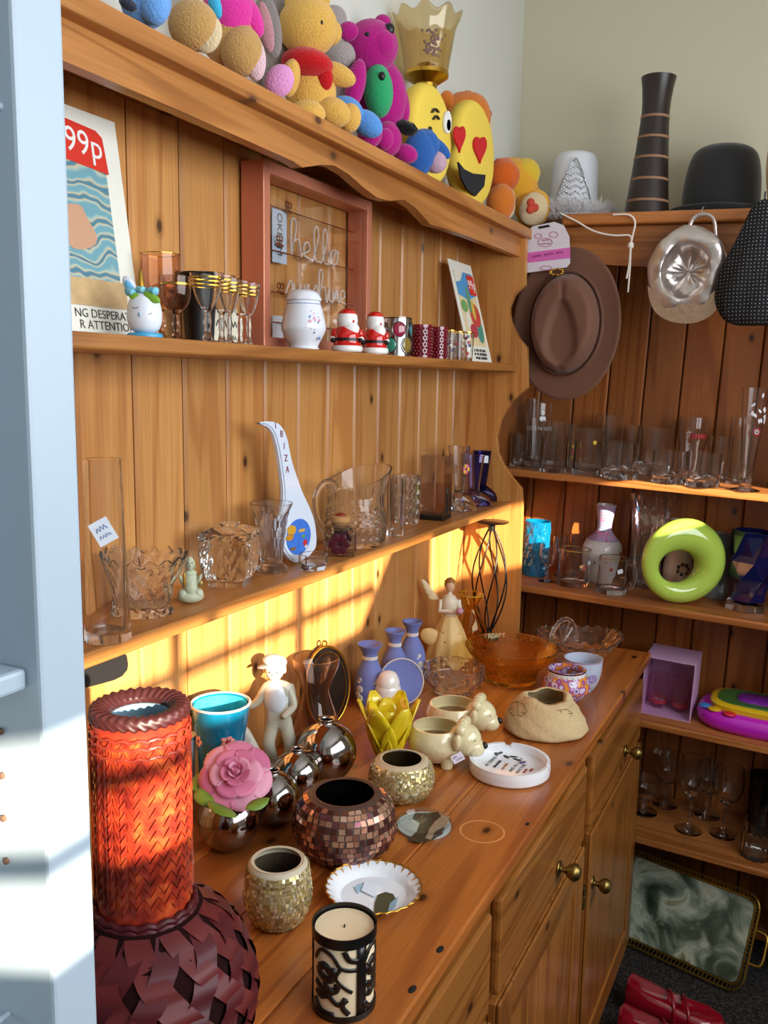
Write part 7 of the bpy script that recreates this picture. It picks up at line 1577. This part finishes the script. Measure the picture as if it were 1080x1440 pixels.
for i, (rr_, z, tw) in enumerate([(0.80, 0.12, 0.2), (0.92, 0.40, 0.72), (1.0, 0.62, 0.2), (0.98, 1.0, 0.72), (0.90, 0.999, 0.72), (0.88, 0.64, 0.2), (0.7, 0.2, 0.2)]):
    rw = [bm.verts.new((r * rr_ * math.cos(tw + k * PI / 3), r * rr_ * math.sin(tw + k * PI / 3), h * z)) for k in range(6)]
    if prev:
        for k in range(6):
            bm.faces.new((prev[k], prev[(k + 1) % 6], rw[(k + 1) % 6])); bm.faces.new((prev[k], rw[(k + 1) % 6], rw[k]))
    else: bm.faces.new(rw[::-1])
    prev = rw
bm.faces.new(prev); bmesh.ops.recalc_face_normals(bm, faces=bm.faces); mesh_obj('blue_body', bm, DB, t)
solid('clear_foot', [(r * 0.98, 0), (r * 0.95, h * 0.10), (r * 0.8, h * 0.12)], THICK, 6, t)
# ---- shelf with gift box and toy
q = KP(940, KC + 0.0008, 2.53)
t = thing('gift_box', 'pale pink open-fronted gift box holding a pink goblet', 'box', q, (TILT, 0, 0))
PKB = plain('D2A6CC', 0.5); bw_, bh_, bd_ = 0.135, 0.165, 0.14
for nm, bb in (('box_panel', (-bd_ / 2, bd_ / 2, -bw_ / 2, bw_ / 2, 0, 0.002)), ('box_panel', (-bd_ / 2, bd_ / 2, -bw_ / 2, bw_ / 2, bh_ - 0.002, bh_)), ('box_panel', (bd_ / 2 - 0.002, bd_ / 2, -bw_ / 2, bw_ / 2, 0.0021, bh_ - 0.0021)), ('box_panel', (-bd_ / 2, bd_ / 2 - 0.0021, -bw_ / 2, -bw_ / 2 + 0.002, 0.0021, bh_ - 0.0021)), ('box_panel', (-bd_ / 2, bd_ / 2 - 0.0021, bw_ / 2 - 0.002, bw_ / 2, 0.0021, bh_ - 0.0021))): boxo(nm, bb, PKB, t, 0)
boxo('clear_window', (-bd_ / 2, -bd_ / 2 + 0.0006, -bw_ / 2 + 0.0021, bw_ / 2 - 0.0021, 0.0021, bh_ - 0.0021), glass('F8EEF6', 1.2), t, 0)
for dy, l_ in ((0.03, 'pink tinted stemless glass in the gift box beside the dresser'), (-0.03, 'pink tinted stemless glass in the gift box beside the toy')):
    t2 = thing('pink_glass', l_, 'glass', (q.x, q.y + dy, q.z + 0.003 + TILT * dy), KR, 'glasses in the gift box')
    vessel('body', [(0.014, 0), (0.024, 0.02), (0.028, 0.05), (0.024, 0.10)], glass('F0B8D0', 2.0, body=0.1, haze=0.03), 0.0016, 0.006, parent=t2, sm=3); ring('red_base_tint', 0.0235, 0.016, 0.001, 0.010, plain('D8304A', 0.2, trans=0.3), t2)
q = KP(1060, KC + 0.0008, 2.535)
t = thing('drum_toy', 'magenta plastic toy drum pad with yellow ring and green face', 'toy', q, KR)
MAG = plain('C21FC0', 0.25, coat=0.3); 
def squircle(a, b, n=40, e=3.2): return [(a * (abs(math.cos(s)) ** (2 / e)) * (1 if math.cos(s) >= 0 else -1), b * (abs(math.sin(s)) ** (2 / e)) * (1 if math.sin(s) >= 0 else -1)) for s in [2 * PI * k / n for k in range(n)]]
def stackz(nm, layers, mat):
    bm = bmesh.new(); pr0 = None
    for a, b, z in layers:
        rw = [bm.verts.new((x_, y_, z - 0.10 * x_ * 0)) for x_, y_ in squircle(a, b)]
        if pr0:
            for k in range(40): bm.faces.new((pr0[k], pr0[(k + 1) % 40], rw[(k + 1) % 40], rw[k]))
        else: bm.faces.new(rw[::-1])
        pr0 = rw
    bm.faces.new(pr0); return mesh_obj(nm, bm, mat, t, smooth=50)
stackz('base', [(0.095, 0.13, 0), (0.105, 0.145, 0.012), (0.108, 0.15, 0.03), (0.102, 0.142, 0.045), (0.09, 0.13, 0.052)], MAG); stackz('yellow_ring', [(0.082, 0.115, 0.0525), (0.084, 0.118, 0.066), (0.078, 0.112, 0.072)], plain('E0B81E', 0.3)); stackz('face_plate', [(0.068, 0.100, 0.0722), (0.066, 0.098, 0.075)], plain('3E6A2E', 0.4))
stackz('purple_pad', [(0.04, 0.05, 0.0752), (0.036, 0.046, 0.08)], plain('7A2A9A', 0.35))
for (a, b), c_ in (((-0.075, 0.10), 'D8A81E'), ((-0.09, 0.06), 'D8283A'), ((-0.06, 0.125), '3A78C0'), ((-0.055, -0.06), 'E0C030')): ello('button', (a, b, 0.053 if abs(a) > 0.056 else 0.076), (0.016, 0.018, 0.006), plain(c_, 0.3), t, seg=14)
# ---- goblets on the low shelf
gb = [('wide brandy goblet standing next to the sideboard end', (905, 1150, 46, 1093, 0.62)), ('tall wine goblet next to the brandy goblet', (968, 1176, 46, 1066, 0.52)), ('tall wine goblet next to the ribbed tumbler', (1016, 1182, 44, 1078, 0.52)), ('wine goblet at the back behind the brandy goblet', (935, 1136, 42, 1060, 0.55)), ('wine goblet at the back between the two tall ones', (994, 1150, 44, 1075, 0.55))]
for l_, (u, vb, w, vt, bw2) in gb:
    q, r, h = kfit(u, vb, w * 0.9, vt, KD, 2.68); goblet('wine_goblet', l_, q.x, q.y, q.z, r * 1.08, h, CLEAR, bw2, 0.8, 0.85, group='goblets on the low shelf', rot=KR, stem=0.1, knop=0.06)
tumbler('small ribbed tumbler at the front of the low shelf', 1062, 1212, 42, 1152, 0.75, 2, KD); tumbler('dark tinted tall tumbler at the back of the low shelf', 1068, 1170, 44, 1090, 0.95, 0, KD, mat=glass('4A4A50', 2.0))
q = KP(925, KD, 2.60); tk = thing('price_tag', 'small square paper price tag hanging at the goblets', 'tag', atx(925, 1057, 2.66)); o = boxo('tag_sheet', (-0.0006, 0, -0.011, 0.011, -0.008, 0.008), plain('C8A890', 0.7), tk, 0); o.rotation_euler = (0.3, 0.3, 0); tubeo('string', [(0, 0, 0.008), (0.01, 0.004, 0.06)], 0.0005, plain('C8A890', 0.7), tk, 5)
# ---- gallery tray
BRc = atz(1038, 1388, FZ + 0.016); BLc = atz(862, 1309, FZ + 0.016); TRc = atx(1053, 1266, BRc.x + 0.11)
L_ = 0.50; up = TRc - BRc; hh = 0.225
t = thing('gallery_tray', 'green marbled serving tray with pierced gilt gallery rim', 'tray', BRc)
t.matrix_world = basis(BLc - BRc, up, BRc)
MARB, nt, b_, o_ = newmat('green_marble'); tc = N(nt, 'ShaderNodeTexCoord'); no = N(nt, 'ShaderNodeTexNoise', Scale=11.0, Detail=9.0, Distortion=0.7); nt.links.new(tc.outputs['Object'], no.inputs['Vector'])
rp = ramp(nt, no.outputs[0], [(0.30, '1E2A1E'), (0.42, '46523E'), (0.52, '8A9480'), (0.58, 'B4B8A2'), (0.66, '6A6440'), (0.8, '3A4632')]); nt.links.new(rp.outputs[0], b_.inputs['Base Color']); b_.inputs['Roughness'].default_value = 0.15
def rrect(a, b, c, d, r_, n=6):
    o = []
    for cx, cy, s in ((b - r_, c + r_, -PI / 2), (b - r_, d - r_, 0), (a + r_, d - r_, PI / 2), (a + r_, c + r_, PI)):
        for k in range(n + 1): o.append((cx + r_ * math.cos(s + PI / 2 * k / n), cy + r_ * math.sin(s + PI / 2 * k / n)))
    return o
bm = bmesh.new(); prism(bm, rrect(0.004, L_ - 0.004, 0.004, hh - 0.004, 0.022), 'z', -0.004, 0.0); mesh_obj('marbled_panel', bm, MARB, t)
TG = plain('B8923E', 0.28, 0.9); out_ = rrect(0, L_, 0, hh, 0.025)
# the panel's face looks back at the room: gallery stands on its -z side
sgn = -1 if (t.matrix_world.to_3x3() @ Vector((0, 0, 1))).x > 0 else 1
zf = -0.004 if sgn < 0 else 0.0
tubeo('lower_rail', [(a, b, zf) for a, b in out_], 0.003, TG, t, 6, True); out2 = rrect(-0.015, L_ + 0.015, -0.015, hh + 0.015, 0.040); tubeo('upper_rail', [(a, b, zf + sgn * 0.016) for a, b in out2], 0.0028, TG, t, 6, True)
for i in range(len(out_)):
    (a, b), (c, d) = out_[i], out_[(i + 1) % len(out_)]; (a2, b2), (c2_, d2) = out2[i], out2[(i + 1) % len(out2)]
    n = max(1, int(round(math.hypot(c2_ - a2, d2 - b2) / 0.011)))
    for k in range(n):
        f = k / n; tubeo('gallery_post', [(a + (c - a) * f, b + (d - b) * f, zf), (a2 + (c2_ - a2) * f, b2 + (d2 - b2) * f, zf + sgn * 0.016)], 0.0019, TG, t, 5)
# its handle
tubeo('handle', smoothp([(-0.015, hh * 0.30, zf + sgn * 0.012), (-0.045, hh * 0.32, zf + sgn * 0.014), (-0.049, hh * 0.5, zf + sgn * 0.014), (-0.045, hh * 0.66, zf + sgn * 0.014), (-0.015, hh * 0.68, zf + sgn * 0.012)], 4), 0.004, TG, t, 8)
# ---- red shoes
SH = plain('8E0F22', 0.16, coat=0.6)
def shoe(label, x, y, ang):
    t = thing('red_shoe', label, 'shoe', (x, y, FZ + 0.001), (0, 0, ang), 'red patent shoes')
    st_ = [(-0.11, 0.028, 0.085), (-0.10, 0.034, 0.10), (-0.06, 0.036, 0.085), (-0.01, 0.036, 0.068), (0.04, 0.042, 0.055), (0.09, 0.042, 0.048), (0.12, 0.030, 0.036), (0.132, 0.012, 0.022)]
    bm = bmesh.new(); G = []
    for i, (xx, ww, hh2) in enumerate(st_):
        row = []
        for k in range(15):
            s = PI * k / 14; flare_ = 1.0; op = (i < 6)
            zz = 0.012 + (hh2 - 0.012) * (math.sin(s) ** 0.55)
            yy = -math.cos(s) * ww
            if i < 6: zz -= (hh2 - 0.02) * 0.62 * math.exp(-((k - 7) / 2.6) ** 4) * (1 if i < 5 else 0.4)
            row.append(bm.verts.new((xx, yy, zz)))
        G.append(row)
    for A, B_ in zip(G, G[1:]):
        for k in range(14): bm.faces.new((A[k], A[k + 1], B_[k + 1], B_[k]))
    bm.faces.new(G[0]); o = mesh_obj('upper', bm, SH, t, smooth=50); md = o.modifiers.new('thick', 'SOLIDIFY'); md.thickness = 0.002
    bm = bmesh.new(); prism(bm, smoothp([(a, w_) for a, w_, _ in st_] + [(a, -w_) for a, w_, _ in reversed(st_)], 2), 'z', 0.0, 0.012); mesh_obj('sole', bm, plain('5A0A16', 0.4), t)
    for k in range(2): tubeo('strap', [(0.0 + 0.035 * k + 0.012 * math.cos(s), -math.cos(s) * 0.041, 0.014 + 0.056 * (1 - 0.12 * k) * math.sin(s) ** 0.6) for s in [PI * j / 12 for j in range(13)]], 0.0045, SH, t, 8)
shoe('red patent strappy shoe beside the sideboard corner, in front', 2.045, 0.235, -1.45); shoe('red patent strappy shoe beside the sideboard corner, behind its pair', 2.165, 0.24, -1.5)
